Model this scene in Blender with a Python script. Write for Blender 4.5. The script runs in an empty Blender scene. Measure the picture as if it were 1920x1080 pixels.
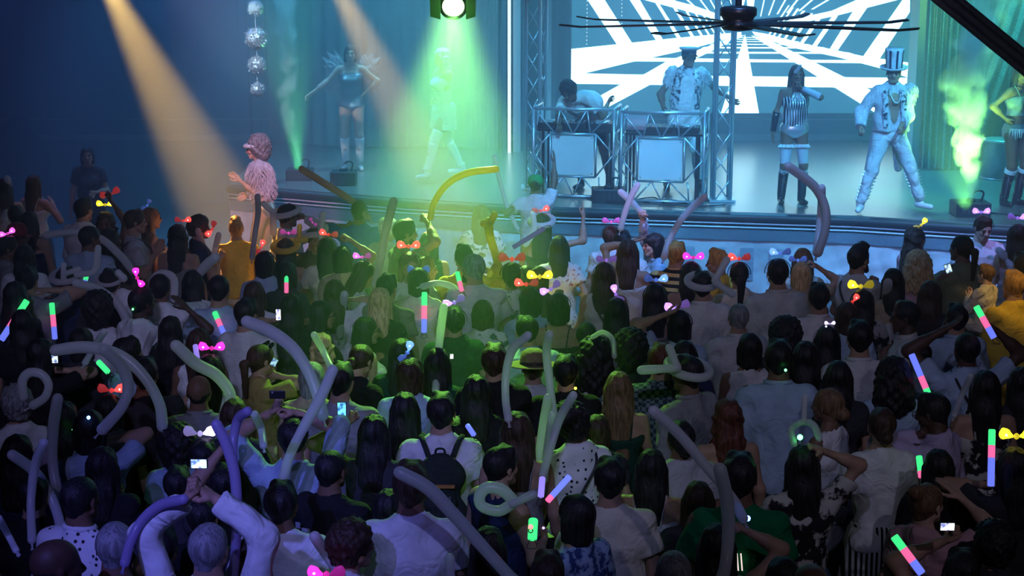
import bpy, math, random, time
import numpy as np
from mathutils import Vector, Matrix, Euler
random.seed(7); rng = np.random.default_rng(7)
T0 = time.time()
sc = bpy.context.scene
COL = sc.collection
R = math.radians
# ---------------------------------------------------------------- camera
F, CAMH, TH = 3000.0, 4.5, math.atan(686/3000.0)
cam_d = bpy.data.cameras.new('camera'); cam = bpy.data.objects.new('camera', cam_d); COL.objects.link(cam)
cam_d.sensor_width = 36; cam_d.lens = 36*F/1920; cam_d.clip_end = 200
cam.location = (0, 0, CAMH); cam.rotation_euler = (math.pi/2-TH, 0, 0)
sc.camera = cam
sc.view_settings.view_transform = 'Standard'; sc.view_settings.look = 'None'
sc.view_settings.gamma = 1; sc.view_settings.use_curve_mapping = False
sc.view_settings.exposure = 0.0
cy = sc.cycles
cy.use_denoising = True
cy.max_bounces = 4; cy.diffuse_bounces = 2; cy.glossy_bounces = 2; cy.transmission_bounces = 3; cy.volume_bounces = 0; cy.transparent_max_bounces = 8
cy.caustics_reflective = False; cy.caustics_refractive = False
cy.sample_clamp_indirect = 4; cy.sample_clamp_direct = 0
cy.volume_step_rate = 2.0; cy.volume_max_steps = 128
def ray(px, py):
    u, v = (px-960)/F, (py-540)/F
    c, s = math.cos(TH), math.sin(TH)
    return Vector((u, c - v*s, -s - v*c))          # unit depth
def at(px, py, depth): return Vector((0, 0, CAMH)) + ray(px, py)*depth
def at_h(px, py, h):
    r = ray(px, py); return Vector((0, 0, CAMH)) + r*((h-CAMH)/r.z)
def at_y(px, py, Y):
    r = ray(px, py); return Vector((0, 0, CAMH)) + r*(Y/r.y)
def depth_of(p): return p[1]*math.cos(TH) + (CAMH-p[2])*math.sin(TH)
# ---------------------------------------------------------------- world
w = bpy.data.worlds.new('world'); sc.world = w; w.use_nodes = True
w.node_tree.nodes['Background'].inputs[0].default_value = (0.10, 0.16, 0.42, 1)
w.node_tree.nodes['Background'].inputs[1].default_value = 0.025
def look_rot(frm, to):
    d = Vector(to)-Vector(frm); return d.to_track_quat('-Z', 'Y').to_euler()
def spot(name, frm, to, col, power, deg, blend=0.4, r=0.06):
    l = bpy.data.lights.new(name, 'SPOT'); l.energy = power; l.color = col; l.spot_size = R(deg); l.spot_blend = blend
    l.shadow_soft_size = r
    o = bpy.data.objects.new(name, l); COL.objects.link(o); o.location = frm; o.rotation_euler = look_rot(frm, to); return o
HAZE = .05; DKH = 1.05
def apx(px, py, z): return tuple(at(px, py, z))
for nm, fr, to, col, pw, dg, bl in (
    ('wash_lamp', (-7.6, 21.5, 7.1), (-7.0, 21, 1), (.04, .13, .60), 1300, 60, .8),
    ('wash_lamp', (-4.6, 22, 7.2), (-4.4, 21.5, 1), (.06, .26, .85), 2900, 60, .8),
    ('wash_lamp', (-5.9, 19, 7.2), (-5.6, 19, 1), (.22, .20, .90), 800, 26, .6),
    ('wash_lamp', (-2.3, 22.6, 7.2), (-2.2, 22, 1), (.08, .50, .95), 4000, 66, .8),
    ('wash_lamp', (-.2, 23, 7.2), (-.4, 22.6, 1), (.10, .60, .95), 4000, 60, .8),
    ('wash_lamp', (3.2, 22.6, 7.2), (3.2, 22, 1), (.05, .45, .95), 5000, 70, .8),
    ('wash_lamp', (6.9, 22, 7.2), (6.7, 21.7, 1), (.02, .62, .62), 4800, 55, .7),
    ('key_lamp', (1.6, 13.2, 7.2), (1.4, 20.6, 1.6), (.06, .50, 1.0), 6500, 30, .6),
    ('key_lamp', (5.6, 13.4, 7.2), (4.6, 19.8, 1.6), (.06, .50, 1.0), 5500, 32, .6),
    ('key_lamp', (-3.0, 13.2, 7.2), (-2.4, 21.0, 1.6), (.06, .42, 1.0), 2200, 30, .6),
    ('skirt_lamp', (2.0, 12.0, 7.2), (2.2, 18.0, .5), (.10, .35, 1.0), 4200, 60, .8),
    ('skirt_lamp', (6.0, 12.5, 7.2), (6.0, 17.2, .5), (.32, .28, 1.0), 3000, 40, .8),
    ('crowd_lamp', (-3.4, 1.0, 6.9), apx(480, 1010, 8.6), (.16, .17, 1.0), 1500, 18, 1.0),
    ('crowd_lamp', (-2.4, 1.0, 6.9), apx(300, 760, 10), (.45, .42, 1.0), 260, 34, 1.0),
    ('crowd_lamp', (3.4, 1.5, 6.9), (2.2, 10.5, 1.4), (.66, .60, .85), 200, 50, .9),
    ('crowd_lamp', (0, 1.5, 6.9), (1.2, 15.0, 1.4), (.50, .50, .90), 470, 44, .8),  # added fill for the rows towards the stage
    ('crowd_lamp', (-.5, 1.0, 6.9), apx(790, 960, 9.0), (.30, .34, 1.0), 520, 22, 1.0),  # added fill on the shirts at the bottom centre
    ('crowd_lamp', (-2.0, 2.0, 7.0), (-2.5, 15.6, 1.4), (.45, .48, 1.0), 900, 34, .9),  # added fill brightening the left rows near the stage
    ('crowd_lamp', (1.0, 4.0, 7.2), (1.6, 15.6, 2.5), (.62, .55, .95), 1100, 26, .9),  # added fill for the balloons raised before the stage
    ('follow_spot', apx(160, -110, 20.4), apx(440, 440, 16.6), (1.0, .55, .12), 20000, 10.5, .6),
    ('follow_spot', apx(585, -120, 20.0), apx(880, 470, 15.1), (1.0, .56, .17), 15000, 8.5, .8),
    ('green_lamp', tuple(at(850, 26, 12.36)), tuple(at(826, 640, 11.0)), (.30, 1.0, .12), 1050, 58, .9),
    ('green_lamp', tuple(at(852, -80, 17.2)), tuple(at(842, 540, 14.6)), (.42, 1.0, .24), 5200, 33, .9),  # no fixture here, added to strengthen the green beam in the haze
    ('pink_spot', (-2.2, 9.5, 6.8), apx(480, 330, 19.6), (1.0, .45, .70), 5200, 10, .4),
    ('pink_spot', (.4, 9.0, 6.8), apx(1210, 415, 15.5), (1.0, .30, .60), 900, 8, .5),
    ('amber_spot', (-2.6, 12.0, 6.9), apx(545, 470, 15.2), (1.0, .70, .22), 500, 7, .4),
    ('amber_spot', (-.6, 11.0, 6.9), apx(928, 460, 15.0), (1.0, .80, .15), 500, 7, .4),
    ('amber_spot', (.9, 13.4, 6.9), apx(1265, 470, 15.4), (1.0, .65, .15), 500, 7, .4),
    ('amber_spot', (2.6, 13.6, 6.9), apx(1348, 495, 15.0), (1.0, .72, .08), 900, 6, .4),
    ('amber_spot', (4.6, 9.0, 6.9), apx(1890, 570, 13.2), (1.0, .66, .12), 900, 11, .4),
    ('ball_fill', (-5.5, 15.5, 6.5), apx(481, 95, 20.3), (.6, .85, 1.0), 4500, 10, .5),  # added spot that only brightens the hanging balls
    ('pillar_lamp', (4.2, 20.5, 6.0), apx(1713, 5, 23.4), (1.0, .62, .1), 350, 9, .6),
    ('jet_lamp', (7.4, 18.6, 6.9), apx(1795, 160, 19.5), (.12, 1.0, .38), 3200, 24, .8),  # added overhead lamp, not at the jet, brightens the upper plume
    ('jet_lamp', tuple(at_h(1811, 393, DKH+.20)), apx(1790, 200, 19.4), (.26, 1.0, .16), 1500, 60, .7),
    ('jet_lamp', tuple(at_h(560, 322, DKH+.18)), apx(545, 150, 20.8), (.12, 1.0, .25), 700, 30, .9),
):
    spot(nm, fr, to, col, pw, dg, bl)

# ---------------------------------------------------------------- object helpers
def mk(name, V, Fc, mat=None, parent=None, smooth=True):
    V = np.asarray(V, dtype=np.float32); me = bpy.data.meshes.new(name)
    if isinstance(Fc, np.ndarray):
        k = Fc.shape[1]; nf = len(Fc)
        me.vertices.add(len(V)); me.vertices.foreach_set('co', V.ravel())
        me.loops.add(nf*k); me.loops.foreach_set('vertex_index', Fc.astype(np.int32).ravel())
        me.polygons.add(nf); me.polygons.foreach_set('loop_start', np.arange(0, nf*k, k, dtype=np.int32))
        me.update(calc_edges=True)
    else:
        me.from_pydata(V.tolist(), [], Fc); me.update()
    if smooth: me.polygons.foreach_set('use_smooth', np.ones(len(me.polygons), dtype=bool))
    if mat is not None: me.materials.append(mat)
    return ob(name, me, parent)
def ob(name, me, parent=None):
    o = bpy.data.objects.new(name, me); COL.objects.link(o)
    if parent is not None: o.parent = parent
    return o
def tag(o, label=None, cat=None, group=None, kind=None):
    if label: o['label'] = label
    if cat: o['category'] = cat
    if group: o['group'] = group
    if kind: o['kind'] = kind
    return o
def empty(name, loc=(0, 0, 0), rz=0, scale=1):
    o = bpy.data.objects.new(name, None); COL.objects.link(o); o.location = loc; o.rotation_euler = (0, 0, rz); o.scale = (scale,)*3
    o.empty_display_size = 0.1; return o
def copy_tree(o, parent=None):
    c = o.copy(); COL.objects.link(c); c.parent = parent
    for ch in list(o.children): copy_tree(ch, c)
    return c
class MB:                                            # collects simple solids
    def __init__(s): s.V = []; s.F = []
    def add(s, V, Fc):
        n = len(s.V); s.V += [tuple(v) for v in V]; s.F += [tuple(i+n for i in f) for f in Fc]; return s
    def box(s, c, d, rot=None):
        c = Vector(c); P = []
        for x in (-.5, .5):
            for y in (-.5, .5):
                for z in (-.5, .5):
                    v = Vector((x*d[0], y*d[1], z*d[2]))
                    if rot: v = rot @ v
                    P.append(c+v)
        return s.add(P, [(0,1,3,2),(4,6,7,5),(0,4,5,1),(2,3,7,6),(0,2,6,4),(1,5,7,3)])
    def tube(s, pts, r, n=8, cap=True):
        pts = [Vector(p) for p in pts]; m = len(pts)
        rs = list(r) if hasattr(r, '__len__') else [r]*m
        P = []; up = None
        for i, p in enumerate(pts):
            t = (pts[min(i+1, m-1)] - pts[max(i-1, 0)])
            t = t.normalized() if t.length > 1e-9 else Vector((0, 0, 1))
            if up is None: up = t.orthogonal().normalized()
            else:
                up = up - t*up.dot(t); up = up.normalized() if up.length > 1e-6 else t.orthogonal().normalized()
            b = t.cross(up)
            for k in range(n):
                a = 2*math.pi*k/n; P.append(p + (up*math.cos(a)+b*math.sin(a))*rs[i])
        Fc = []
        for i in range(m-1):
            for k in range(n): Fc.append((i*n+k, i*n+(k+1)%n, (i+1)*n+(k+1)%n, (i+1)*n+k))
        if cap: Fc.append(tuple(range(n-1, -1, -1))); Fc.append(tuple((m-1)*n+k for k in range(n)))
        return s.add(P, Fc)
    def lathe(s, prof, c=(0, 0, 0), n=20, rot=None):
        P = []; c = Vector(c)
        for (r, z) in prof:
            for k in range(n):
                a = 2*math.pi*k/n; v = Vector((r*math.cos(a), r*math.sin(a), z))
                if rot: v = rot @ v
                P.append(c+v)
        Fc = []
        for i in range(len(prof)-1):
            for k in range(n): Fc.append((i*n+k, i*n+(k+1)%n, (i+1)*n+(k+1)%n, (i+1)*n+k))
        Fc.append(tuple(range(n-1, -1, -1))); Fc.append(tuple((len(prof)-1)*n+k for k in range(n)))
        return s.add(P, Fc)
    def build(s, name, mat, parent=None, smooth=False):
        return mk(name, s.V, s.F, mat, parent, smooth)
def spline(pts, n=10):                               # catmull-rom through the points
    P = [Vector(p) for p in pts]; P = [P[0]*2-P[1]] + P + [P[-1]*2-P[-2]]; out = []
    for i in range(1, len(P)-2):
        for k in range(n):
            t = k/n; a, b, c, d = P[i-1], P[i], P[i+1], P[i+2]
            out.append(0.5*((2*b) + (c-a)*t + (2*a-5*b+4*c-d)*t*t + (3*b-a-3*c+d)*t**3))
    out.append(P[-2]); return out
# ---------------------------------------------------------------- materials
MATS = {}
def mat(name, col=(.8, .8, .8), rough=.6, metal=0.0, emit=None, es=1.0, spec=.5, sheen=0, trans=0, alpha=1):
    if name in MATS: return MATS[name]
    m = bpy.data.materials.new(name); m.use_nodes = True; b = m.node_tree.nodes['Principled BSDF']
    b.inputs['Base Color'].default_value = (*col, 1); b.inputs['Roughness'].default_value = rough; b.inputs['Metallic'].default_value = metal
    b.inputs['Specular IOR Level'].default_value = spec
    if emit: b.inputs['Emission Color'].default_value = (*emit, 1); b.inputs['Emission Strength'].default_value = es
    if trans: b.inputs['Transmission Weight'].default_value = trans
    if alpha < 1: b.inputs['Alpha'].default_value = alpha
    MATS[name] = m; return m
def nodes(m): return m.node_tree.nodes, m.node_tree.links, m.node_tree.nodes['Principled BSDF']
def textured(name, kind, c1, c2, scale=20, rough=.8, bump=.2, stretch=(1, 1, 1), metal=0, contrast=(.4, .6), spec=.3):
    """colour from one procedural pattern in the object's own coordinates, plus a fine relief"""
    if name in MATS: return MATS[name]
    m = mat(name, c1, rough, metal, spec=spec); N, L, b = nodes(m)
    tc = N.new('ShaderNodeTexCoord'); mp = N.new('ShaderNodeMapping'); mp.inputs['Scale'].default_value = stretch
    L.new(tc.outputs['Object'], mp.inputs[0])
    if kind == 'noise': t = N.new('ShaderNodeTexNoise'); t.inputs['Scale'].default_value = scale; t.inputs['Detail'].default_value = 3; out = t.outputs[0]
    elif kind == 'voronoi': t = N.new('ShaderNodeTexVoronoi'); t.inputs['Scale'].default_value = scale; out = t.outputs['Distance']
    elif kind == 'wave': t = N.new('ShaderNodeTexWave'); t.inputs['Scale'].default_value = scale; out = t.outputs[1]
    elif kind == 'wavez': t = N.new('ShaderNodeTexWave'); t.bands_direction = 'Z'; t.inputs['Scale'].default_value = scale; out = t.outputs[1]
    elif kind == 'checker': t = N.new('ShaderNodeTexChecker'); t.inputs['Scale'].default_value = scale; out = t.outputs[1]
    L.new(mp.outputs[0], t.inputs['Vector'])
    r = N.new('ShaderNodeValToRGB'); L.new(out, r.inputs[0])
    r.color_ramp.elements[0].position = contrast[0]; r.color_ramp.elements[1].position = contrast[1]
    r.color_ramp.elements[0].color = (*c1, 1); r.color_ramp.elements[1].color = (*c2, 1); L.new(r.outputs[0], b.inputs['Base Color'])
    if bump:
        n2 = N.new('ShaderNodeTexNoise'); n2.inputs['Scale'].default_value = 7 if name.startswith('cloth') else scale*2; n2.inputs['Distortion'].default_value = 1.2 if name.startswith('cloth') else 0; L.new(mp.outputs[0], n2.inputs['Vector'])
        bp = N.new('ShaderNodeBump'); bp.inputs['Strength'].default_value = bump; bp.inputs['Distance'].default_value = .06 if name.startswith('cloth') else .01
        L.new(n2.outputs[0], bp.inputs['Height']); L.new(bp.outputs[0], b.inputs['Normal'])
    return m

# ---------------------------------------------------------------- smooth solids on a grid (bodies, clothes, hair)
def grid_surface(prims, lo, hi, h, k=.03, cuts=(), holes=(), noise=None):
    """prims: (a, b, ra, rb, squash, capcut) rounded segments melted together; cuts: (point, normal) keep the side the normal leaves; holes: prims carved away"""
    lo = np.array(lo, float)-2*h; n = np.ceil((np.array(hi, float)+2*h-lo)/h).astype(int)+1
    ax = [(lo[i]+h*np.arange(n[i])).astype(np.float32) for i in range(3)]
    Fd = np.full(n, 0.2, dtype=np.float32)
    def seg(pr, sl):
        a, b, ra, rb = pr[0], pr[1], pr[2], pr[3]; sq = pr[4] if len(pr) > 4 and pr[4] else (1, 1, 1); cc = pr[5] if len(pr) > 5 else 0
        X = ax[0][sl[0]][:, None, None]-a[0]; Y = ax[1][sl[1]][None, :, None]-a[1]; Z = ax[2][sl[2]][None, None, :]-a[2]
        d = (b[0]-a[0], b[1]-a[1], b[2]-a[2]); dd = d[0]**2+d[1]**2+d[2]**2+1e-9
        t = (X*d[0]+Y*d[1]+Z*d[2])/dd; tc = np.clip(t, 0, 1)
        q = np.sqrt(((X-tc*d[0])/sq[0])**2+((Y-tc*d[1])/sq[1])**2+((Z-tc*d[2])/sq[2])**2)
        D = q-(ra+(rb-ra)*tc)
        if cc: D = np.maximum(D, (t-1)*math.sqrt(dd))
        return D
    for pr in prims:
        rr = max(pr[2], pr[3])*max(pr[4] if len(pr) > 4 and pr[4] else (1,))+k+2*h
        sl = []
        for i in range(3):
            i0 = int(max(0, math.floor((min(pr[0][i], pr[1][i])-rr-lo[i])/h))); i1 = int(min(n[i], math.ceil((max(pr[0][i], pr[1][i])+rr-lo[i])/h)+1))
            sl.append(slice(i0, max(i1, i0)))
        if any(s.stop <= s.start for s in sl): continue
        sl = tuple(sl); D = seg(pr, sl); A = Fd[sl]
        hh = np.clip(.5+.5*(A-D)/k, 0, 1); Fd[sl] = A+(D-A)*hh-k*hh*(1-hh)
    G = (ax[0][:, None, None], ax[1][None, :, None], ax[2][None, None, :])
    if noise is not None: Fd += noise(*G).astype(np.float32)
    for pr in holes:
        D = -seg(pr, (slice(None),)*3); kk = .006
        hh = np.clip(.5-.5*(Fd-D)/kk, 0, 1); Fd = Fd+(D-Fd)*hh+kk*hh*(1-hh)
    for (p, nn) in cuts:
        D = -((G[0]-p[0])*nn[0]+(G[1]-p[1])*nn[1]+(G[2]-p[2])*nn[2]); Fd = np.maximum(Fd, D)
    return nets(Fd.astype(np.float32), lo, h)
def nets(Fd, lo, h):
    S = Fd < 0; n = Fd.shape
    c = np.zeros((n[0]-1, n[1]-1, n[2]-1), dtype=np.int8)
    for i in (0, 1):
        for j in (0, 1):
            for l in (0, 1): c += S[i:n[0]-1+i, j:n[1]-1+j, l:n[2]-1+l]
    idx = np.argwhere((c > 0) & (c < 8))
    if len(idx) == 0: return np.zeros((0, 3)), np.zeros((0, 4), int)
    cid = np.full(c.shape, -1, dtype=np.int32); cid[tuple(idx.T)] = np.arange(len(idx))
    acc = np.zeros((len(idx), 3)); cnt = np.zeros(len(idx))
    cr = [(i, j, l) for i in (0, 1) for j in (0, 1) for l in (0, 1)]
    vals = {q: Fd[idx[:, 0]+q[0], idx[:, 1]+q[1], idx[:, 2]+q[2]] for q in cr}
    for q in cr:
        for a in range(3):
            if q[a] == 0:
                q2 = list(q); q2[a] = 1; q2 = tuple(q2); v0, v1 = vals[q], vals[q2]
                m = (v0 < 0) != (v1 < 0); t = np.where(m, v0/np.where(np.abs(v0-v1) < 1e-9, 1, v0-v1), 0)
                P = np.tile(np.array(q, float), (len(idx), 1)); P[:, a] = t
                acc += P*m[:, None]; cnt += m
    V = (idx+acc/np.maximum(cnt, 1)[:, None])*h+np.array(lo)
    Q = []
    for a in range(3):
        b, d = (a+1) % 3, (a+2) % 3
        s0 = [slice(None)]*3; s1 = [slice(None)]*3; s0[a] = slice(0, n[a]-1); s1[a] = slice(1, n[a])
        A, B = S[tuple(s0)], S[tuple(s1)]; E = np.argwhere(A != B)
        E = E[(E[:, b] > 0) & (E[:, d] > 0) & (E[:, b] < n[b]-1) & (E[:, d] < n[d]-1)]
        if len(E) == 0: continue
        def g(db, dd_):
            e = E.copy(); e[:, b] -= db; e[:, d] -= dd_; return cid[tuple(e.T)]
        q = np.stack([g(1, 1), g(0, 1), g(0, 0), g(1, 0)], 1); fl = ~A[tuple(E.T)]
        q[fl] = q[fl][:, ::-1]; Q.append(q)
    return V, np.concatenate(Q)
def joinm(parts):
    Vs, Fs, n = [], [], 0
    for V, Fc in parts: Vs.append(np.asarray(V, float)); Fs.append(np.asarray(Fc)+n); n += len(V)
    return np.concatenate(Vs), np.concatenate(Fs)
def xf(VF, M):
    V, Fc = VF; M = np.array(M); return V@M[:3, :3].T+M[:3, 3], Fc
def folds(a, seed=0, sx=23, sz=9):
    p = seed*1.7
    return lambda X, Y, Z: a*(np.sin(sx*X+3*np.sin(5*Z+p)+p)*np.sin(sz*Z+4*np.sin(7*X+p)+2*Y)+.6*np.sin(31*Z+9*X*np.sign(np.sin(p+1))+17*Y+p))
V3 = lambda x, y, z: Vector((x, y, z))
def ik(S, T, a, b, hint):
    d = T-S; L = d.length
    if L > a+b-.004: T = S+d*((a+b-.004)/L); d = T-S; L = d.length
    if L < abs(a-b)+.05: L = abs(a-b)+.05; T = S+d.normalized()*L; d = T-S
    u = d.normalized(); x = (a*a-b*b+L*L)/(2*L); h_ = math.sqrt(max(a*a-x*x, 0))
    hn = hint-u*hint.dot(u); hn = hn.normalized() if hn.length > 1e-5 else u.orthogonal()
    return S+u*x+hn*h_, T
# head, origin at the skull's centre, face towards +y, 0.23 m high
HEADS = {}
def head_mesh(h, child=False):
    key = (h, child)
    if key in HEADS: return HEADS[key]
    P = [((0, -.012, .028), (0, .0, .030), .088, .086, (.88, 1.06, 1.0)),
         ((0, .035, -.02), (0, .040, -.065), .060, .045, (.98, .92, 1)),
         ((-.02, .066, -.088), (.02, .066, -.088), .020, .020),
         ((-.045, .02, -.045), (-.025, .055, -.078), .026, .020), ((.045, .02, -.045), (.025, .055, -.078), .026, .020),
         ((-.030, .078, .018), (.030, .078, .018), .014, .014),
         ((0, .088, .008), (0, .108, -.026), .008, .0125), ((-.012, .096, -.029), (.012, .096, -.029), .009, .009),
         ((-.016, .086, -.055), (.016, .086, -.055), .010, .010), ((-.034, .068, -.02), (-.04, .06, -.02), .022, .02), ((.034, .068, -.02), (.04, .06, -.02), .022, .02),
         ((-.079, .0, .005), (-.082, -.006, -.026), .014, .009, (.5, 1, 1.1)), ((.079, .0, .005), (.082, -.006, -.026), .014, .009, (.5, 1, 1.1)),
         ((0, -.02, -.05), (0, -.024, -.12), .056, .054)]
    holes = [((-.032, .100, .002), (-.032, .101, .002), .017, .017, (1.1, 1, .8)), ((.032, .100, .002), (.032, .101, .002), .017, .017, (1.1, 1, .8)),
             ((-.018, .1, -.0545), (.018, .1, -.0545), .0035, .0035)]
    HEADS[key] = grid_surface(P, (-.1, -.12, -.17), (.1, .125, .125), h, k=.014, holes=holes); return HEADS[key]
HANDS = {}
def hand_mesh(style, side, h=.0065):
    """wrist at the origin, fingers towards -z, palm facing the body (-x*side); thumb forward (+y)"""
    key = (style, side, h)
    if key in HANDS: return HANDS[key]
    P = [((0, 0, .02), (0, 0, -.02), .026, .027, (.8, 1, 1)), ((0, .012, -.035), (0, .016, -.085), .021, .018, (.75, 1.1, 1)), ((0, -.016, -.035), (0, -.020, -.080), .021, .017, (.75, 1.1, 1))]
    ys = (.031, .0105, -.0105, -.030); ln = (.070, .078, .072, .056); c = -side
    for i, (y, L) in enumerate(zip(ys, ln)):
        z0 = -.088+abs(i-1)*.004
        if style == 'grip': ang = (70, 160, 235)
        elif style == 'open': ang = (4, 10, 16)
        elif style == 'point' : ang = (2, 4, 6) if i == 0 else (75, 165, 240)
        else: ang = (18+5*i, 42+6*i, 62+7*i)
        p = V3(0, y, z0); spread = (y*.9 if style == 'open' else y*.1)
        for j, (a, f_) in enumerate(zip(ang, (.45, .32, .25))):
            a = R(a); q = p+V3(c*math.sin(a), spread*1.1, -math.cos(a)).normalized()*L*f_
            P.append((tuple(p), tuple(q), .0092-.0008*j, .0086-.0009*j)); p = q
    if style == 'grip': th = [V3(c*.006, .026, -.018), V3(c*.028, .044, -.045), V3(c*.046, .030, -.066), V3(c*.05, .010, -.074)]
    elif style == 'open': th = [V3(c*.004, .026, -.015), V3(c*.012, .055, -.040), V3(c*.016, .076, -.066), V3(c*.016, .087, -.085)]
    else: th = [V3(c*.004, .026, -.015), V3(c*.018, .048, -.045), V3(c*.026, .055, -.075), V3(c*.028, .052, -.095)]
    for j in range(3): P.append((tuple(th[j]), tuple(th[j+1]), .0135-.002*j, .0115-.002*j))
    HANDS[key] = grid_surface(P, (-.09, -.06, -.19), (.09, .12, .05), h, k=.007); return HANDS[key]
EYES = ('eye', 'mouth', 'eyebrow')
HAIRM = {}
def hair_mesh(st, h=.0105):
    key = (st, h)
    if key in HAIRM: return HAIRM[key]
    cap = [((0, -.016, .035), (0, -.004, .036), .094, .092, (.9, 1.05, 1.0))]
    back = ((0, -.035, .01), (0, -.045, -.05), .078, .05, (.9, .75, 1))
    face = [((0, .13, -.03), (0, .10, -.07), .062, .075, (1.05, 1, 1.15)), ((0, .15, .02), (0, .155, .0), .075, .07, (1, 1, .9))]
    ear = [((-.095, .02, -.03), (-.08, .03, -.08), .03, .03), ((.095, .02, -.03), (.08, .03, -.08), .03, .03)]
    cuts = [((0, 0, -.075), (0, 0, 1))]; lo, hi, k, no = (-.13, -.16, -.12), (.13, .13, .17), .02, None
    st_n = lambda a, f=60: (lambda X, Y, Z: a*(np.sin(f*X+8*Z)*np.sin(f*Y-6*Z)+.4*np.sin(2.1*f*X+1)*np.sin(9*Z)))
    curl = lambda a, f=110: (lambda X, Y, Z: a*(np.sin(f*X+2)*np.sin(f*Y+1)*np.sin(f*Z)+.7*np.sin(f*.53*X+5*Y)*np.sin(f*.47*Y+Z)*np.sin(f*.6*Z+3)))
    holes = face+ear
    if st == 'short': P = cap+[back, ((-.03, .04, .10), (.03, .045, .10), .03, .028)]; no = st_n(.004)
    elif st == 'buzz': P = [((0, -.016, .031), (0, -.004, .033), .091, .089, (.89, 1.05, 1.0)), back]; no = st_n(.0012, 120)
    elif st == 'bald': P = [((0, -.03, -.01), (0, -.035, -.04), .082, .056, (.92, .85, .8))]; cuts = cuts+[((0, 0, .03), (0, 0, -1))]
    elif st == 'quiff': P = cap+[back, ((-.03, .05, .118), (.03, .055, .115), .034, .030), ((0, -.04, .1), (0, .04, .118), .04, .04)]; no = curl(.006, 90)
    elif st == 'curly': P = [((0, -.02, .035), (0, -.005, .045), .112, .108, (.95, 1.0, 1)), ((0, -.04, .0), (0, -.045, -.05), .085, .07)]; no = curl(.011)
    elif st == 'afro': holes = [((0, .14, -.03), (0, .13, -.09), .105, .115), ((0, .18, .04), (0, .18, .02), .10, .10)]; P = [((0, -.05, .04), (0, -.05, .06), .135, .135), ((0, -.075, -.04), (0, -.075, -.05), .10, .10)]; lo, hi = (-.19, -.23, -.2), (.19, .17, .23); cuts = [((0, 0, -.15), (0, 0, 1))]; no = curl(.014, 80); k = .04
    elif st == 'bigcurl': P = [((0, -.03, .03), (0, -.02, .04), .120, .118, (1, .95, 1)), ((-.05, -.055, -.03), (-.075, -.07, -.16), .085, .075), ((.05, -.055, -.03), (.075, -.07, -.16), .085, .075), ((0, -.08, -.05), (0, -.10, -.2), .08, .07)]; lo, hi = (-.2, -.23, -.3), (.2, .13, .2); cuts = []; no = curl(.013, 75)
    elif st == 'bob': P = [cap[0], ((0, -.03, .0), (0, -.045, -.09), .088, .072, (1.0, .8, 1)), ((-.068, .0, .0), (-.068, .0, -.10), .03, .024), ((.068, .0, .0), (.068, .0, -.10), .03, .024)]; holes = face; cuts = [((0, 0, -.13), (0, 0, 1))]; lo = (-.13, -.16, -.17); no = st_n(.004)
    elif st == 'fringe': P = [cap[0], ((0, -.03, .0), (0, -.045, -.10), .09, .074, (1.02, .8, 1)), ((-.072, .0, .0), (-.07, .0, -.10), .03, .024), ((.072, .0, .0), (.07, .0, -.10), .03, .024), ((-.04, .075, .06), (.04, .075, .06), .03, .03)]; holes = [face[0]]; cuts = [((0, 0, -.13), (0, 0, 1))]; lo = (-.13, -.16, -.17); no = st_n(.004)
    elif st in ('long', 'wavy', 'verylong'):
        L = {'long': -.27, 'wavy': -.30, 'verylong': -.46}[st]
        P = [cap[0], ((0, -.035, .0), (0, -.075, -.14), .086, .080, (1.05, .62, 1)), ((0, -.075, -.14), (0, -.105, L), .090, .075 if st != 'verylong' else .06, (1.08, .45, 1)),
             ((-.07, -.005, .0), (-.078, -.02, -.15), .032, .028), ((.07, -.005, .0), (.078, -.02, -.15), .032, .028)]
        holes = face; cuts = []; lo = (-.16, -.2, L-.1); hi = (.16, .13, .17)
        no = st_n(.005, 85) if st != 'wavy' else (lambda X, Y, Z: .008*np.sin(55*X+3*np.sin(30*Z))*np.sin(28*Z+20*X)+.003*np.sin(120*X))
    elif st in ('pony', 'highpony'):
        z0 = .0 if st == 'pony' else .07
        P = [((0, -.016, .031), (0, -.004, .033), .092, .090, (.9, 1.05, 1.0)), back, ((0, -.10, z0), (0, -.14, z0-.01), .024, .03), ((0, -.14, z0-.01), (0, -.135, z0-.24), .036, .022, (1.1, .8, 1))]; lo = (-.13, -.2, -.3); cuts = []; no = st_n(.003)
        cuts = []
    elif st == 'bun': P = [((0, -.016, .031), (0, -.004, .033), .092, .090, (.9, 1.05, 1.0)), back, ((0, -.09, .09), (0, -.105, .10), .042, .042)]; lo = (-.13, -.19, -.12); no = st_n(.004)
    elif st == 'lowbun': P = [((0, -.016, .031), (0, -.004, .033), .092, .090, (.9, 1.05, 1.0)), back, ((0, -.10, -.03), (0, -.115, -.035), .042, .042)]; lo = (-.13, -.19, -.12); no = st_n(.005)
    V = grid_surface(P, lo, hi, h, k=k, cuts=cuts, holes=holes, noise=no); HAIRM[key] = V; return V

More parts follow.
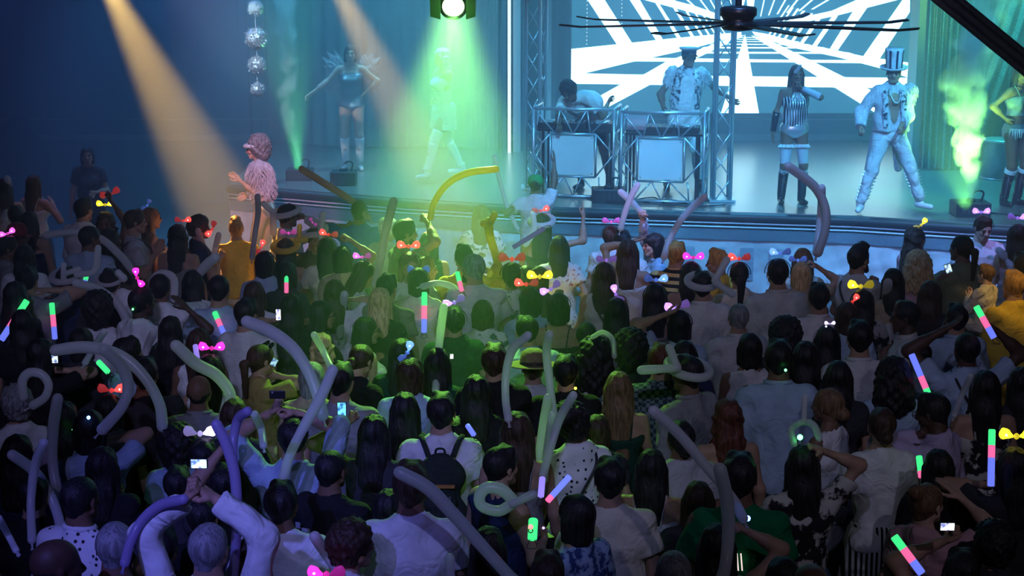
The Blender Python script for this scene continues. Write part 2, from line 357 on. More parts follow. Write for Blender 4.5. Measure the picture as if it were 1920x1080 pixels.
# ---------------------------------------------------------------- people
SKIN = {k: textured('skin_'+k, 'noise', c, tuple(x*.86 for x in c), 9, .55, .05, spec=.35) for k, c in
        {'light': (.62, .40, .30), 'tan': (.42, .25, .17), 'brown': (.20, .11, .07), 'dark': (.085, .045, .03)}.items()}
HAIR = {k: textured('hair_'+k, 'noise', c, tuple(x*1.9+.004 for x in c), 70, .5, .5, stretch=(1, 1, .12), spec=.3) for k, c in
        {'black': (.010, .009, .010), 'brown': (.035, .02, .013), 'auburn': (.07, .022, .014), 'lightbrown': (.12, .07, .035), 'blonde': (.38, .26, .13), 'grey': (.16, .16, .17), 'white': (.6, .6, .62), 'gold': (.30, .16, .04)}.items()}  # gold: hair colour with the yellow spot light put in
def cl(name, c, c2=None): return textured('cloth_'+name, 'noise', c, c2 or tuple(x*.88 for x in c), 14, .9, .6)
CLOTH = {'white': cl('white', (.74, .74, .76)), 'cream': cl('cream', (.66, .62, .52)), 'offwhite': cl('offwhite', (.60, .60, .60)), 'black': cl('black', (.012, .012, .014)), 'charcoal': cl('charcoal', (.035, .035, .042)),
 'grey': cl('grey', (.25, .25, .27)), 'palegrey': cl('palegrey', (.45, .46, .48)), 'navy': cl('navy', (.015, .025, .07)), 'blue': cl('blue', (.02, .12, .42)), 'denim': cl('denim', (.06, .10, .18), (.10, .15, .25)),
 'mustard': cl('mustard', (.30, .23, .08)), 'green': cl('green', (.0, .17, .06)), 'darkgreen': cl('darkgreen', (.01, .05, .03)), 'olive': cl('olive', (.22, .24, .15)), 'yellow': cl('yellow', (.72, .50, .06)), 'tan': cl('tan', (.42, .33, .22)), 'pink': cl('pink', (.62, .36, .40)),  # yellow: light of the yellow spots is put into this cloth colour
 'maroon': cl('maroon', (.16, .01, .02)), 'paleblue': cl('paleblue', (.36, .48, .62)), 'lilac': cl('lilac', (.48, .40, .60)), 'straw': cl('straw', (.24, .17, .10)), 'silver': mat('silver_cloth', (.7, .74, .78), .3, .8),
 'dots': textured('dots', 'voronoi', (.02, .02, .03), (.70, .70, .72), 26, .9, .1, contrast=(.20, .26)),
 'floral': textured('floral', 'noise', (.08, .14, .12), (.68, .68, .64), 17, .9, .1, contrast=(.42, .47)),
 'bluefloral': textured('bluefloral', 'noise', (.03, .06, .20), (.30, .42, .62), 24, .9, .1, contrast=(.45, .54)),
 'redfloral': textured('redfloral', 'noise', (.45, .12, .10), (.68, .66, .60), 28, .9, .1, contrast=(.36, .42)),
 'darkfloral': textured('darkfloral', 'noise', (.015, .015, .02), (.52, .50, .46), 13, .9, .1, contrast=(.46, .52)),
 'vstripe': textured('vstripe', 'wave', (.015, .015, .02), (.66, .66, .66), 9, .9, .1, contrast=(.45, .55), stretch=(1.2, .0, .0)),
 'hstripe': textured('hstripe', 'wavez', (.012, .012, .015), (.62, .45, .16), 5, .9, .1, contrast=(.45, .55)),
 'pinstripe': textured('pinstripe', 'wave', (.05, .055, .06), (.34, .34, .34), 18, .9, .1, contrast=(.3, .7), stretch=(1, .3, 0)),
 'checker': textured('checker', 'checker', (.012, .012, .012), (.7, .7, .7), 34, .9, 0, contrast=(.45, .55)),
 'plaid': textured('plaid', 'checker', (.03, .05, .07), (.16, .20, .24), 36, .9, .1, contrast=(.3, .7)),
 'sequin': textured('sequin', 'voronoi', (.85, .9, .95), (.12, .16, .2), 90, .22, .9, metal=.85, contrast=(.1, .6)),
 'sparkle': textured('sparkle', 'voronoi', (.55, .6, .66), (.02, .02, .03), 60, .3, .6, metal=.4, contrast=(.05, .22))}
M_eye = mat('eye_dark', (.02, .015, .012), .2); M_lip = mat('lip', (.35, .10, .09), .5); M_shoe = mat('shoe_white', (.55, .55, .56), .6); M_shoed = mat('shoe_dark', (.02, .02, .02), .5)
MESHC = {}
def cached(key, fn):
    if key not in MESHC:
        V, Fc = fn(); o = mk(key[0], V, Fc); MESHC[key] = o.data; bpy.data.objects.remove(o)
    return MESHC[key]
def inst(name, key, fn, m, parent, M=None):
    me = cached(key, fn)
    if m is not None and (not me.materials or me.materials[0] is not m):
        k2 = key+(m.name,)
        if k2 not in MESHC:
            if not me.materials: me.materials.append(m); MESHC[k2] = me
            else: c = me.copy(); c.materials.clear(); c.materials.append(m); MESHC[k2] = c
        me = MESHC[k2]
    o = ob(name, me, parent)
    if M is not None: o.matrix_local = M
    return o
class Rig: pass
def rig(fem=False, L=None, Rr=None, lean=0, side=0, legs=None, hy=0, hp=0, hr=0, hs=1.0, shrug=0):
    g = Rig(); g.fem = fem
    sw = .158 if fem else .180; g.hw = .085 if fem else .088
    rl = Matrix.Rotation(R(-lean), 4, 'X') @ Matrix.Rotation(R(side), 4, 'Y'); pv = V3(0, 0, .98)
    rh = Matrix.Rotation(R(-lean*.5), 4, 'X') @ Matrix.Rotation(R(side*.5), 4, 'Y')
    g.up = lambda p: pv+rl @ (Vector(p)-pv); g.mid = lambda p: pv+rh @ (Vector(p)-pv); g.rl = rl
    g.S = [g.up((-sw, -.005, 1.425)), g.up((sw, -.005, 1.425))]; g.E = []; g.W = []; g.A = []; g.hand = []; g.hd = []
    for i, t in enumerate((L, Rr)):
        s = -1 if i == 0 else 1; S = g.S[i]; hint = V3(s*.5, -.8, -.4)
        if t is None: T = g.up((s*.27, .05, .83)); hint = V3(s*.4, -1, 0)
        elif t == 'front': T = g.up((s*.07, .30, 1.12)); hint = V3(s*.6, -.3, -.9)
        elif t == 'chest': T = g.up((s*.06, .26, 1.30)); hint = V3(s*.7, -.1, -.9)
        elif t == 'face': T = g.up((s*.06, .32, 1.55)); hint = V3(s*.7, 0, -.9)
        elif t == 'phone': T = g.up((s*.07, .34, 1.82)); hint = V3(s*.8, .2, -.6)
        elif t == 'clap': T = g.up((s*.10, .22, 1.95)); hint = V3(s*1, .2, -.2)
        elif t == 'up': T = g.up((s*.24, .12, 2.05)); hint = V3(s*1, .1, -.1)
        elif t == 'cross': T = g.up((-s*.05, .22, 1.18)); hint = V3(s*.8, -.1, -.8)
        elif t == 'hip': T = g.up((s*.20, -.0, 1.02)); hint = V3(s*1, -.4, 0)
        elif t == 'head': T = g.up((s*.10, .0, 1.80)); hint = V3(s*1, .1, .1)
        elif t == 'side': T = g.up((s*.60, .12, 1.05)); hint = V3(s*.3, -.6, -.8)
        else:
            T = Vector(t)
            if T.z > S.z: hint = V3(s*1, .1, -.5)
        ua, fa = (.275, .245) if fem else (.29, .26)
        dT = (T-S).normalized(); T2 = T-dT*.07
        E, W = ik(S, T2, ua, fa, hint); g.E.append(E); g.W.append(W); u = (W-E).normalized(); g.hd.append(u); g.hand.append(W+u*.085)
    legs = legs or [(-.115, .0, 0), (.115, .02, 0)]; g.H = [V3(-g.hw, 0, .92), V3(g.hw, 0, .92)]; g.K = []; g.An = []; g.ft = []
    for i in (0, 1):
        f_ = Vector(legs[i][:3]); yaw = legs[i][3] if len(legs[i]) > 3 else (12 if i else -12)
        An = f_+V3(0, -.03, .085); K, An = ik(g.H[i], An, .43, .42, V3((-.15, .15)[i], 1, .1)); g.K.append(K); g.An.append(An)
        g.ft.append((An, yaw))
    pvn = g.up((0, -.005, 1.52)); g.hm = Matrix.Translation(pvn) @ rl @ Euler((R(-lean*.5 if 0 else -hp), R(hr), R(-hy))).to_matrix().to_4x4() @ Matrix.Translation((0, .015, .118*hs)) @ Matrix.Scale(hs, 4)
    return g
def body_prims(g, e=0.0):
    f = g.fem; u, m = g.up, g.mid
    t = lambda p: tuple(p)
    P = [((-.055, -.01, .95), (.055, -.01, .95), .118 if f else .110, .118 if f else .110, (1, .92, 1)),
         ((0, 0, 1.0), t(m((0, .005, 1.14))), .125 if f else .135, .108 if f else .128, (1.08, .82, 1)),
         (t(m((0, .005, 1.12))), t(u((0, 0, 1.28))), .110 if f else .128, .125 if f else .145, (1.1, .80, 1)),
         (t(u((-.06, -.005, 1.31))), t(u((.06, -.005, 1.31))), .105 if f else .125, .105 if f else .125, (1, .88, 1)),
         (t(u((-.12 if f else -.14, -.012, 1.415))), t(u((.12 if f else .14, -.012, 1.415))), .048 if f else .056, .048 if f else .056, (1, 1.1, 1)),
         (t(u((-.08, -.02, 1.45))), t(u((-.02, -.012, 1.51))), .042, .042), (t(u((.08, -.02, 1.45))), t(u((.02, -.012, 1.51))), .042, .042),
         (t(u((0, -.015, 1.44))), t(g.hm @ V3(0, -.022, -.06)), .056 if f else .064, .050 if f else .058)]
    if f: P += [(t(u((-.068, .085, 1.285))), t(u((-.068, .09, 1.28))), .058, .058), (t(u((.068, .085, 1.285))), t(u((.068, .09, 1.28))), .058, .058)]
    else: P += [(t(u((-.07, .075, 1.33))), t(u((.07, .075, 1.33))), .05, .05)]
    P += [((-.06, -.055, .91), (-.06, -.055, .89), .088, .085), ((.06, -.055, .91), (.06, -.055, .89), .088, .085)]
    a = .82 if f else 1
    for i in (0, 1):
        S, E, W = g.S[i], g.E[i], g.W[i]
        P += [(t(S), t(S*.8+E*.2), .053*a, .050*a), (t(S), t(E), .047*a, .039*a), (t(E), t(E*.6+W*.4), .041*a, .042*a), (t(E), t(W), .040*a, .026*a)]
        K, A = g.K[i], g.An[i]; H = g.H[i]
        kb = V3(0, -.018, 0); P += [(t(H), t(K), .092, .056), (t(K), t(A), .053, .036), (t(K*.85+A*.15+kb), t(K*.55+A*.45+kb), .042, .050)]
        yw = R(g.ft[i][1]); d = V3(math.sin(yw), math.cos(yw), 0)
        P += [(t(A+V3(0, -.01, -.045)-d*.02), t(A+V3(0, 0, -.055)+d*.14), .036, .030, (1, 1, .85))]
    return P
def bbox(P, extra=0):
    a = np.array([[min(p[0][i], p[1][i])-max(p[2], p[3])-extra for i in range(3)] for p in P]).min(0)
    b = np.array([[max(p[0][i], p[1][i])+max(p[2], p[3])+extra for i in range(3)] for p in P]).max(0)
    return a, b
def align(pos, d, roll):
    """hand matrix: local -z along d"""
    z = (-d).normalized(); x = Vector(roll); x = x-z*x.dot(z); x = x.normalized() if x.length > 1e-4 else z.orthogonal().normalized()
    y = z.cross(x); return Matrix(((x.x, y.x, z.x, pos.x), (x.y, y.y, z.y, pos.y), (x.z, y.z, z.z, pos.z), (0, 0, 0, 1)))
def body_mesh(g, hs_, h, hh, kidhead):
    P = body_prims(g); lo, hi = bbox(P)
    parts = [grid_surface(P, lo, hi, h, k=.032)]
    parts.append(xf(head_mesh(hh), g.hm))
    for i in (0, 1):
        s = -1 if i == 0 else 1
        parts.append(xf(hand_mesh(hs_[i], s, min(h*.5, .009)), align(g.W[i], g.hd[i], (s, -.15, 0) if abs(g.hd[i].x) < .8 else (0, 0, 1))))
    return joinm(parts)
def torso(g, infl=.016, loose=.0, hem=.90, sleeves=None, top=None, skirt=None):
    f = g.fem; u, m = g.up, g.mid; t = tuple; e = infl; l = loose
    P = [(t(m((0, 0, 1.12))), t(u((0, 0, 1.29))), (.115 if f else .132)+e+l, (.125 if f else .147)+e, (1.1, .82, 1)),
         (t(u((-.06, -.005, 1.31))), t(u((.06, -.005, 1.31))), (.105 if f else .125)+e, (.105 if f else .125)+e, (1, .9, 1)),
         ((0, 0, hem-.08), t(m((0, 0, 1.13))), (.128 if f else .135)+e+l*1.3, (.112 if f else .132)+e+l, (1.14, .90, 1))]
    if hem < 1.0: P += [((-.055, -.02, .93), (.055, -.02, .93), .118+e, .118+e, (1, 1, 1))]
    if top is None or top > 1.4: P += [(t(u((-.13 if f else -.15, -.012, 1.42))), t(u((.13 if f else .15, -.012, 1.42))), (.045 if f else .054)+e, (.045 if f else .054)+e, (1, 1.1, 1)),
         (t(u((-.08, -.02, 1.445))), t(u((-.03, -.014, 1.495))), .042+e*.8, .042+e*.6), (t(u((.08, -.02, 1.445))), t(u((.03, -.014, 1.495))), .042+e*.8, .042+e*.6),
         (t(u((0, -.022, 1.42))), t(u((0, -.022, 1.475))), .062+e, .062+e*.8)]
    if f: P += [(t(u((-.066, .090, 1.285))), t(u((.066, .090, 1.285))), .058+e, .058+e)]
    if hem < 1.0: P += [((-.06, -.06, .93), (.06, -.06, .93), .092+e, .092+e)]
    else: P += [(t(u((-.07, .078, 1.33))), t(u((.07, .078, 1.33))), .05+e, .05+e)]
    if sleeves:
        a = .85 if f else 1
        for i in (0, 1):
            S, E, W = g.S[i], g.E[i], g.W[i]
            if sleeves < 1: P += [(t(S+V3(0, 0, -.01)), t(S+(E-S)*sleeves), .052*a+e, .053*a+e+.006, None, 1)]
            else:
                P += [(t(S+V3(0, 0, -.01)), t(E), .050*a+e, .044*a+e), (t(E), t(E+(W-E)*(sleeves-1)), .046*a+e, .036*a+e, None, 1)]
    return P
def skirt_prims(hem, flare, e=.016):
    return [((0, -.01, 1.04), (0, -.01, .90), .118+e, .150+e*.5, (1.12, .92, 1)), ((-.03, -.01, .92), (-.03, 0, hem), .135+e, .13+flare, (1.05, .95, 1)), ((.03, -.01, .92), (.03, 0, hem), .135+e, .13+flare, (1.05, .95, 1))]
def cloth_mesh(g, kind, h, seed=0):
    t = tuple; u = g.up; cuts, holes = [], []; no = folds(.0075, seed)
    nk = [(t(u((0, .012, 1.545))), t(u((0, .03, 1.60))), .070, .08), (t(u((0, .10, 1.50))), t(u((0, .12, 1.54))), .055, .06)]
    if kind in ('tee', 'polo', 'loosetee', 'crop'):
        hem = {'crop': 1.10}.get(kind, .88); P = torso(g, .015, .022 if kind == 'loosetee' else (.004 if g.fem else .010), hem, .62); cuts = [((0, 0, hem), (0, 0, 1))]; holes = nk
    elif kind in ('shirt', 'rolled', 'longsleeve'):
        P = torso(g, .016, .018 if not g.fem else .008, .84, 1.92 if kind != 'rolled' else 1.18); cuts = [((0, 0, .84), (0, 0, 1))]; holes = nk
    elif kind == 'tank':
        P = torso(g, .014, .004, .90); cuts = [((0, 0, .90), (0, 0, 1))]; holes = [(t(u((0, .02, 1.50))), t(u((0, .02, 1.56))), .100, .11), (t(u((-.215, 0, 1.40))), t(u((-.215, 0, 1.5))), .075, .07), (t(u((.215, 0, 1.40))), t(u((.215, 0, 1.5))), .075, .07)]
    elif kind in ('cami', 'sundress', 'strapless', 'halter', 'croptop'):
        hem = .45 if kind == 'sundress' else 1.13 if kind == 'croptop' else .99 if kind == 'halter' else .90; P = torso(g, .013, .002, max(hem, .90), None, 1.3)
        if kind == 'sundress': P += skirt_prims(hem, .07)
        cuts = [((0, 0, hem), (0, 0, 1)), (t(u((0, 0, 1.355))), t((g.rl @ V3(0, .25, -1))))]
    elif kind in ('dress', 'maxi', 'longdress'):
        hem = .45 if kind == 'dress' else .12; P = torso(g, .016, .006, .90, .55)+skirt_prims(hem, .08 if kind == 'dress' else .14); cuts = [((0, 0, hem), (0, 0, 1))]; holes = nk
    elif kind in ('pants', 'jeans', 'shorts', 'tightpants'):
        e = .012 if kind == 'tightpants' else .022; P = [((-.055, -.01, .95), (.055, -.01, .95), .118+e*.8, .118+e*.8, (1, .95, 1)), ((0, 0, .98), (0, 0, 1.03), .125+e, .122+e, (1.1, .85, 1)),
             ((-.06, -.055, .91), (-.06, -.055, .89), .088+e*.7, .085+e*.7), ((.06, -.055, .91), (.06, -.055, .89), .088+e*.7, .085+e*.7)]
        for i in (0, 1):
            K, A, H = g.K[i], g.An[i], g.H[i]
            if kind == 'shorts': P += [(t(H), t(H+(K-H)*.8), .094+e, .075+e, None, 1)]
            else: P += [(t(H), t(K), .092+e, .058+e), (t(K), t(A+(K-A)*.08), .060+e, .045+e, None, 1)]
        cuts = [((0, 0, 1.045), (0, 0, -1))]
    elif kind in ('skirt', 'mini', 'longskirt'):
        hem = {'skirt': .50, 'mini': .68, 'longskirt': .2}[kind]; P = skirt_prims(hem, .04 if kind != 'longskirt' else .10, .018); cuts = [((0, 0, hem), (0, 0, 1)), ((0, 0, 1.045), (0, 0, -1))]
        no = lambda X, Y, Z: .007*np.sin(np.arctan2(Y, X)*14)*np.clip((1.0-Z)*2, 0, 1)
    elif kind == 'briefs':
        P = [((-.055, -.01, .95), (.055, -.01, .95), .130, .130, (1, .95, 1)), ((0, 0, .96), (0, 0, 1.0), .138, .132, (1.1, .85, 1)), ((-.06, -.055, .91), (-.06, -.055, .89), .097, .093), ((.06, -.055, .91), (.06, -.055, .89), .097, .093)]
        cuts = [((0, 0, 1.03), (0, 0, -1))]; holes = [((-.2, 0, .78), (-.14, .02, .82), .11, .07), ((.2, 0, .78), (.14, .02, .82), .11, .07)]; no = None; cuts.append(((0, 0, .845), (0, 0, 1)))
    lo, hi = bbox(P, .03)
    for (p, nn) in cuts:
        if nn == (0, 0, 1): lo[2] = max(lo[2], p[2]-.02)
        if nn == (0, 0, -1): hi[2] = min(hi[2], p[2]+.02)
    VF = grid_surface(P, lo, hi, h, k=.035, cuts=cuts, holes=holes, noise=no)
    ex = []
    if kind in ('cami', 'sundress', 'croptop', 'halter'):
        b = MB()
        for s in (-1, 1):
            if kind == 'halter': pts = [u((s*.06, .125, 1.33)), u((s*.05, .07, 1.43)), u((s*.03, .0, 1.50)), u((0, -.065, 1.50))]
            else: pts = [u((s*.085, .115, 1.32)), u((s*.095, .08, 1.42)), u((s*.10, .0, 1.50)), u((s*.085, -.075, 1.44)), u((s*.07, -.115, 1.32))]
            b.tube(spline(pts, 4), .006, 5)
        ex.append(b)
    if kind in ('shirt', 'polo', 'rolled'):
        b = MB(); pts = [u((.075*math.sin(a), -.005-.062*math.cos(a), 1.508+.012*math.cos(a))) for a in np.linspace(-2.5, 2.5, 15)]; b.tube(pts, .017, 6); ex.append(b)
    if ex:
        V, Fc = VF; Fc = Fc.tolist(); V = V.tolist()
        for b in ex:
            n = len(V); V += [list(v) for v in b.V]; Fc += [[i+n for i in f] for f in b.F]
        Fq = [f if len(f) == 4 else f for f in Fc]; return V, Fq
    return VF
def shoe_mesh(boot=0):
    P = [((0, -.03, -.05), (0, .15, -.055), .042, .036, (1, 1, .9)), ((0, -.02, -.03), (0, -.02, 0), .043, .040)]
    if boot: P.append(((0, -.015, -.02), (0, -.005, boot), .044, .060)); P.append(((0, -.045, -.08), (0, -.04, -.04), .016, .03))
    return grid_surface(P, (-.08, -.1, -.1), (.08, .21, boot+.02 if boot else .04), .012 if not boot else .014, k=.02, cuts=[((0, 0, -.085), (0, 0, 1)), ((0, 0, boot if boot else .025), (0, 0, -1))])
PPL = {}
NB = [0]
def person(pid, label, loc, h=1.72, f=0, fem=False, skin='tan', hair=('short', 'black'), top=('tee', 'white'), bot=('pants', 'charcoal'), L=None, Rr=None, hands=('relax', 'relax'),
           lean=0, side=0, legs=None, hy=0, hp=0, hr=0, q=0, shoes=M_shoed, group=None, face=None, base=0.0, hat=None):
    """loc: world position on the ground. L / Rr: arm pose word, local point, or ('px', x, y[, dy]) = where the photo shows the hand"""
    s = h/1.75; kid = h < 1.5; root = empty('person', loc, -R(f), s); tag(root, label, 'person', group)
    mw = Matrix.Translation(loc) @ Matrix.Rotation(-R(f), 4, 'Z') @ Matrix.Scale(s, 4); inv = mw.inverted()
    def res(t):
        if isinstance(t, tuple) and t[0] == 'px':
            fd = V3(math.sin(R(f)), math.cos(R(f)), 0); dy = t[3] if len(t) > 3 else .12
            return tuple(inv @ at_y(t[1], t[2], loc[1]+dy*fd.y))
        return t
    Lr, Rl = res(L), res(Rr)
    g = rig(fem, Lr, Rl, lean, side, legs, hy, hp, hr, 1.22 if kid else 1.0)
    hb = (.021, .0155, .012)[q]; hh = (.0115, .0085, .006)[q]
    pk = (fem, str(Lr), str(Rl), lean, side, str(legs), hy, hp, hr, kid, hands, q)
    ck = (fem, str(Lr), str(Rl), lean, side, str(legs), q)
    inst('body', ('body',)+pk, lambda: body_mesh(g, hands, hb, hh, kid), SKIN[skin], root)
    if hair and hair[0]:
        inst('hair', ('hair', hair[0], q), lambda: hair_mesh(hair[0], (.0125, .0105, .008)[q]), HAIR[hair[1]], root, g.hm)
    if top: inst({'sundress': 'dress', 'maxi': 'dress', 'longdress': 'dress', 'rolled': 'shirt', 'longsleeve': 'shirt', 'loosetee': 'tshirt', 'polo': 'polo_shirt', 'tee': 'tshirt', 'tank': 'tank_top', 'cami': 'camisole', 'crop': 'crop_top', 'croptop': 'crop_top', 'halter': 'halter_top', 'strapless': 'bustier'}.get(top[0], top[0]),
                 ('top', top[0])+ck, lambda: cloth_mesh(g, top[0], (.019, .0155, .012)[q], NB[0] % 7), CLOTH[top[1]], root)
    NB[0] += 1
    if bot: inst({'jeans': 'trousers', 'pants': 'trousers', 'tightpants': 'trousers', 'mini': 'skirt', 'longskirt': 'skirt'}.get(bot[0], bot[0]), ('bot', bot[0], fem, str(legs), q), lambda: cloth_mesh(g, bot[0], (.022, .017, .013)[q]), CLOTH[bot[1]], root)
    if shoes:
        for i in (0, 1):
            M = Matrix.Translation(g.ft[i][0]) @ Matrix.Rotation(-R(g.ft[i][1]), 4, 'Z'); inst('shoe', ('shoe',), shoe_mesh, shoes, root, M)
    g.face = face if face is not None else (abs((f+hy+180) % 360-180) > 60)
    if g.face:
        for s_ in (-1, 1):
            inst('eye', ('eye',), lambda: grid_surface([((0, 0, 0), (0, .0005, 0), .0105, .0105, (1.25, 1, .75))], (-.015,)*3, (.015,)*3, .004, k=.002), M_eye, root, g.hm @ Matrix.Translation((s_*.032, .090, .002)))
            inst('eyebrow', ('eyebrow',), lambda: grid_surface([((-.014, 0, 0), (.014, -.002, .002), .005, .004)], (-.02,)*3, (.02,)*3, .004, k=.002), HAIR[hair[1] if hair and hair[1] in ('black', 'brown', 'lightbrown') else 'brown'], root, g.hm @ Matrix.Translation((s_*.031, .0955, .022)))
        inst('mouth', ('mouth',), lambda: grid_surface([((-.017, 0, 0), (.017, 0, 0), .0065, .0065, (1, 1, .9))], (-.03,)*3, (.03,)*3, .004, k=.002), M_lip, root, g.hm @ Matrix.Translation((0, .0925, -.055)))
    g.root, g.mw = root, mw; g.hmw = mw @ g.hm; g.hw_ = [mw @ v for v in g.hand]; g.depth = depth_of(mw @ V3(0, 0, 1.5))
    g.name = pid; PPL[pid] = g; return g

# ---------------------------------------------------------------- the place
DK = 1.05                                            # deck height
M_floor = textured('floor_concrete', 'noise', (.10, .11, .13), (.14, .15, .17), 3, .75, .1)
fl = mk('floor', [(-12, 1, 0), (11, 1, 0), (11, 30, 0), (-12, 30, 0)], [(0, 1, 2, 3)], M_floor); tag(fl, kind='structure')
edge_px = [(430, 345), (480, 349), (610, 360), (760, 372), (1000, 386), (1300, 395), (1600, 404), (1930, 424), (2250, 446)]
EDGE = [at_h(x, y, DK) for x, y in edge_px]
YB = at_h(1400, 267, DK).y                           # back wall
deck = MB(); n = len(EDGE)
V = [(p.x, p.y, DK) for p in EDGE]+[(p.x, YB+.3, DK) for p in EDGE]; V += [(x, y, DK-.12) for x, y, _ in V]
Fd_ = [(i, i+1, n+i+1, n+i) for i in range(n-1)]+[(2*n+i, 2*n+i+1, i+1, i) for i in range(n-1)]
M_deck = textured('deck_wood', 'wavez', (.10, .095, .09), (.15, .14, .13), 4, .27, .015, stretch=(1, 1, 1), spec=1.0)
N, L_, b_ = nodes(M_deck); b_.inputs['IOR'].default_value = 2.9
for nd in list(N):
    if nd.type == 'TEX_WAVE':
        nd.bands_direction = 'Y'; nd.inputs['Scale'].default_value = 2.2; nd.inputs['Distortion'].default_value = .6; nd.inputs['Detail'].default_value = 2
    if nd.type == 'TEX_NOISE': nd.inputs['Scale'].default_value = 14
    if nd.type == 'MAPPING': nd.inputs['Scale'].default_value = (.25, 1, 1)
dk = mk('stage_deck', V, Fd_, M_deck, smooth=False); tag(dk, 'glossy dark wooden stage deck reflecting the screen', 'stage', kind='thing')
sk = EDGE[0]; o_ = mk('side_skirt', [(sk.x-.01+.015*math.sin(i*2.1), sk.y+(YB+.3-sk.y)*i/40, z) for i in range(41) for z in (0, DK-.1)], [(2*i, 2*i+1, 2*i+3, 2*i+2) for i in range(40)], mat('side_skirt_dark', (.05, .06, .07), .9), dk)
# the deck's front edge lip, trims and the wrinkled cloth skirt
def along(t):                                        # point and outward normal on the stage edge, t in 0..1 by length
    seg = [(EDGE[i+1]-EDGE[i]).length for i in range(n-1)]; d = t*sum(seg)
    for i, l in enumerate(seg):
        if d <= l or i == n-2:
            p = EDGE[i].lerp(EDGE[i+1], min(d/l, 1)); tv = (EDGE[i+1]-EDGE[i]).normalized(); return p, V3(tv.y, -tv.x, 0)
        d -= l
M_trim = mat('trim_pale', (.65, .75, .82), .35, spec=.6); M_dark = mat('dark_edge', (.03, .035, .04), .5)
for nm, z, off, r, m in (('stage_edge_lip', DK-.06, .03, .055, M_dark), ('stage_trim_strip', DK-.135, .03, .012, M_trim), ('stage_trim_strip', DK-.185, .025, .012, M_trim)):
    pts = []
    for i in range(61):
        p, nn = along(i/60); pts.append((p.x+nn.x*off, p.y+nn.y*off, z))
    o = MB().tube(pts, r, 6).build(nm, m, dk, True)
NU, NZ = 420, 16; V = []; Fq = []
for i in range(NU+1):
    p, nn = along(i/NU)
    for j in range(NZ+1):
        v = j/NZ; z = (DK-.34)*(1-v); u_ = i*.21
        amp = .008+.02*v
        off = amp*(math.sin(u_*1.0+3*math.sin(v*3+u_*.13))+.6*math.sin(u_*2.3-v*6+math.sin(u_*.3)*4))*(.4+.6*abs(math.sin(u_*.05+.9)))+.006*math.sin(v*22+u_*1.4)
        V.append((p.x+nn.x*off, p.y+nn.y*off, z))
for i in range(NU):
    for j in range(NZ): a = i*(NZ+1)+j; Fq.append((a, a+NZ+1, a+NZ+2, a+1))
M_skirt = textured('stage_cloth', 'noise', (.50, .56, .62), (.58, .64, .70), 12, .8, .3)
mk('stage_skirt', V, Fq, M_skirt, dk)
V = []; Fq = []
for i in range(241):
    p, nn = along(i/240)
    for j, z in enumerate((DK-.21, DK-.345)): V.append((p.x+nn.x*(.03), p.y+nn.y*.03, z))
for i in range(240): Fq.append((2*i, 2*i+1, 2*i+3, 2*i+2))
o = mk('sequin_band', V, Fq, textured('sequin_band', 'voronoi', (.62, .72, .8), (.10, .16, .22), 120, .25, .8, metal=.6, contrast=(.1, .6)), dk); 
# vents set in the skirt
M_vent = textured('vent_mesh', 'voronoi', (.12, .20, .28), (.38, .5, .6), 90, .5, .5, contrast=(.2, .6))
for (x, y) in ((1291, 492), (1347, 495), (1402, 496), (1459, 498), (1232, 490), (1515, 500)):
    p0 = at_y(x, y, 0.001); best = None
    for i in range(800):
        p, nn = along(i/800)
        r = ray(x, y); tt = (p.y-.05)/r.y; q = V3(0, 0, CAMH)+r*tt
        d = abs(q.x-p.x)
        if best is None or d < best[0]: best = (d, p, nn, q)
    _, p, nn, q = best; rot = Matrix.Rotation(math.atan2(-nn.x, -nn.y)*-1, 3, 'Z')
    b = MB(); ang = math.atan2(nn.y, nn.x)+math.pi/2; rot = Matrix.Rotation(ang, 3, 'Z')
    c = V3(p.x+nn.x*.03, p.y+nn.y*.03, q.z)
    b.box(c, (.16, .02, .40), rot); b.build('vent_panel', M_vent, dk)
# back wall, ceiling, side walls
M_wall = textured('wall_paint', 'noise', (.10, .22, .28), (.12, .25, .31), 1.2, .85, 0)
def wallbox(nm, c, d, m=M_wall, **k): o = MB().box(c, d).build(nm, m); tag(o, kind='structure'); return o
wallbox('wall_back', (-.5, YB+.45, 3.7), (23, .3, 7.4)); wallbox('wall_left', (-11.6, 15.5, 3.7), (.3, 29, 7.4), mat('wall_dark', (.03, .035, .045), .9)); wallbox('wall_right', (10.6, 15.5, 3.7), (.3, 29, 7.4), MATS['wall_dark'])
wallbox('ceiling', (-.5, 15.5, 7.55), (23.2, 30, .2), mat('ceiling_dark', (.02, .022, .028), .9))
wallbox('baseboard_back', (0, YB+.26, DK+.05), (21, .05, .10), mat('baseboard', (.34, .42, .46), .6))
wallbox('trim_1', (0, YB+.27, DK+.34), (21, .04, .02), MATS['baseboard'])
def stat(px0, px1, py, depthfoot=None):               # (x0, x1, Y) of something that stands on the deck with its foot at pixel row py
    a = at_h(px0, py, DK); b = at_h(px1, py, DK); return a.x, b.x, a.y
M_pil = mat('pillar_paint', (.42, .50, .55), .6); M_pild = mat('pillar_dark', (.12, .16, .2), .7)
k = 1
def pillar(px0, px1, py, depth, m, nm='pillar'):
    a, b, y = stat(px0, px1, py); o = MB().box(((a+b)/2, y+depth/2, (DK+7.4)/2), (b-a, depth, 7.4-DK)).build(nm, m); tag(o, kind='structure'); return o
pillar(941, 949, 287, .5, M_pild); pillar(962, 976, 285, .4, M_pil); pillar(976, 986, 283, .3, M_pild); pillar(1024, 1033, 280, .3, M_pil); pillar(1033, 1040, 279, .2, M_pild)
pillar(1708, 1722, 312, .5, M_pil)
a, b, y = stat(952, 958, 286)
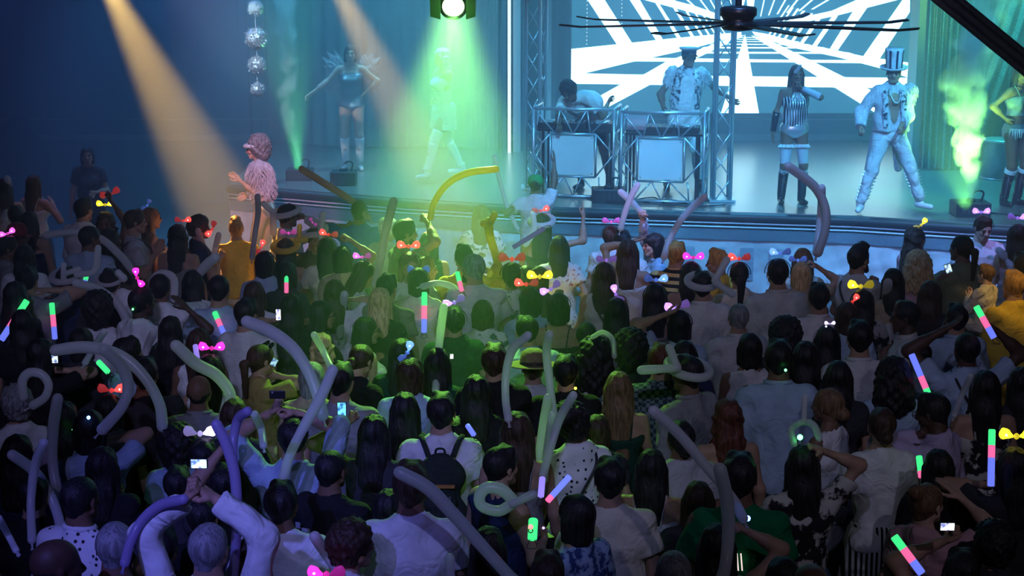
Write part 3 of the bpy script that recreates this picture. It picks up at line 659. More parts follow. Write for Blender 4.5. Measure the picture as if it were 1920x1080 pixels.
o = MB().box(((a+b)/2, y+.02, 4.0), (b-a, .05, 5.9)).build('light_strip', mat('strip_glow', (.8, .9, 1), .4, emit=(.75, .9, 1), es=1.6)); tag(o, 'tall glowing white light strip standing beside the left truss tower', 'light strip')
# ---------------------------------------------------------------- LED screen with the tunnel picture
YS = YB+.12
def scr(x, y): p = at_y(x, y, YS); return p
M_scr = mat('screen_base', (.02, .05, .07), .35, emit=(.035, .25, .42), es=1.0)
M_scrw = mat('screen_white', (.8, .8, .8), .4, emit=(.42, .84, 1.0), es=4.8)
screen = empty('led_screen', (3.7, YS, 1.5)); tag(screen, 'wide video screen showing a white glowing grid tunnel', 'screen')
def rel(o, par): o.parent = par; o.matrix_parent_inverse = Matrix.Translation(-Vector(par.location)); return o
p0, p1 = scr(1070, 212), scr(1708, 212)
ztop = 5.0
rel(MB().box(((p0.x+p1.x)/2, YS+.06, (p0.z+ztop)/2), (p1.x-p0.x, .1, ztop-p0.z)).build('screen_panel', M_scr), screen)
fb = MB()
for (cx, cz, dx, dz) in (((p0.x+p1.x)/2, p0.z-.02, p1.x-p0.x+.1, .04), (p0.x-.02, (p0.z+ztop)/2, .04, ztop-p0.z), (p1.x+.02, (p0.z+ztop)/2, .04, ztop-p0.z)): fb.box((cx, YS+.04, cz), (dx, .16, dz))
rel(fb.build('screen_frame', M_pild), screen)
polys = [[(1397, 64), (1352, 212), (1423, 212)], [(1408, 66), (1642, 212), (1707, 217), (1707, 206), (1625, 165), (1440, 74)],
 [(1385, 66), (1250, 115), (1210, 138), (1160, 160), (1112, 187), (1100, 205), (1132, 205), (1213, 162), (1290, 117), (1396, 66)],
 [(1070, 137), (1070, 157), (1300, 160), (1707, 166), (1707, 146), (1300, 142)], [(1200, 108), (1190, 115), (1480, 117), (1680, 119), (1650, 113), (1480, 112)],
 [(1290, 97), (1280, 100), (1600, 101), (1590, 98)], [(1320, 88), (1315, 90.5), (1550, 91), (1545, 88.6)], [(1335, 82), (1330, 83.6), (1520, 84.4), (1515, 82.6)], [(1345, 77), (1343, 78.3), (1500, 78.8), (1495, 77.4)],
 [(1355, 73), (1353, 74.2), (1480, 74.4), (1475, 73.3)], [(1362, 69.6), (1360, 70.8), (1460, 71), (1455, 69.9)],
 [(1070, 92), (1070, 140), (1098, 137), (1190, 115), (1290, 93), (1390, 66), (1390, 60), (1270, 71)],
 [(1410, 59), (1435, 63), (1507, 82), (1553, 91), (1617, 105), (1707, 118), (1707, 147), (1647, 127), (1570, 107), (1480, 88), (1415, 66)],
 [(1618, 106), (1650, 109), (1724, -6), (1696, -6)], [(1556, 91), (1571, 94), (1638, -3), (1614, -3)],
 [(1425, 50), (1560, 20), (1610, -2), (1690, -2), (1570, 29), (1438, 56)], [(1392, 50), (1280, 19), (1190, -5), (1240, -5), (1300, 10), (1396, 44)],
 [(1100, -3), (1132, -3), (1186, 82), (1157, 84)], [(1179, -3), (1198, -3), (1244, 76), (1231, 77)],
 [(1380, 40), (1385, 40), (1398, -4), (1392, -4)], [(1400, -4), (1415, -4), (1410, 42), (1404, 42)]]
for x0, w0, t0 in ((1520, 8, 30), (1498, 6.5, 30), (1482, 5, 25), (1468, 4, 20), (1457, 3.3, 16), (1448, 2.6, 14), (1440, 2.2, 10)):
    y0 = 64+(x0-1435)*.30; polys.append([(x0, y0), (x0+w0, y0+1.5), (x0+w0*1.3+(y0-t0)*.68, t0), (x0+(y0-t0)*.68, t0)])
for x0, w0, t0 in ((1270, 7, 6), (1296, 6, 14), (1314, 4.5, 18), (1328, 3.5, 22), (1340, 3, 24), (1350, 2.5, 26), (1358, 2, 28)):
    y0 = 72-(x0-1270)*.10; polys.append([(x0, y0), (x0+w0, y0-.5), (x0+w0*.9-(y0-t0)*.62, t0), (x0-(y0-t0)*.62, t0)])
for x0, w0 in ((1330, 3), (1345, 2.6), (1360, 2.2), (1375, 2), (1425, 2), (1440, 2.4), (1456, 3), (1474, 3.5), (1496, 4), (1520, 5), (1310, 4), (1288, 4.5)):
    dx = (x0-1400)*.55; polys.append([(x0, 34-abs(dx)*.25), (x0+w0, 34-abs(dx)*.25), (x0+w0+dx*.55, -4), (x0+dx*.55, -4)])
def extend(pl):                                      # carry bars that leave the frame on to the top of the screen
    out = list(pl); n_ = len(pl)
    for i, (x, y) in enumerate(pl):
        if y >= 0: continue
        nb = min((pl[i-1], pl[(i+1) % n_]), key=lambda q: -q[1])
        if nb[1] <= 0: continue
        k_ = (nb[1]+195)/(nb[1]-y); dx_ = (x-nb[0])
        if dx_ > .01: k_ = min(k_, (1706-nb[0])/dx_)
        if dx_ < -.01: k_ = min(k_, (1071-nb[0])/dx_)
        out[i] = (nb[0]+dx_*k_, nb[1]+(y-nb[1])*k_)
    return out
polys = [extend(pl) for pl in polys]
V = []; Fq = []
for i, pl in enumerate(polys):
    a0 = len(V)
    for (x, y) in pl: p = scr(x, y); V.append((p.x, YS-.002-i*.0002, p.z))
    Fq.append(tuple(range(a0, len(V))))
import bmesh
me_ = bpy.data.meshes.new('tmp'); me_.from_pydata(V, [], Fq); bm = bmesh.new(); bm.from_mesh(me_); bmesh.ops.triangulate(bm, faces=bm.faces[:]); bm.normal_update()
for fc in bm.faces:
    if fc.normal.y > 0: fc.normal_flip()
bm.to_mesh(me_); bm.free(); me_.materials.append(M_scrw); me_.name = 'screen_graphic'; o = rel(ob('screen_graphic', me_), screen); o['kind'] = 'stuff'
# the bright picture goes on above the frame
# ---------------------------------------------------------------- trusses
M_alu = mat('aluminium', (.55, .60, .64), .35, .7)
def truss_tower(px0, px1, py, top, label, dep=.24):
    a, b, y = stat(px0, px1, py); w_ = b-a; r0 = empty('truss_tower', ((a+b)/2, y+dep/2, DK)); tag(r0, label, 'truss')
    cs = [(-w_/2, -dep/2), (w_/2, -dep/2), (w_/2, dep/2), (-w_/2, dep/2)]; H = top-DK
    ch = cached(('truss_chord', H), lambda: (np.array(MB().tube([(0, 0, 0), (0, 0, H)], .022, 8).V), MB().tube([(0, 0, 0), (0, 0, H)], .022, 8).F))
    if not ch.materials: ch.materials.append(M_alu)
    for c in cs: o = ob('truss_chord', ch, r0); o.location = (c[0], c[1], 0)
    st = .30; nb = int(H/st)
    for f_ in range(4):
        A, B = cs[f_], cs[(f_+1) % 4]
        for i in range(nb):
            P, Q = (A, B) if (i+f_) % 2 == 0 else (B, A)
            L1 = Vector((Q[0]-P[0], Q[1]-P[1], st))
            key = ('truss_brace', round(L1.length, 3))
            me = cached(key, lambda: (lambda m_: (m_.V, m_.F))(MB().tube([(0, 0, 0), (0, 0, L1.length)], .009, 6)))
            if not me.materials: me.materials.append(M_alu)
            o = ob('truss_brace', me, r0); o.location = (P[0], P[1], i*st); o.rotation_euler = L1.to_track_quat('Z', 'Y').to_euler()
    for z in (0.02,): o = MB().box((0, 0, z), (w_+.12, dep+.12, .03)).build('base_plate', M_alu, r0)
    return r0
truss_tower(986, 1011, 356, 7.2, 'tall aluminium truss tower standing left of the booth tables', .20)
truss_tower(1338, 1369, 379, 7.2, 'tall aluminium truss tower rising right of the booth tables', .24)
truss_tower(1012, 1023, 340, 7.2, 'narrow aluminium truss tower just behind the left tower', .14)
# ---------------------------------------------------------------- the two booths
M_pan = textured('booth_panel', 'noise', (.62, .66, .68), (.70, .74, .76), 2, .35, .0)
M_blk = mat('black_gear', (.015, .016, .018), .45); M_knob = mat('knob_silver', (.6, .62, .65), .3, .6)
def booth(pxl, pxr, pyb, top, pan, label, panlabel):
    s_ = (pyb+146)*math.cos(TH)/(CAMH-DK); a = at_h(pxl, pyb, DK); b = at_h(pxr, pyb+5, DK); W = b.x-a.x; H = (pyb-top)/s_/math.cos(TH)
    rz = math.atan2(b.y-a.y, W); r0 = empty('booth_frame', (a.x, a.y, DK), rz); tag(r0, label, 'stand')
    z1, z2 = H*.72, H*.24; m0 = (pan[0]-pxl)/(pxr-pxl)*W; m1 = (pan[1]-pxl)/(pxr-pxl)*W; D = .62
    def tb(nm, *pts, r=.02): 
        return MB().tube(pts, r, 8).build(nm, M_alu, r0, True)
    for x in (0, W): tb('upright', (x, 0, 0), (x, 0, H)); tb('upright', (x, D, 0), (x, D, H))
    for z in (H, .02): tb('rail', (0, 0, z), (W, 0, z))
    for x in (0, W): tb('side_rail', (x, 0, H), (x, D, H)); tb('side_rail', (x, 0, .02), (x, D, .02)); tb('side_rail', (x, 0, z1), (x, D, z1), r=.014)
    tb('rail', (m0, 0, z1), (m1, 0, z1), r=.016); tb('rail', (m0, 0, z2), (m1, 0, z2), r=.016); tb('upright', (m0, 0, z1), (m0, 0, z2), r=.016); tb('upright', (m1, 0, z1), (m1, 0, z2), r=.016)
    def zig(p, q, P, Q, k):
        p, q, P, Q = map(Vector, (p, q, P, Q))
        for i in range(k):
            A = p.lerp(q, i/k) if i % 2 == 0 else P.lerp(Q, i/k); B = P.lerp(Q, (i+1)/k) if i % 2 == 0 else p.lerp(q, (i+1)/k)
            MB().tube((A, B), .011, 6).build('brace', M_alu, r0, True)
    zig((0, 0, H), (W, 0, H), (m0*.8, 0, z1), (W-(W-m1)*.8, 0, z1), 6); zig((m0*.8, 0, z2), (W-(W-m1)*.8, 0, z2), (0, 0, .02), (W, 0, .02), 6)
    for (A, B) in (((0, 0, H*.5), (m0, 0, z1)), ((0, 0, H*.5), (m0, 0, z2)), ((W, 0, H*.5), (m1, 0, z1)), ((W, 0, H*.5), (m1, 0, z2))): MB().tube((A, B), .011, 6).build('brace', M_alu, r0, True)
    for x in (0, W): zig((x, 0, H), (x, D, H), (x, 0, z1), (x, D, z1), 3); zig((x, 0, z1), (x, 0, .02), (x, D, z1), (x, D, .02), 4)
    o = MB().box(((m0+m1)/2, -.005, (z1+z2)/2), (m1-m0-.05, .012, z1-z2-.05)).build('front_panel', M_pan, r0); tag(o, panlabel)
    for x in (m0+.045, m1-.045):
        for z in (z1-.045, z2+.045): MB().lathe([(.008, 0), (.008, .008)], (x, -.012, z), 8, Matrix.Rotation(R(90), 3, 'X')).build('bolt', M_blk, r0)
    return r0, a, rz, W, H, z1
def table_on(bt, label):
    r0, a, rz, W, H, z1 = bt; q = empty('gear_table', (a.x, a.y, DK), rz); tag(q, label, 'table'); zt = z1+.03
    MB().box((W/2, .36, zt), (W-.06, .50, .03)).build('table_top', M_blk, q)
    for x in (.1, W-.1):
        for y in (.15, .56): MB().box((x, y, zt/2), (.03, .03, zt)).build('leg', M_blk, q)
    return zt+.015
b1 = booth(1000, 1152, 368, 207, (1032, 1118), 'left aluminium truss booth frame with a square white front panel', 'square white panel'); b2 = booth(1163, 1320, 378, 214, (1194, 1283), 'right aluminium truss booth frame with a square white front panel', 'square white panel')
zt1 = table_on(b1, 'black table carrying mixing gear inside the left booth frame'); zt2 = table_on(b2, 'black table carrying mixing gear inside the right booth frame')
def deckgear(bt, zt, x, w_, kind, label, rot=0):
    r0, a, rz, W, H, z1 = bt; M = Matrix.Translation(a) @ Matrix.Rotation(rz, 4, 'Z'); p = M @ V3(x, .34, zt)
    q = empty({'turntable': 'media_player', 'mixer': 'mixer', 'laptop': 'laptop', 'controller': 'controller'}[kind], p, rz+rot); tag(q, label, kind if kind != 'turntable' else 'player')
    if kind == 'laptop':
        MB().box((0, 0, .01), (w_, .24, .016)).build('keyboard_base', M_blk, q); MB().box((0, .0, .10), (w_, .012, .19), Matrix.Rotation(R(-12), 3, 'X')).build('lid', mat('laptop_lid', (.3, .31, .33), .3, .6), q); return
    MB().box((0, 0, .035), (w_, .34, .07)).build('housing', M_blk, q)
    if kind == 'turntable':
        MB().lathe([(.10, 0), (.10, .012), (.085, .018), (.02, .018)], (0, -.02, .07), 20).build('jog_wheel', M_knob, q, True); MB().box((0, .13, .075), (w_*.6, .07, .01)).build('display', mat('gear_display', (.02, .05, .08), .3, emit=(.2, .5, .8), es=.6), q)
    for i in range(4):
        for j in range(3 if kind != 'turntable' else 1):
            MB().lathe([(.010, 0), (.008, .02)], (-w_*.36+i*w_*.24, -.13+j*.10, .07), 8).build('knob', M_knob, q)
    if kind != 'turntable':
        for i in range(3): MB().box((-w_*.25+i*w_*.25, -.13, .078), (.02, .03, .012)).build('fader', M_knob, q)
for x, kd, lb in ((.17, 'turntable', 'media player with silver jog wheel at left end of left booth'), (.50, 'mixer', 'black mixer with silver knobs between the players in left booth'), (.83, 'turntable', 'media player with silver jog wheel at right end of left booth')):
    deckgear(b1, zt1, x, .30, kd, lb)
for x, kd, lb, w_ in ((.16, 'laptop', 'grey laptop open at the left end of right booth', .26), (.46, 'controller', 'black keyboard controller with silver knobs in middle of right booth', .34), (.80, 'turntable', 'media player with silver jog wheel at right end of right booth', .30)):
    deckgear(b2, zt2, x, w_, kd, lb)
def onstage(px, py): return at_h(px, py, DK)
# monitor box and cables in front of the booths
def stage_box(px, py, w_, d_, h_, label, nm='fog_machine', cat='machine'):
    p = onstage(px, py); q = empty(nm, p); tag(q, label, cat); b = MB().box((0, 0, h_/2), (w_, d_, h_)).build('housing', mat('box_black', (.012, .013, .016), .5), q)
    bv = b.modifiers.new('b', 'BEVEL'); bv.width = .012; bv.segments = 2
    MB().lathe([(.06, 0), (.055, .03), (.035, .035), (.035, .01)], (0, 0, h_), 14).build('nozzle', M_blk, q, True)
    MB().tube(spline([(w_*.3, 0, h_), (w_*.36, 0, h_+.1), (w_*.2, 0, h_+.13), (w_*.05, 0, h_+.1)], 5), .012, 6).build('handle', M_blk, q, True)
    for i in range(5): MB().box((-w_*.3+i*w_*.15, -d_/2-.002, h_*.5), (.02, .006, h_*.5)).build('vent_slot', mat('slot', (.05, .055, .06), .6), q)
    return p
stage_box(1141, 377, .42, .30, .17, 'low black box with a nozzle standing before the booths')
FJ = stage_box(1818, 403, .42, .34, .17, 'black fog machine at right stage edge blowing lit green smoke')
FL = stage_box(563, 336, .36, .30, .15, 'black fog machine at left of stage under a green smoke plume')
stage_box(645, 345, .34, .30, .18, 'small black box on the deck near the winged dancer')
for i, pts in enumerate(([(1100, 372), (1120, 378), (1170, 384), (1240, 386), (1300, 389), (1360, 386)], [(1170, 360), (1185, 372), (1210, 380), (1260, 377), (1290, 384)], [(1845, 398), (1870, 402), (1900, 404), (1950, 412)], [(1180, 378), (1225, 372), (1250, 383), (1310, 380), (1345, 374)])):
    P = [onstage(*q)+V3(0, 0, .012) for q in pts]
    o = MB().tube(spline(P, 8), .009, 6).build('cable', M_blk, None, True); tag(o, ['black cable running along the deck under both booth frames', 'black cable looping below the left side of right booth', 'black cable trailing right from the right fog machine', 'black cable coiled on the deck below right booth'][i], 'cable')
# ---------------------------------------------------------------- curtains
def curtain(pts, ztop, label, m, nfold, amp, nz=22, zbot=DK+.02, lean=0):
    V = []; Fq = []; nu = nfold*8; P = spline(pts, max(2, nu//(len(pts)-1))); nu = len(P)-1
    for i, p in enumerate(P):
        t = P[min(i+1, nu)]-P[max(i-1, 0)]; t.z = 0; t.normalize(); nn = V3(t.y, -t.x, 0)
        for j in range(nz+1):
            v = j/nz; z = zbot+(ztop-zbot)*v; a = amp*(1.2-.5*v); ph = i/8*2*math.pi
            off = a*(math.sin(ph+1.5*math.sin(v*3+i*.05))+.4*math.sin(ph*.37+v*5))
            V.append((p.x+nn.x*off, p.y+nn.y*off, z))
    for i in range(nu):
        for j in range(nz): a = i*(nz+1)+j; Fq.append((a, a+1, a+nz+2, a+nz+1))
    o = mk('curtain', V, Fq, m); tag(o, label, 'curtain'); return o
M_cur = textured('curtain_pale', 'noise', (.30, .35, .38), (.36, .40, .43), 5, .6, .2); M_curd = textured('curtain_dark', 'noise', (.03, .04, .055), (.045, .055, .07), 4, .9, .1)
M_sil = textured('curtain_silver', 'voronoi', (.62, .70, .74), (.22, .28, .32), 45, .32, .9, metal=.5, contrast=(.1, .5))
g1 = [onstage(505, 262), onstage(600, 275), onstage(700, 277), onstage(800, 277), onstage(900, 280), onstage(940, 281)]
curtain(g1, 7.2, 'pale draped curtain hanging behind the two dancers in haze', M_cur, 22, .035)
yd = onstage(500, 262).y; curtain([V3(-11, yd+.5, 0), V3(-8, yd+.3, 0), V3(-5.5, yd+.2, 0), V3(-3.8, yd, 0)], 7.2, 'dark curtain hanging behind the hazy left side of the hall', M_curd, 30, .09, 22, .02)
curtain([onstage(1728, 317), onstage(1765, 319), onstage(1800, 318), onstage(1838, 317)], 7.2, 'silver sequinned curtain hanging beside the right fog plume', M_sil, 9, .06, 40)
curtain([onstage(1838, 300), onstage(1900, 300), onstage(1990, 298)], 7.2, 'pale blue curtain hanging behind the dancer at the right edge', M_cur, 12, .07)
# diagonal swag of the silver drape
a, b2_ = onstage(1850, 308), onstage(1862, 300)
V = []; Fq = []
for i in range(25):
    v = i/24; z = DK+.03+(3.3)*v
    for j in range(13):
        w_ = j/12; x = a.x-.72*(1-v)**1.6+w_*(.42+.10*v)-.02+.55*v*v*.3; y = a.y-.22+.05*math.sin(w_*18+v*3); V.append((x, y, z))
for i in range(24):
    for j in range(12): q = i*13+j; Fq.append((q, q+1, q+14, q+13))
o = mk('curtain', V, Fq, M_sil); tag(o, 'gathered silver drape swept aside behind the glitter drum', 'curtain')
# glitter drum
p = onstage(1873, 334); q = empty('drum_podium', p); tag(q, 'round silver glitter podium drum at right of the stage', 'podium')
MB().lathe([(.235, 0), (.24, .02), (.24, .50), (.235, .52)], (0, 0, 0), 32).build('drum_wall', CLOTH['sequin'], q, True); MB().lathe([(.25, 0), (.25, .025), (.24, .03)], (0, 0, .515), 32).build('rim', M_alu, q, True); MB().lathe([(.25, 0), (.25, .02)], (0, 0, 0), 32).build('base_rim', M_alu, q, True)
# bead light strings
def beads(px, ybot, Y, label):
    top = at_y(px, -25, Y); bot = at_y(px, ybot, Y); q = empty('light_string', bot); tag(q, label, 'light string')
    H = top.z-bot.z+.6; MB().tube([(0, 0, 0), (0, 0, H)], .003, 4).build('wire', M_trim, q)
    b = MB(); nb = int(H/.06)
    for i in range(nb): b.lathe([(.002, -.009), (.009, 0), (.002, .009)], (0, 0, .01+i*.06), 5)
    o = b.build('bead_lights', mat('bead_glow', (.8, .9, 1), .3, emit=(.7, .92, 1), es=2.2), q); o['kind'] = 'stuff'
for px, yb, lb in ((921, 78, 'string of tiny lights hanging just left of the light strip'), (945, 76, 'string of tiny lights hanging beside the dark pillar left of the strip'), (971, 82, 'string of tiny lights hanging right of the glowing strip'),
                   (1037, 84, 'string of tiny lights hanging just right of the left truss tower'), (1100, 84, 'string of tiny lights hanging before the left edge of the screen'), (1165, 82, 'string of tiny lights hanging before the screen under the fan blade')):
    beads(px, yb, YS-.6, lb)
# hanging balls
def shag(r, seed, spikes):
    rg = np.random.default_rng(seed); bm = bmesh.new(); bmesh.ops.create_icosphere(bm, subdivisions=3, radius=r)
    for v in bm.verts: v.co *= 1+rg.uniform(-.06, .06)
    if spikes:
        for fc in list(bm.faces):
            c = fc.calc_center_median(); nn = c.normalized(); vs = [fc.verts[0].co.lerp(c, .3), fc.verts[1].co.lerp(c, .3), c+nn*r*.16+Vector(rg.uniform(-.15, .15, 3)*r)]
            vv = [bm.verts.new(x) for x in vs]; bm.faces.new(vv)
    me = bpy.data.meshes.new('ball'); bm.to_mesh(me); bm.free(); return me
YBALL = at(480, 72, 20.3).y; M_ball = textured('ball_foil', 'voronoi', (.85, .9, .95), (.4, .5, .6), 60, .3, .5, metal=.5, contrast=(.1, .6), spec=.8)
prev = None
for i, (px, py, r, lb) in enumerate(((479, 15, 14, 'fluffy pale pompom ball topmost on the hanging string'), (480, 72, 20, 'largest shiny foil ball on the hanging string'), (482, 122, 17, 'shiny foil ball below the largest one on the string'), (483, 168, 13.5, 'smallest foil ball at the bottom of the hanging string'))):
    p = at_y(px, py, YBALL); rr = r/147.5; q = empty('hanging_ball', p); tag(q, lb, 'ball', 'balls on the hanging string')
    me = shag(rr*.97, i, True); me.materials.append(M_ball if i else mat('pompom', (.6, .75, .8), .9)); o = ob('ball', me, q)
    up_ = (prev-p.z) if prev else 3.0
    if i == 0: up_ = 7.4-p.z
    MB().tube([(0, 0, rr*.95), (0, 0, up_-(0 if i == 0 else (14, 14, 20, 17)[i]/147.5))], .004, 5).build('string', M_trim, q); prev = p.z
# green lamp facing the hall
LP = at(850, 12, 12.6)
q = empty('stage_lamp', LP); tag(q, 'round stage lamp with barn doors glowing green over the crowd', 'lamp'); tilt = Matrix.Rotation(R(-66), 3, 'X')
M_lh = mat('lamp_housing', (.02, .05, .02), .5); M_glow = mat('lamp_glow', (1, 1, 1), .3, emit=(.55, 1.0, .35), es=14)
MB().lathe([(.09, .20), (.105, .12), (.105, .02), (.112, .0), (.112, -.012), (.092, -.012), (.086, .0)], (0, 0, 0), 26, tilt).build('lamp_body', M_lh, q, True)
o = MB().lathe([(.086, .004), (.085, -.004), (.06, -.010), (.02, -.013)], (0, 0, 0), 24, tilt).build('lens', M_glow, q, True)
M_lh2 = mat('barn_door', (.04, .22, .03), .4, emit=None)
for s_ in (-1, 1):
    b = MB(); b.add([(s_*.10, -.04, -.10), (s_*.10, -.04, .06), (s_*.18, -.10, .08), (s_*.175, -.10, -.075), (s_*.10, -.03, -.10), (s_*.10, -.03, .06), (s_*.182, -.09, .08), (s_*.177, -.09, -.075)], [(0, 1, 2, 3), (7, 6, 5, 4), (0, 4, 5, 1), (1, 5, 6, 2), (2, 6, 7, 3), (3, 7, 4, 0)]); b.build('barn_door', M_lh2, q)
MB().tube([(-.125, .03, 0), (-.125, .03, .16), (.125, .03, .16), (.125, .03, 0)], .010, 6).build('yoke', M_lh, q); MB().tube([(0, .03, .16), (0, .03, 7.4-LP.z)], .018, 8).build('hanging_pole', M_lh, q)
# ceiling fan
FP = at(1384, 36, 13.0); fan = empty('ceiling_fan', FP, R(4)); tag(fan, 'large black ceiling fan with long thin blades before the screen', 'fan')
M_fan = mat('fan_black', (.012, .012, .013), .35)
MB().lathe([(.05, .11), (.135, .10), (.15, .085), (.15, .03), (.135, .02), (.12, -.01), (.14, -.02), (.14, -.06), (.12, -.085), (.04, -.095)], (0, 0, 0), 36).build('motor_hub', M_fan, fan, True)
MB().tube([(0, 0, .1), (0, 0, 7.45-FP.z)], .028, 10).build('down_rod', mat('fan_rod', (.12, .12, .13), .35, .6), fan, True)
for i in range(8):
    a_ = R(i*45+9); M = Matrix.Rotation(a_, 3, 'Z'); b = MB(); st = []
    for j in range(9):
        t_ = j/8; x = .12+1.38*t_; wd = .075*(1-.35*t_); tw = R(14-6*t_); z = -.035-.010*t_; up_ = .02 if j == 8 else 0
        for sg in (1, -1):
            for th_ in (.006, -.006): st.append(M @ V3(x, sg*wd/2*math.cos(tw), z+sg*wd/2*math.sin(tw)+th_+up_))
    b.add(st, [f_ for j in range(8) for f_ in ((4*j, 4*j+4, 4*j+6, 4*j+2), (4*j+1, 4*j+3, 4*j+7, 4*j+5), (4*j, 4*j+1, 4*j+5, 4*j+4), (4*j+2, 4*j+6, 4*j+7, 4*j+3))]+[(0, 2, 3, 1), (32, 33, 35, 34)]); b.build('fan_blade', M_fan, fan)
# ridged grey beam across the top right corner
A, B, C_, D_ = at(1722, -45, 12), at(1790, 18, 12), at(1850, 75, 12), at(1960, 150, 12); tv = (D_-A).normalized(); b = MB()
o = None; q = empty('roof_strut', A); tag(q, 'dark grey ridged strut crossing the top right corner', 'strut')
for k_, (dz, r_) in enumerate(((0, .045), (.055, .035), (-.055, .035))):
    off = V3(-tv.z, 0, tv.x)*dz+V3(0, -.01*abs(dz)*20, 0); MB().tube([p_-A+off*1.0 for p_ in [A-tv*((7.4-A.z)/-tv.z), A, D_, D_+tv*((D_.z-.05)/-tv.z)]], r_*.75, 10).build('strut_rib', textured('strut_grey', 'noise', (.045, .045, .05), (.065, .065, .07), 30, .6, .1), q, True)
# podium for the dancer in front of the stage
# dark shapes at the far left: covered gear standing on the deck
def covered(px, py, w_, h_, label):
    p = at_h(px, py, 0); VF = grid_surface([((0, 0, .1), (0, 0, h_*.55), w_*.5, w_*.42, (1, .7, 1)), ((0, 0, h_*.5), (0, 0, h_*.8), w_*.42, w_*.2, (1, .7, 1))], (-w_, -w_, -.05), (w_, w_, h_+.1), .03, k=.08, cuts=[((0, 0, 0), (0, 0, 1))], noise=lambda X, Y, Z: .015*np.sin(np.arctan2(Y, X)*9+Z*3)*np.clip(1.2-Z, 0, 1))
    o = mk('covered_gear', VF[0], VF[1], cl('cover', (.05, .055, .065))); o.location = p; tag(o, label, 'cover')
covered(45, 400, 1.0, 1.7, 'dark cloth-covered gear standing in the haze at the far left')

# ---------------------------------------------------------------- the crowd: x, y of the top of the head in the photo, height, way faced (0 = to the stage, 90 = right)
G = 'people in the crowd'
QUEUE = []
def head_loc(x, y, h, base=0.0): l = at_h(x, y, (h*(1.05 if h < 1.5 else 1.015))+base); l.z = base; return l
def P(pid, x, y, h, f, hair, top, bot, label, skin='tan', base=0.0, shoes=None, **kw): QUEUE.append([pid, x, y, h, f, hair, top, bot, label, skin, base, shoes, kw])
def build_crowd():
    """nobody stands inside anybody else: slide people along their line of sight until they are half a metre apart, then build them"""
    free = [a for a in QUEUE if a[10] == 0 and a[0] not in ('c49',) and a[3] >= 1.5]; h0 = {a[0]: a[3] for a in free}
    for it in range(160):
        L_ = [head_loc(a[1], a[2], a[3]) for a in free]; nb = 0
        for i in range(len(free)):
            for j in range(i+1, len(free)):
                d = L_[i]-L_[j]
                if abs(d.x) < .42 and abs(d.y) < .46 and math.hypot(d.x, d.y*.95) < .42:
                    nb += 1; n_, f_ = (i, j) if L_[i].y <= L_[j].y else (j, i)
                    a, b = free[n_], free[f_]; a[3] = min(a[3]+.004, h0[a[0]]+.13, 1.90); b[3] = max(b[3]-.004, h0[b[0]]-.13, 1.50)
        if nb == 0: break
    print('crowd pairs still close:', nb)
    for (pid, x, y, h, f, hair, top, bot, label, skin, base, shoes, kw) in QUEUE:
        fem = hair[0] == 'W'; st, hc = hair.lstrip('W').split('/'); loc = head_loc(x, y, h, base)
        kw.setdefault('q', 1 if depth_of(loc) < 15 else 0)
        if 60 < (f+kw.get('hy', 0)) % 360 < 300: kw['q'] = max(kw['q'], 1)
        person(pid, 'person '+label, loc, h, f, fem, skin, (st, hc), tuple(top.split('/')), tuple(bot.split('/')) if bot else None, shoes=shoes or (M_shoe if len(PPL) % 3 else M_shoed), group='people in the crowd', **kw)
gr, op, pt_, rx = 'grip', 'open', 'point', 'relax'
# --- rows near the stage, left
P('a1', 62, 326, 1.66, 20, 'Wlong/brown', 'cami/white', 'jeans/denim', 'in white camisole and jeans at the far left, arm held out', Rr=('px', 108, 388), hands=(rx, op))
P('a2', 6, 333, 1.66, -30, 'Wlong/black', 'cami/offwhite', 'pants/white', 'cut by the left edge of the picture beside the tall upright balloon', L='front', Rr='chest', hands=(rx, gr))
P('a3', 154, 370, 1.78, 25, 'short/black', 'shirt/white', 'pants/white', 'in loose white shirt facing the haze, left of the raised arm', L='front')
P('a4', 197, 394, 1.66, 178, 'Wwavy/brown', 'tank/grey', 'skirt/grey', 'turned away from the stage wearing a yellow bow, one arm raised high', L=('px', 205, 366), hands=(gr, rx), skin='brown')
P('a5', 250, 391, 1.76, 72, 'short/brown', 'tee/palegrey', 'pants/charcoal', 'in pale grey tshirt facing right with both hands clapping forward', L=('px', 297, 476), Rr=('px', 302, 480), hands=(op, op), skin='tan')
P('a6', 281, 387, 1.64, 70, 'Wverylong/lightbrown', 'tank/grey', 'skirt/charcoal', 'with very long fair hair and a blue bow facing right')
P('a7', 165, 420, 1.74, 15, 'buzz/black', 'tee/paleblue', 'pants/navy', 'with cropped hair in pale blue tshirt under the long left balloon arch', skin='brown', hy=40)
P('a8', 28, 384, 1.62, -10, 'Wshort/black', 'tee/charcoal', 'pants/black', 'dark haired with a dark tshirt behind the maroon cap at far left')
P('a9', 54, 394, 1.68, 10, 'Wverylong/black', 'cami/navy', 'longskirt/paleblue', 'with very long black hair, dark top and pale long skirt at far left')
P('a10', 11, 441, 1.66, 70, 'Wshort/black', 'tee/grey', 'pants/black', 'at the left edge in profile under a glowing pink bow', skin='brown')
P('a11', 30, 418, 1.68, 60, 'short/black', 'tee/maroon', 'pants/black', 'with maroon cap and maroon tshirt at far left', skin='dark')
P('a12', 204, 426, 1.68, 60, 'Wbob/black', 'tee/black', 'pants/black', 'in black with sunglasses pushed up on black bobbed hair', skin='dark', Rr='front')
P('a13', 332, 418, 1.70, 8, 'Wwavy/black', 'sundress/pinstripe', '', 'in grey pinstriped dress with bushy dark hair and a red bow')
P('a14', 371, 404, 1.64, 75, 'curly/brown', 'tee/navy', 'pants/navy', 'with curly brown hair in navy top facing the one in yellow', Rr='chest')
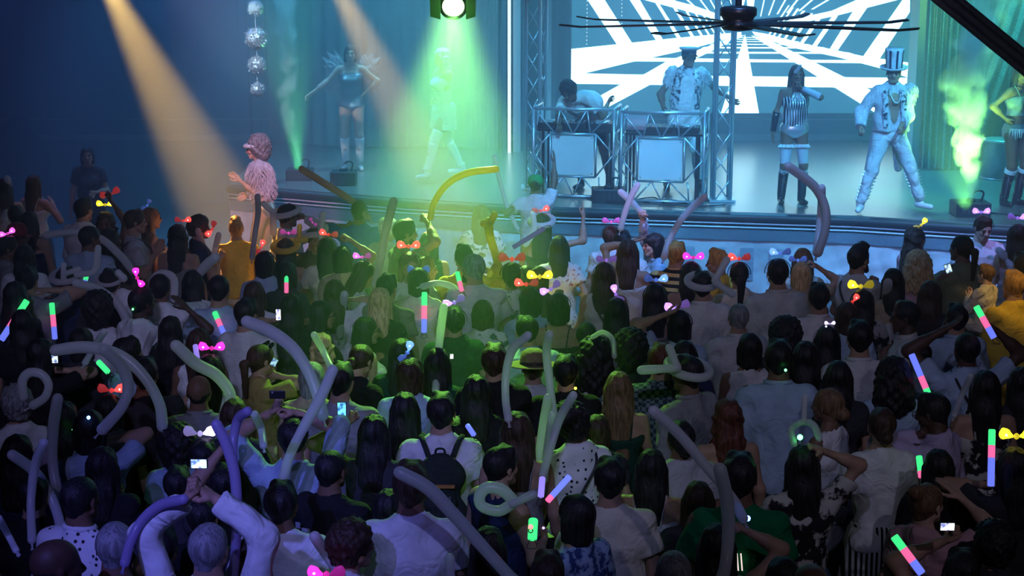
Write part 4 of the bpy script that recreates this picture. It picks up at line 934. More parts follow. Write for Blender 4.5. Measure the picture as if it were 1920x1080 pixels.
P('a15', 44, 456, 1.66, 0, 'Wlong/black', 'tee/white', 'skirt/paleblue', 'with loose black hair and white tshirt above the upright glow stick at far left')
P('a16', 49, 497, 1.78, 5, 'short/black', 'loosetee/grey', 'pants/charcoal', 'in wide grey tshirt, between the two glow sticks at the left edge', Rr=('px', 88, 530))
P('a17', 122, 499, 1.72, 0, 'short/black', 'tee/navy', 'pants/black', 'in navy tshirt wearing a twisted balloon hat at the left')
P('a18', 204, 503, 1.74, 0, 'short/black', 'loosetee/charcoal', 'pants/black', 'in charcoal tshirt beside a lilac balloon end, left crowd')
P('a19', 262, 538, 1.72, 40, 'short/black', 'tee/white', 'pants/white', 'in white tshirt with head turned right, just below the pink bow lights', skin='dark')
P('a20', 298, 510, 1.76, 0, 'buzz/black', 'shirt/white', 'pants/navy', 'in white collared shirt holding a looped balloon overhead', L=('px', 282, 545), Rr=('px', 324, 570), hands=(gr, gr), skin='brown')
P('a21', 361, 504, 1.66, 10, 'Wlong/black', 'tee/white', 'skirt/white', 'with dark hair reaching up to the tall curved balloon, left centre', Rr=('px', 352, 570, .2), hands=(rx, gr))
P('a22', 27, 525, 1.66, 20, 'Wlong/black', 'tee/charcoal', 'skirt/black', 'with long dark hair holding a slanted glow stick at the left edge', L=('px', 8, 612), hands=(gr, rx))
P('a23', 183, 553, 1.64, 0, 'Wafro/black', 'tank/white', 'skirt/white', 'with round curly hair and white tank under the left balloon curve', skin='brown')
P('a24', 150, 612, 1.70, 10, 'Wbob/black', 'tee/charcoal', 'pants/black', 'in charcoal with bobbed black hair below the round curly hair')
P('a25', 40, 578, 1.66, -20, 'Wlong/black', 'tee/black', 'pants/black', 'all in black with long hair, just under the slanted left glow stick')
P('a26', 318, 590, 1.62, 10, 'Wlong/black', 'tee/black', 'pants/black', 'in black with an open hand raised beside the curved balloon, left', Rr=('px', 350, 562), hands=(rx, op), skin='dark')
# --- centre left
P('b28', 442, 409, 1.60, -10, 'quiff/gold', 'loosetee/yellow', 'pants/cream', 'in bright yellow lit tshirt with golden hair')
P('b29', 537, 381, 1.74, 55, 'short/black', 'shirt/offwhite', 'pants/white', 'with a white balloon crown and raised fist before the stage skirt', Rr=('px', 577, 398), hands=(rx, gr), skin='brown')
P('b30', 673, 372, 1.80, 0, 'buzz/black', 'tee/blue', 'pants/navy', 'in plain blue tshirt facing the stage', skin='brown', L=('px', 648, 414), hands=(gr, rx))
P('b31', 757, 409, 1.84, 70, 'short/black', 'tee/olive', 'pants/olive', 'bearded in olive tshirt holding up the long yellow balloon', Rr=('px', 807, 402), hands=(rx, gr))
P('b32', 726, 408, 1.62, 40, 'short/white', 'tee/offwhite', 'pants/white', 'in pale cap and shirt left of the bearded one', Rr='chest')
P('b33', 535, 445, 1.64, 5, 'Wlong/black', 'sundress/pinstripe', '', 'with long dark hair, twisted yellow balloon crown and pink bow', Rr='hip')
P('b34', 588, 426, 1.56, 150, 'short/brown', 'shirt/sparkle', 'pants/white', 'in glittering shirt, short, wearing a white balloon hat with upright end')
P('b35', 613, 442, 1.66, 0, 'Wlong/black', 'tee/cream', 'skirt/tan', 'in cream tshirt with long dark hair under a red bow, beside the blue tshirt', L='chest')
P('b36', 641, 459, 1.68, 5, 'Wbob/black', 'tee/tan', 'skirt/tan', 'in tan with hand raised at the blue tshirt', Rr=('px', 655, 437), hands=(rx, gr))
P('b37', 670, 486, 1.66, 60, 'Wlong/brown', 'dress/offwhite', '', 'in pale dress looking down right, with a pink bow', hp=22, Rr='front')
P('b38', 496, 468, 1.68, 0, 'Wbob/black', 'tee/paleblue', 'skirt/white', 'in pale blue tshirt under a red bow, right of the yellow tshirt', skin='brown')
P('b39', 537, 489, 1.64, 20, 'Wbob/black', 'tee/charcoal', 'skirt/pinstripe', 'with black bob directly behind the small upright glow stick', skin='brown')
P('b40', 409, 512, 1.80, 0, 'buzz/black', 'loosetee/paleblue', 'pants/navy', 'broad with cropped hair in pale blue tshirt above a short glow stick')
P('b41', 476, 525, 1.66, 0, 'Wverylong/brown', 'tee/white', 'skirt/white', 'with very long straight brown hair, behind the dancer on the podium', hr=0)
P('b42', 459, 558, 1.74, 20, 'short/black', 'loosetee/offwhite', 'pants/charcoal', 'in off white tshirt above the start of the thick arching balloon')
P('b43', 545, 549, 1.66, 0, 'Wverylong/black', 'tank/black', 'pants/black', 'in black tank with very long black hair beside a lit phone', L=('px', 524, 588), hands=(gr, rx))
P('b44', 600, 562, 1.66, 65, 'Wlong/black', 'tee/black', 'pants/black', 'in black looking right with loose black hair, left of the short balloon')
P('b45', 627, 522, 1.66, 0, 'Wlong/brown', 'tee/white', 'skirt/white', 'with long brown hair and white tshirt at the foot of the upright balloon', Rr=('px', 645, 548), hands=(rx, gr))
P('b46', 712, 537, 1.66, 10, 'Wverylong/blonde', 'dress/black', '', 'with very long blonde hair in the green light')
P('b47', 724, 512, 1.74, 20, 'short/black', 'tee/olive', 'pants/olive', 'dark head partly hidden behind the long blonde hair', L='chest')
P('b48', 684, 592, 1.66, 65, 'Wlong/black', 'tank/white', 'skirt/white', 'with glasses and long black hair in white tank looking right')
# --- centre
P('c49', 1004, 328, 1.60, 12, 'short/black', 'loosetee/white', 'pants/white', 'in green cap and white tshirt reaching up to the leaning performer', skin='brown', Rr=('px', 1043, 272, .30), L=('px', 955, 404, .1), hands=(gr, op))
P('c50', 902, 382, 1.68, 0, 'Wverylong/brown', 'loosetee/floral', 'longskirt/white', 'in loose floral top with very long brown hair before the stage skirt', L='front', Rr='front')
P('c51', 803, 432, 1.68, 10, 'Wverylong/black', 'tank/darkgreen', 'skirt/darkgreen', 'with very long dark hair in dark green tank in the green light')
P('c52', 870, 457, 1.72, -10, 'short/black', 'shirt/yellow', 'pants/olive', 'in yellow lit shirt just left of the giraffe balloon', Rr=('px', 928, 496, .1), hands=(rx, gr))
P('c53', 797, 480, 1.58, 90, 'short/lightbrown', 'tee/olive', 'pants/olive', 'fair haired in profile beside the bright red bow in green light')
P('c54', 889, 472, 1.84, -10, 'buzz/grey', 'polo/offwhite', 'pants/olive', 'tall with cropped grey hair and pale polo shirt, arm bent over a bag', Rr='chest', hy=-25)
P('c55', 768, 470, 1.72, 165, 'Wlong/lightbrown', 'dress/offwhite', '', 'facing the hall in pale dress with a bright red bow', L='chest')
P('c56', 784, 500, 1.64, 0, 'Wbob/black', 'dress/cream', '', 'in cream dress with a blue bow and black bob in the green light')
P('c57', 960, 489, 1.68, 0, 'Wlowbun/brown', 'dress/floral', '', 'in floral dress with hair tied low under a dark red bow')
P('c58', 1010, 497, 1.64, 5, 'Wbob/brown', 'tee/charcoal', 'skirt/charcoal', 'with brown bob crossed by a bright yellow bow')
P('c59', 1016, 398, 1.70, 10, 'Wlong/black', 'cami/black', 'skirt/black', 'in black camisole pointing far right with bare arm, balloon round the head', Rr=('px', 1102, 398, .15), hands=(rx, pt_), L='front')
P('c60', 1049, 440, 1.66, 5, 'Wverylong/black', 'dress/redfloral', '', 'in white dress with small red flowers and very long black hair', Rr=('px', 1084, 560))
P('c61', 985, 496, 1.60, 20, 'Wbob/brown', 'tee/tan', 'skirt/tan', 'small brown head between the dark red bow and the yellow bow')
P('c62', 995, 536, 1.66, 0, 'Wbob/black', 'tee/paleblue', 'skirt/white', 'in pale blue tshirt with red light at the head, centre', L='front')
P('c63', 1047, 547, 1.66, 5, 'Wbob/black', 'sundress/sparkle', '', 'in dark glittering dress with black bob below a violet light')
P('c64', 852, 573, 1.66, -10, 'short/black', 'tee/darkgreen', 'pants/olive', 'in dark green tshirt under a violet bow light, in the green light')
P('c65', 998, 594, 1.72, -15, 'short/black', 'shirt/paleblue', 'pants/white', 'in pale blue shirt leaning over, between two tall balloons', lean=12)
P('c66', 1100, 601, 1.62, 0, 'Wpony/black', 'tee/black', 'skirt/black', 'small with black ponytail before the blue gap in the crowd')
# --- centre right
P('d67', 1145, 420, 1.66, 20, 'Wbuzz/brown', 'tee/white', 'pants/white', 'short haired in white tshirt with pinkish bow, beside the crossed balloons', hr=0)
P('d68', 1133, 490, 1.68, 5, 'Wlong/brown', 'tank/offwhite', 'skirt/offwhite', 'with long brown hair, violet bow and thin bag strap')
P('d69', 1168, 430, 1.74, 0, 'short/black', 'tee/white', 'pants/white', 'dark haired in white tshirt just left of the raised bare arm')
P('d70', 1178, 446, 1.70, 10, 'Wlong/brown', 'cami/offwhite', 'skirt/checker', 'in camisole and black and white checked skirt with arm raised', L=('px', 1187, 442, .1), Rr='chest', hands=(op, gr))
P('d71', 1228, 435, 1.64, -100, 'Wfringe/black', 'shirt/paleblue', 'pants/white', 'smiling with black fringe, pink lit arm up holding a balloon', Rr=('px', 1203, 398, .0), hands=(rx, gr), skin='light', L='front')
P('d72', 1268, 451, 1.72, 25, 'short/gold', 'polo/hstripe', 'pants/charcoal', 'in black and gold striped polo shirt', L='front')
P('d73', 1348, 468, 1.62, -60, 'quiff/gold', 'tee/yellow', 'pants/tan', 'with golden lit curls and yellow top looking left', hy=-15)
P('d74', 1296, 488, 1.66, 5, 'Wlong/black', 'cami/lilac', 'skirt/charcoal', 'with dark hair under a bright pink bow, right of the striped polo')
P('d75', 1318, 507, 1.74, 0, 'short/black', 'shirt/white', 'pants/white', 'in white shirt wearing a twisted balloon hat with two long ends')
P('d76', 1387, 488, 1.70, 0, 'Wpony/black', 'tee/cream', 'pants/cream', 'in cream top with dark ponytail and a red bow')
P('d77', 1460, 481, 1.86, 0, 'buzz/black', 'shirt/offwhite', 'pants/charcoal', 'large in off white shirt with a blue bow on cropped hair', skin='tan')
P('d78', 1506, 463, 1.68, 0, 'Wverylong/lightbrown', 'tee/cream', 'skirt/cream', 'with very long fair hair behind the blue bow, right of the large shirt')
P('d79', 1503, 489, 1.62, 5, 'Wbob/blonde', 'tee/tan', 'skirt/tan', 'blonde with a blue bow, under the tall curved grey balloons', Rr=('px', 1532, 486), hands=(rx, gr))
P('d80', 1229, 529, 1.68, 0, 'Wverylong/black', 'cami/grey', 'skirt/grey', 'with very long black hair and a blue bow before the striped polo')
P('d81', 1275, 579, 1.68, 0, 'Wbob/black', 'tee/paleblue', 'pants/denim', 'with black braids, violet bow light and pale blue tshirt', L='head')
P('d82', 1156, 556, 1.68, 0, 'Wlong/black', 'tee/grey', 'skirt/redfloral', 'with long dark hair under a violet bow and red patterned skirt')
P('d83', 1386, 566, 1.78, 0, 'buzz/grey', 'shirt/offwhite', 'pants/navy', 'grey haired in off white shirt in front of the cream top', L='front')
P('d84', 1472, 602, 1.66, 0, 'Wafro/black', 'tee/charcoal', 'pants/black', 'with rounded curly hair directly below the large white shirt')
P('d85', 1537, 529, 1.78, 0, 'short/black', 'shirt/white', 'pants/white', 'in white shirt with thick black hair right of the large shirt')
# --- right
P('e86', 1610, 458, 1.78, 50, 'quiff/black', 'tee/offwhite', 'pants/charcoal', 'in printed off white tshirt writing or holding a pen, facing right', L='front', Rr=('px', 1640, 540), hands=(gr, gr), skin='tan')
P('e87', 1715, 424, 1.68, 75, 'Wwavy/brown', 'tee/pink', 'skirt/pink', 'in pinkish top with long wavy hair and a yellow bow looking right', Rr='front')
P('e88', 1722, 471, 1.66, 5, 'Wbigcurl/blonde', 'tee/pink', 'skirt/white', 'with big pale blonde curls in front of the pinkish top')
P('e89', 1806, 438, 1.80, -40, 'pony/black', 'shirt/olive', 'pants/charcoal', 'in olive shirt with dark ponytail holding a phone, facing left', L=('px', 1778, 508), hands=(gr, rx), skin='brown')
P('e90', 1842, 400, 1.74, 172, 'short/brown', 'tee/white', 'pants/charcoal', 'facing the hall in white tshirt with dark print and violet cat ears', skin='light', L='front', hp=14)
P('e91', 1910, 418, 1.68, 10, 'Wlong/black', 'cami/pink', 'skirt/pink', 'at the right edge in pink camisole with a violet bow')
P('e92', 1676, 501, 1.68, 0, 'Wverylong/black', 'tank/tan', 'skirt/tan', 'with very long black hair beside a wide upright balloon, right')
P('e93', 1745, 524, 1.68, 15, 'Wverylong/brown', 'dress/charcoal', '', 'with very long brown hair, arm up, below the pale blonde curls', Rr='chest')
P('e95', 1905, 505, 1.80, -15, 'short/gold', 'shirt/yellow', 'pants/yellow', 'in yellow lit shirt carrying a small child on one arm', L=('px', 1852, 600, .2), hands=(op, rx))
P('e94', 1851, 493, .96, -40, 'short/lightbrown', 'shirt/cream', 'shorts/cream', 'small child in cream shirt carried on the arm of the yellow shirt', base=.86, legs=[(-.13, .34, .42), (.13, .30, .40)], Rr='front', L='chest', skin='light')
P('e96', 1921, 470, 1.74, -10, 'short/brown', 'tee/paleblue', 'pants/navy', 'cut by the right edge in pale blue tshirt behind the yellow shirt')
P('e97', 1618, 540, 1.68, 0, 'Wlong/black', 'dress/darkfloral', '', 'with bushy dark hair and a bright yellow bow, right of the white shirt')
P('e98', 1590, 564, 1.64, 5, 'Wbob/brown', 'tee/paleblue', 'skirt/white', 'with brown bob under a thin red lit headband')
P('e100', 1702, 562, 1.76, -80, 'short/black', 'shirt/offwhite', 'pants/charcoal', 'in off white shirt looking left in profile, right crowd', skin='dark', L='front')
P('e101', 1796, 568, 1.72, 0, 'short/black', 'shirt/paleblue', 'pants/navy', 'in pale blue shirt with thick black hair left of the carried child')
P('e102', 1614, 599, 1.80, 0, 'short/black', 'shirt/offwhite', 'pants/navy', 'with square black hair and wide off white shirt, below the yellow bow')
P('e103', 1552, 608, 1.66, 0, 'Wlong/black', 'tee/charcoal', 'skirt/black', 'in charcoal with long black hair and a tiny white light on top')
# --- middle rows
P('f105', 235, 630, 1.74, 60, 'short/black', 'tee/paleblue', 'pants/navy', 'in pale blue tshirt looking right under the double balloon arch', Rr='front')
P('f106', 74, 632, 1.68, 30, 'Wlong/black', 'tee/black', 'pants/black', 'in black filming with a small lit phone at the left', Rr=('px', 104, 680), hands=(rx, gr))
P('f107', 372, 613, 1.66, 0, 'Wlong/brown', 'tank/white', 'skirt/white', 'with brown hair above the pink bow and a short lilac stick', skin='brown')
P('f108', 392, 662, 1.66, 0, 'Wlong/black', 'tank/white', 'skirt/white', 'in white tank with black hair wearing the pink bow, left')
P('f109', 371, 700, 1.78, 0, 'bald/black', 'shirt/grey', 'pants/charcoal', 'bald in grey collared shirt inside the curve of a balloon', skin='brown')
P('f110', 203, 737, 1.60, 0, 'Wbob/black', 'tee/charcoal', 'skirt/charcoal', 'small with black bob and a red cat ear light')
P('f111', 30, 724, 1.66, -20, 'Wcurly/grey', 'shirt/white', 'skirt/white', 'in white shirt with curly grey hair wearing a looped balloon', L='front')
P('f112', 117, 750, 1.68, 10, 'Wverylong/black', 'tank/lilac', 'skirt/white', 'in lilac tank with very long black hair beside a tall balloon')
P('f113', 333, 803, 1.66, 0, 'Wafro/black', 'tee/paleblue', 'skirt/white', 'with large curly hair in pale blue tshirt near red finger lights', skin='brown')
P('f114', 380, 823, 1.62, 0, 'Wshort/black', 'tee/charcoal', 'pants/black', 'dark haired with bright white cat ear lights')
P('f116', 165, 766, 1.66, -10, 'Wbob/black', 'tee/paleblue', 'skirt/white', 'in pale blue tshirt raising a hand to the inner arching balloon', Rr=('px', 192, 808), hands=(rx, gr))
P('f117', 487, 642, 1.70, 55, 'Wpony/brown', 'tee/mustard', 'skirt/tan', 'in yellow patterned top with sunglasses on the head, holding up a phone', Rr=('px', 522, 690), hands=(rx, gr))
P('f118', 603, 622, 1.64, 170, 'Wwavy/blonde', 'tee/tan', 'skirt/tan', 'facing the hall with wavy blonde hair behind a short balloon')
P('f119', 667, 642, 1.68, 30, 'Wlowbun/brown', 'tee/black', 'pants/black', 'in black tshirt with low brown bun and head bowed', hp=25)
P('f120', 637, 678, 1.76, 10, 'short/black', 'loosetee/grey', 'pants/charcoal', 'in wide grey tshirt right of the crossing balloons')
P('f121', 583, 676, 1.62, 10, 'Wbob/grey', 'tee/tan', 'skirt/tan', 'with grey bob between the crossing balloons')
P('f122', 768, 668, 1.68, 10, 'Wbob/brown', 'loosetee/paleblue', 'pants/white', 'in pale blue wide tshirt with a small blue light on brown bob')
P('f123', 752, 632, 1.68, 10, 'Wlong/black', 'tee/darkgreen', 'skirt/darkgreen', 'in dark green with long black hair, behind the small blue light')
P('f124', 758, 733, 1.70, 0, 'Wlong/black', 'tank/charcoal', 'skirt/charcoal', 'in charcoal tank with long black hair, left of the backpack')
P('f125', 548, 782, 1.76, 5, 'short/black', 'rolled/paleblue', 'pants/charcoal', 'in pale blue shirt filming with both arms overhead', L=('px', 508, 752, .1), Rr=('px', 545, 752, .1), hands=(gr, gr))
P('f126', 927, 643, 1.80, 0, 'short/brown', 'tee/black', 'pants/black', 'in black tshirt with brown hair left of the straw hat')
P('f127', 1000, 662, 1.68, 0, 'short/brown', 'shirt/offwhite', 'pants/tan', 'wearing a straw hat between the tall balloons', lean=5)
P('f128', 1061, 664, 1.76, 0, 'short/black', 'tee/black', 'pants/black', 'in black tshirt and black hair right of the straw hat')
P('f129', 1115, 633, 1.68, 0, 'Wbigcurl/black', 'dress/floral', '', 'with big black curls in floral dress')
P('f130', 827, 735, 1.78, 0, 'short/black', 'tee/offwhite', 'pants/charcoal', 'carrying a black backpack over an off white tshirt')
P('f131', 969, 769, 1.68, 0, 'Wverylong/brown', 'cami/grey', 'skirt/navy', 'with very long brown hair just below the straw hat')
P('f132', 1083, 752, 1.70, -15, 'Wcurly/black', 'tee/dots', 'skirt/dots', 'in white dotted top with a dark diagonal bag strap', hr=-14, skin='brown')
P('f133', 854, 780, 1.40, 10, 'short/black', 'tee/grey', 'pants/charcoal', 'child with black hair peeping behind the backpack')
P('f134', 820, 650, 1.66, 10, 'Wlong/black', 'tee/darkgreen', 'skirt/olive', 'with long black hair at the foot of the pale green lit balloon', Rr='chest')
P('f136', 1160, 694, 1.68, -5, 'Wverylong/lightbrown', 'cami/darkgreen', 'skirt/darkgreen', 'with very long blonde hair in dark strapped top')
P('f138', 1182, 625, 1.66, 0, 'Wafro/black', 'tee/charcoal', 'pants/black', 'with dark afro left of the plaid shirt')
P('f146', 1240, 642, 1.76, 10, 'short/auburn', 'shirt/plaid', 'pants/charcoal', 'in dark plaid shirt and reddish hair')
P('f139', 1292, 664, 1.76, -40, 'short/black', 'shirt/grey', 'pants/charcoal', 'in grey shirt wearing a three pointed white balloon hat', skin='brown')
P('f140', 1284, 636, 1.70, 0, 'Wlong/black', 'tee/navy', 'skirt/navy', 'with long black hair just behind the three pointed balloon hat')
P('f141', 1407, 622, 1.70, -5, 'Wbob/black', 'tank/offwhite', 'pants/offwhite', 'in off white sleeveless top with full black bob', skin='brown')
P('f142', 1462, 635, 1.82, 5, 'short/black', 'shirt/paleblue', 'pants/navy', 'large in crisp pale blue shirt, back turned, right of centre', skin='brown')
P('f143', 1512, 637, 1.68, 5, 'Wverylong/black', 'tee/charcoal', 'skirt/charcoal', 'with very long black hair right of the crisp pale blue shirt')
P('f144', 1366, 745, 1.68, -10, 'Wwavy/auburn', 'sundress/maroon', '', 'in maroon dress with wavy auburn hair')
P('f145', 1278, 784, 1.70, -10, 'lowbun/black', 'tee/palegrey', 'pants/grey', 'in pale grey tshirt with tied black hair beneath the long slanting balloon', skin='brown')
P('f147', 1556, 724, 1.68, -50, 'Wlowbun/lightbrown', 'tank/white', 'skirt/grey', 'in white tank with tied fair hair and headband looking left', skin='brown')
P('f150', 1816, 620, 1.78, -5, 'buzz/black', 'loosetee/paleblue', 'pants/navy', 'in pale blue tshirt with both arms raised clapping', L=('px', 1768, 600, .1), Rr=('px', 1868, 600, .1), hands=(op, op), skin='dark')
P('f151', 1573, 674, 1.68, 5, 'Wverylong/black', 'tee/charcoal', 'skirt/black', 'with very long black hair below the square black hair')
P('f152', 1676, 672, 1.68, 0, 'Wbigcurl/black', 'tee/paleblue', 'skirt/white', 'with big black curls in pale blue top beside the hanging glow stick')
P('f153', 1656, 760, 1.70, 0, 'Wlowbun/brown', 'tee/white', 'longskirt/vstripe', 'in white tshirt and black and white striped skirt', L='front')
P('f154', 1762, 734, 1.74, -55, 'short/black', 'shirt/lilac', 'pants/charcoal', 'in lilac shirt with glasses looking down left', skin='dark', L=('px', 1722, 800), hp=12)
P('f155', 1850, 692, 1.70, 0, 'Wverylong/black', 'cami/darkfloral', 'pants/black', 'with very long straight black hair above the upright glow stick, right')
P('f156', 1727, 638, 1.50, -10, 'short/black', 'tee/paleblue', 'pants/navy', 'small dark head between the profile face and the clapping one')
P('f157', 1919, 686, 1.70, 0, 'Wlong/black', 'tee/charcoal', 'pants/black', 'cut by the right edge in charcoal below the yellow shirt')
# --- front rows
P('g158', 145, 889, 1.80, 25, 'buzz/black', 'shirt/dots', 'pants/navy', 'in white shirt with small dark dots, cropped hair', skin='brown')
P('g159', 212, 974, 1.74, 0, 'buzz/grey', 'tank/white', 'pants/navy', 'in white tank with cropped grey hair beside the low curved balloon', skin='brown')
P('g160', 97, 1004, 1.78, 60, 'bald/black', 'tee/black', 'pants/black', 'bald in black at the bottom left corner looking right', skin='dark')
P('g161', 331, 874, 1.60, 0, 'short/black', 'tee/charcoal', 'pants/black', 'dark head just left of the phone held sideways')
P('g162', 378, 929, 1.66, 10, 'Wshort/black', 'tee/black', 'pants/black', 'in black directly behind the raised white sleeves, left')
P('g163', 388, 976, 1.76, 10, 'buzz/grey', 'longsleeve/white', 'pants/white', 'in white long sleeves filming with both arms up, grey cropped hair', L=('px', 352, 905, .1), Rr=('px', 392, 905, .1), hands=(gr, gr))
P('g164', 190, 835, 1.66, 10, 'Wlong/black', 'dress/black', '', 'in black dress right of the two tall balloons, left', L='chest')
P('g165', 525, 902, 1.82, 0, 'short/black', 'loosetee/white', 'pants/navy', 'broad in plain white tshirt, thick black hair, blue lit', skin='brown')
P('g166', 470, 1004, 1.66, 0, 'Wlong/brown', 'tee/black', 'pants/black', 'with straight brown hair at the bottom edge before the broad white tshirt')
P('g167', 618, 840, 1.80, 25, 'buzz/black', 'loosetee/black', 'pants/black', 'in black tshirt with pale printing and cropped hair', skin='brown')
P('g168', 655, 977, 1.66, 60, 'Wcurly/brown', 'tee/white', 'skirt/white', 'in white tshirt with brown curls at the foot of the short slanting balloon')
P('g169', 770, 864, 1.82, 0, 'short/brown', 'tee/white', 'pants/navy', 'broad in white tshirt behind the largest slanting balloon', skin='brown')
P('g170', 728, 915, 1.60, 0, 'Wlong/black', 'tee/black', 'pants/black', 'dark haired in black left of the largest balloon end')
P('g171', 937, 834, 1.68, 50, 'short/black', 'tank/navy', 'pants/navy', 'in navy sleeveless top behind a cluster of clear balloons', Rr='front')
P('g172', 1082, 924, 1.66, -40, 'Wbob/black', 'tee/bluefloral', 'skirt/bluefloral', 'in blue patterned top with dark bob, right of the glow sticks', L='front')
P('g173', 1145, 857, 1.80, 0, 'short/black', 'loosetee/cream', 'pants/tan', 'in cream tshirt with thick black hair, centre front')
P('g174', 1027, 1034, 1.66, 0, 'short/brown', 'tee/charcoal', 'pants/black', 'only the brown hair showing at the bottom edge, under the green glow stick')
P('g175', 1222, 840, 1.68, 10, 'Wlong/black', 'cami/offwhite', 'longskirt/offwhite', 'in off white dress with long black hair, right of the cream tshirt', L='front')
P('g176', 1388, 848, 1.82, 5, 'short/black', 'loosetee/green', 'pants/black', 'in green tshirt with a bright reflective strip', skin='brown')
P('g177', 1264, 1029, 1.74, 0, 'buzz/grey', 'tee/black', 'pants/black', 'only the cropped grey hair showing at the bottom edge')
P('g178', 1345, 980, 1.66, 0, 'Wverylong/black', 'tank/offwhite', 'skirt/grey', 'with very long black hair low in front of the green tshirt', Rr=('px', 1388, 965, .1), hands=(rx, gr))
P('g179', 1507, 832, 1.70, -5, 'Wverylong/black', 'tee/darkfloral', 'jeans/denim', 'in dark floral tshirt with very long hair and arm bent overhead', Rr='head', hands=(rx, gr))
P('g180', 1470, 1042, 1.66, 0, 'Wbob/black', 'tee/black', 'pants/black', 'only the black bob showing at the bottom edge right of the green tshirt')
P('g181', 1523, 1052, 1.72, 0, 'bald/black', 'tee/black', 'pants/black', 'only a bald shiny head showing at the bottom edge', skin='brown')
P('g182', 1762, 840, 1.62, 0, 'Wverylong/black', 'tee/black', 'skirt/black', 'with sleek black hair down the back, left of the upright glow stick')
P('g183', 1738, 902, 1.68, 50, 'Wbun/lightbrown', 'tee/pink', 'skirt/pink', 'in pink top with fair bun, raising one hand with a wristband', Rr=('px', 1806, 910, .15), hands=(rx, op), skin='light')
P('g184', 1868, 980, 1.64, 0, 'Wcurly/black', 'tee/charcoal', 'pants/black', 'with dark curls at the bottom right')
P('g185', 1906, 836, 1.68, -10, 'Wlong/black', 'tee/charcoal', 'pants/black', 'at the right edge under the lowest yellow bow', L=('px', 1862, 890), hands=(gr, rx))
P('g186', 1806, 1030, 1.64, 5, 'short/black', 'tee/lilac', 'pants/black', 'holding a phone sideways at the bottom right', L=('px', 1775, 990, .15), hands=(gr, rx))
P('g187', 30, 812, 1.66, 5, 'Wlong/black', 'tee/navy', 'skirt/navy', 'in navy behind the two crossing balloons at far left')
P('g188', 270, 668, 1.72, -10, 'short/black', 'tee/charcoal', 'pants/black', 'dark haired between the arch and the left curved balloon', Rr=('px', 300, 790, .1))
P('g189', 438, 745, 1.66, 5, 'Wlong/brown', 'tee/charcoal', 'skirt/charcoal', 'brown haired in charcoal between the bald one and the sunglasses')
P('g190', 905, 560, 1.64, 0, 'Wbob/brown', 'dress/floral', '', 'in pale floral dress below the cropped grey hair, green lit')
P('g191', 700, 775, 1.66, 10, 'Wlong/black', 'tee/charcoal', 'skirt/charcoal', 'in charcoal with bare arm raised filming with an upright phone', L=('px', 645, 775, .1), hands=(gr, rx))
P('g195', 915, 985, 1.60, 10, 'Wlong/black', 'tee/black', 'pants/black', 'in black at the bottom right of the largest balloon')
P('g196', 300, 985, 1.60, 0, 'short/black', 'tee/black', 'pants/black', 'in black at the bottom between the white tank and white sleeves')
P('g197', 1310, 900, 1.62, 0, 'Wlong/brown', 'tee/charcoal', 'pants/black', 'brown haired in charcoal behind the upright balloon on the green tshirt')
P('g198', 540, 650, 1.66, 0, 'Wverylong/black', 'tank/black', 'pants/black', 'in black under the thick arching balloon, centre left')
P('g199', 893, 700, 1.64, 0, 'Wlong/black', 'dress/black', '', 'in black dress between the black tshirt and the pale green lit balloon')
P('g200', 60, 890, 1.64, 0, 'short/black', 'tee/black', 'pants/black', 'in black behind the lowest left balloons')
P('g201', 1120, 775, 1.62, 5, 'Wbob/brown', 'tee/charcoal', 'skirt/charcoal', 'in charcoal between the dotted top and the blonde')
P('g202', 420, 870, 1.64, 5, 'short/black', 'tee/charcoal', 'pants/black', 'in charcoal beside the violet lit upright balloon', L='phone', hands=(gr, rx))
P('a0', 163, 272, 1.68, 170, 'Wbob/black', 'tee/charcoal', 'pants/black', 'dim in dark clothes standing alone in the far left haze', L='front')
build_crowd()
# ---------------------------------------------------------------- performers
def perf(pid, px, py, h, f, label, **kw):
    loc = onstage(px, py); kw.setdefault('q', 2); kw.setdefault('group', 'performers on the stage'); return person(pid, 'person '+label, loc, h, f, **kw)
CLOTH['whitefur'] = textured('white_fur', 'noise', (.75, .75, .78), (.5, .5, .55), 60, .95, 1.0, stretch=(1, 1, .3)); CLOTH['whiteboot'] = mat('white_boot', (.75, .76, .78), .3)
CLOTH['beads'] = textured('bead_stripes', 'wave', (.75, .8, .84), (.03, .03, .04), 10, .3, .3, contrast=(.30, .42), stretch=(1, .0, .0), metal=.3)
CLOTH['print'] = textured('jacket_print', 'noise', (.02, .03, .05), (.60, .64, .68), 22, .6, .3, contrast=(.40, .52))
def leg_piece(g, name, t0, t1, m, r=.012, toe=False, spikes=0):
    """a boot shaft or stocking round each leg, from t0 to t1 (0 = ankle, 1 = knee, 2 = hip)"""
    for i in (0, 1):
        A, K, H = g.An[i], g.K[i], g.H[i]; at_ = lambda t: A.lerp(K, t) if t < 1 else K.lerp(H, t-1)
        rr = lambda t: (.040+.016*min(t, 1) if t < 1 else .058+.034*(t-1))+r
        ts = np.linspace(t0, t1, 9); pts = [at_(t)+V3(0, -.014*max(0, math.sin(min(t, 1)*math.pi)), 0) for t in ts]
        MB().tube(pts, [rr(t) for t in ts], 16).build(name, m, g.root, True)
        if spikes:
            for t in np.linspace(.15, .95, spikes):
                for s_ in (-1, 1):
                    c = at_(t)+V3(s_*(rr(t)+.004), .0, 0); MB().tube([c, c+V3(s_*.028, 0, .008)], [.014, .002], 6).build('boot_stud', M_alu, g.root)
def boots(g, m, top=1.0, heel=True):
    leg_piece(g, 'boot_shaft', .02, top, m)
    for i in (0, 1):
        M = Matrix.Translation(g.ft[i][0]) @ Matrix.Rotation(-R(g.ft[i][1]), 4, 'Z'); inst('boot', ('boot',), lambda: shoe_mesh(.06), m, g.root, M)
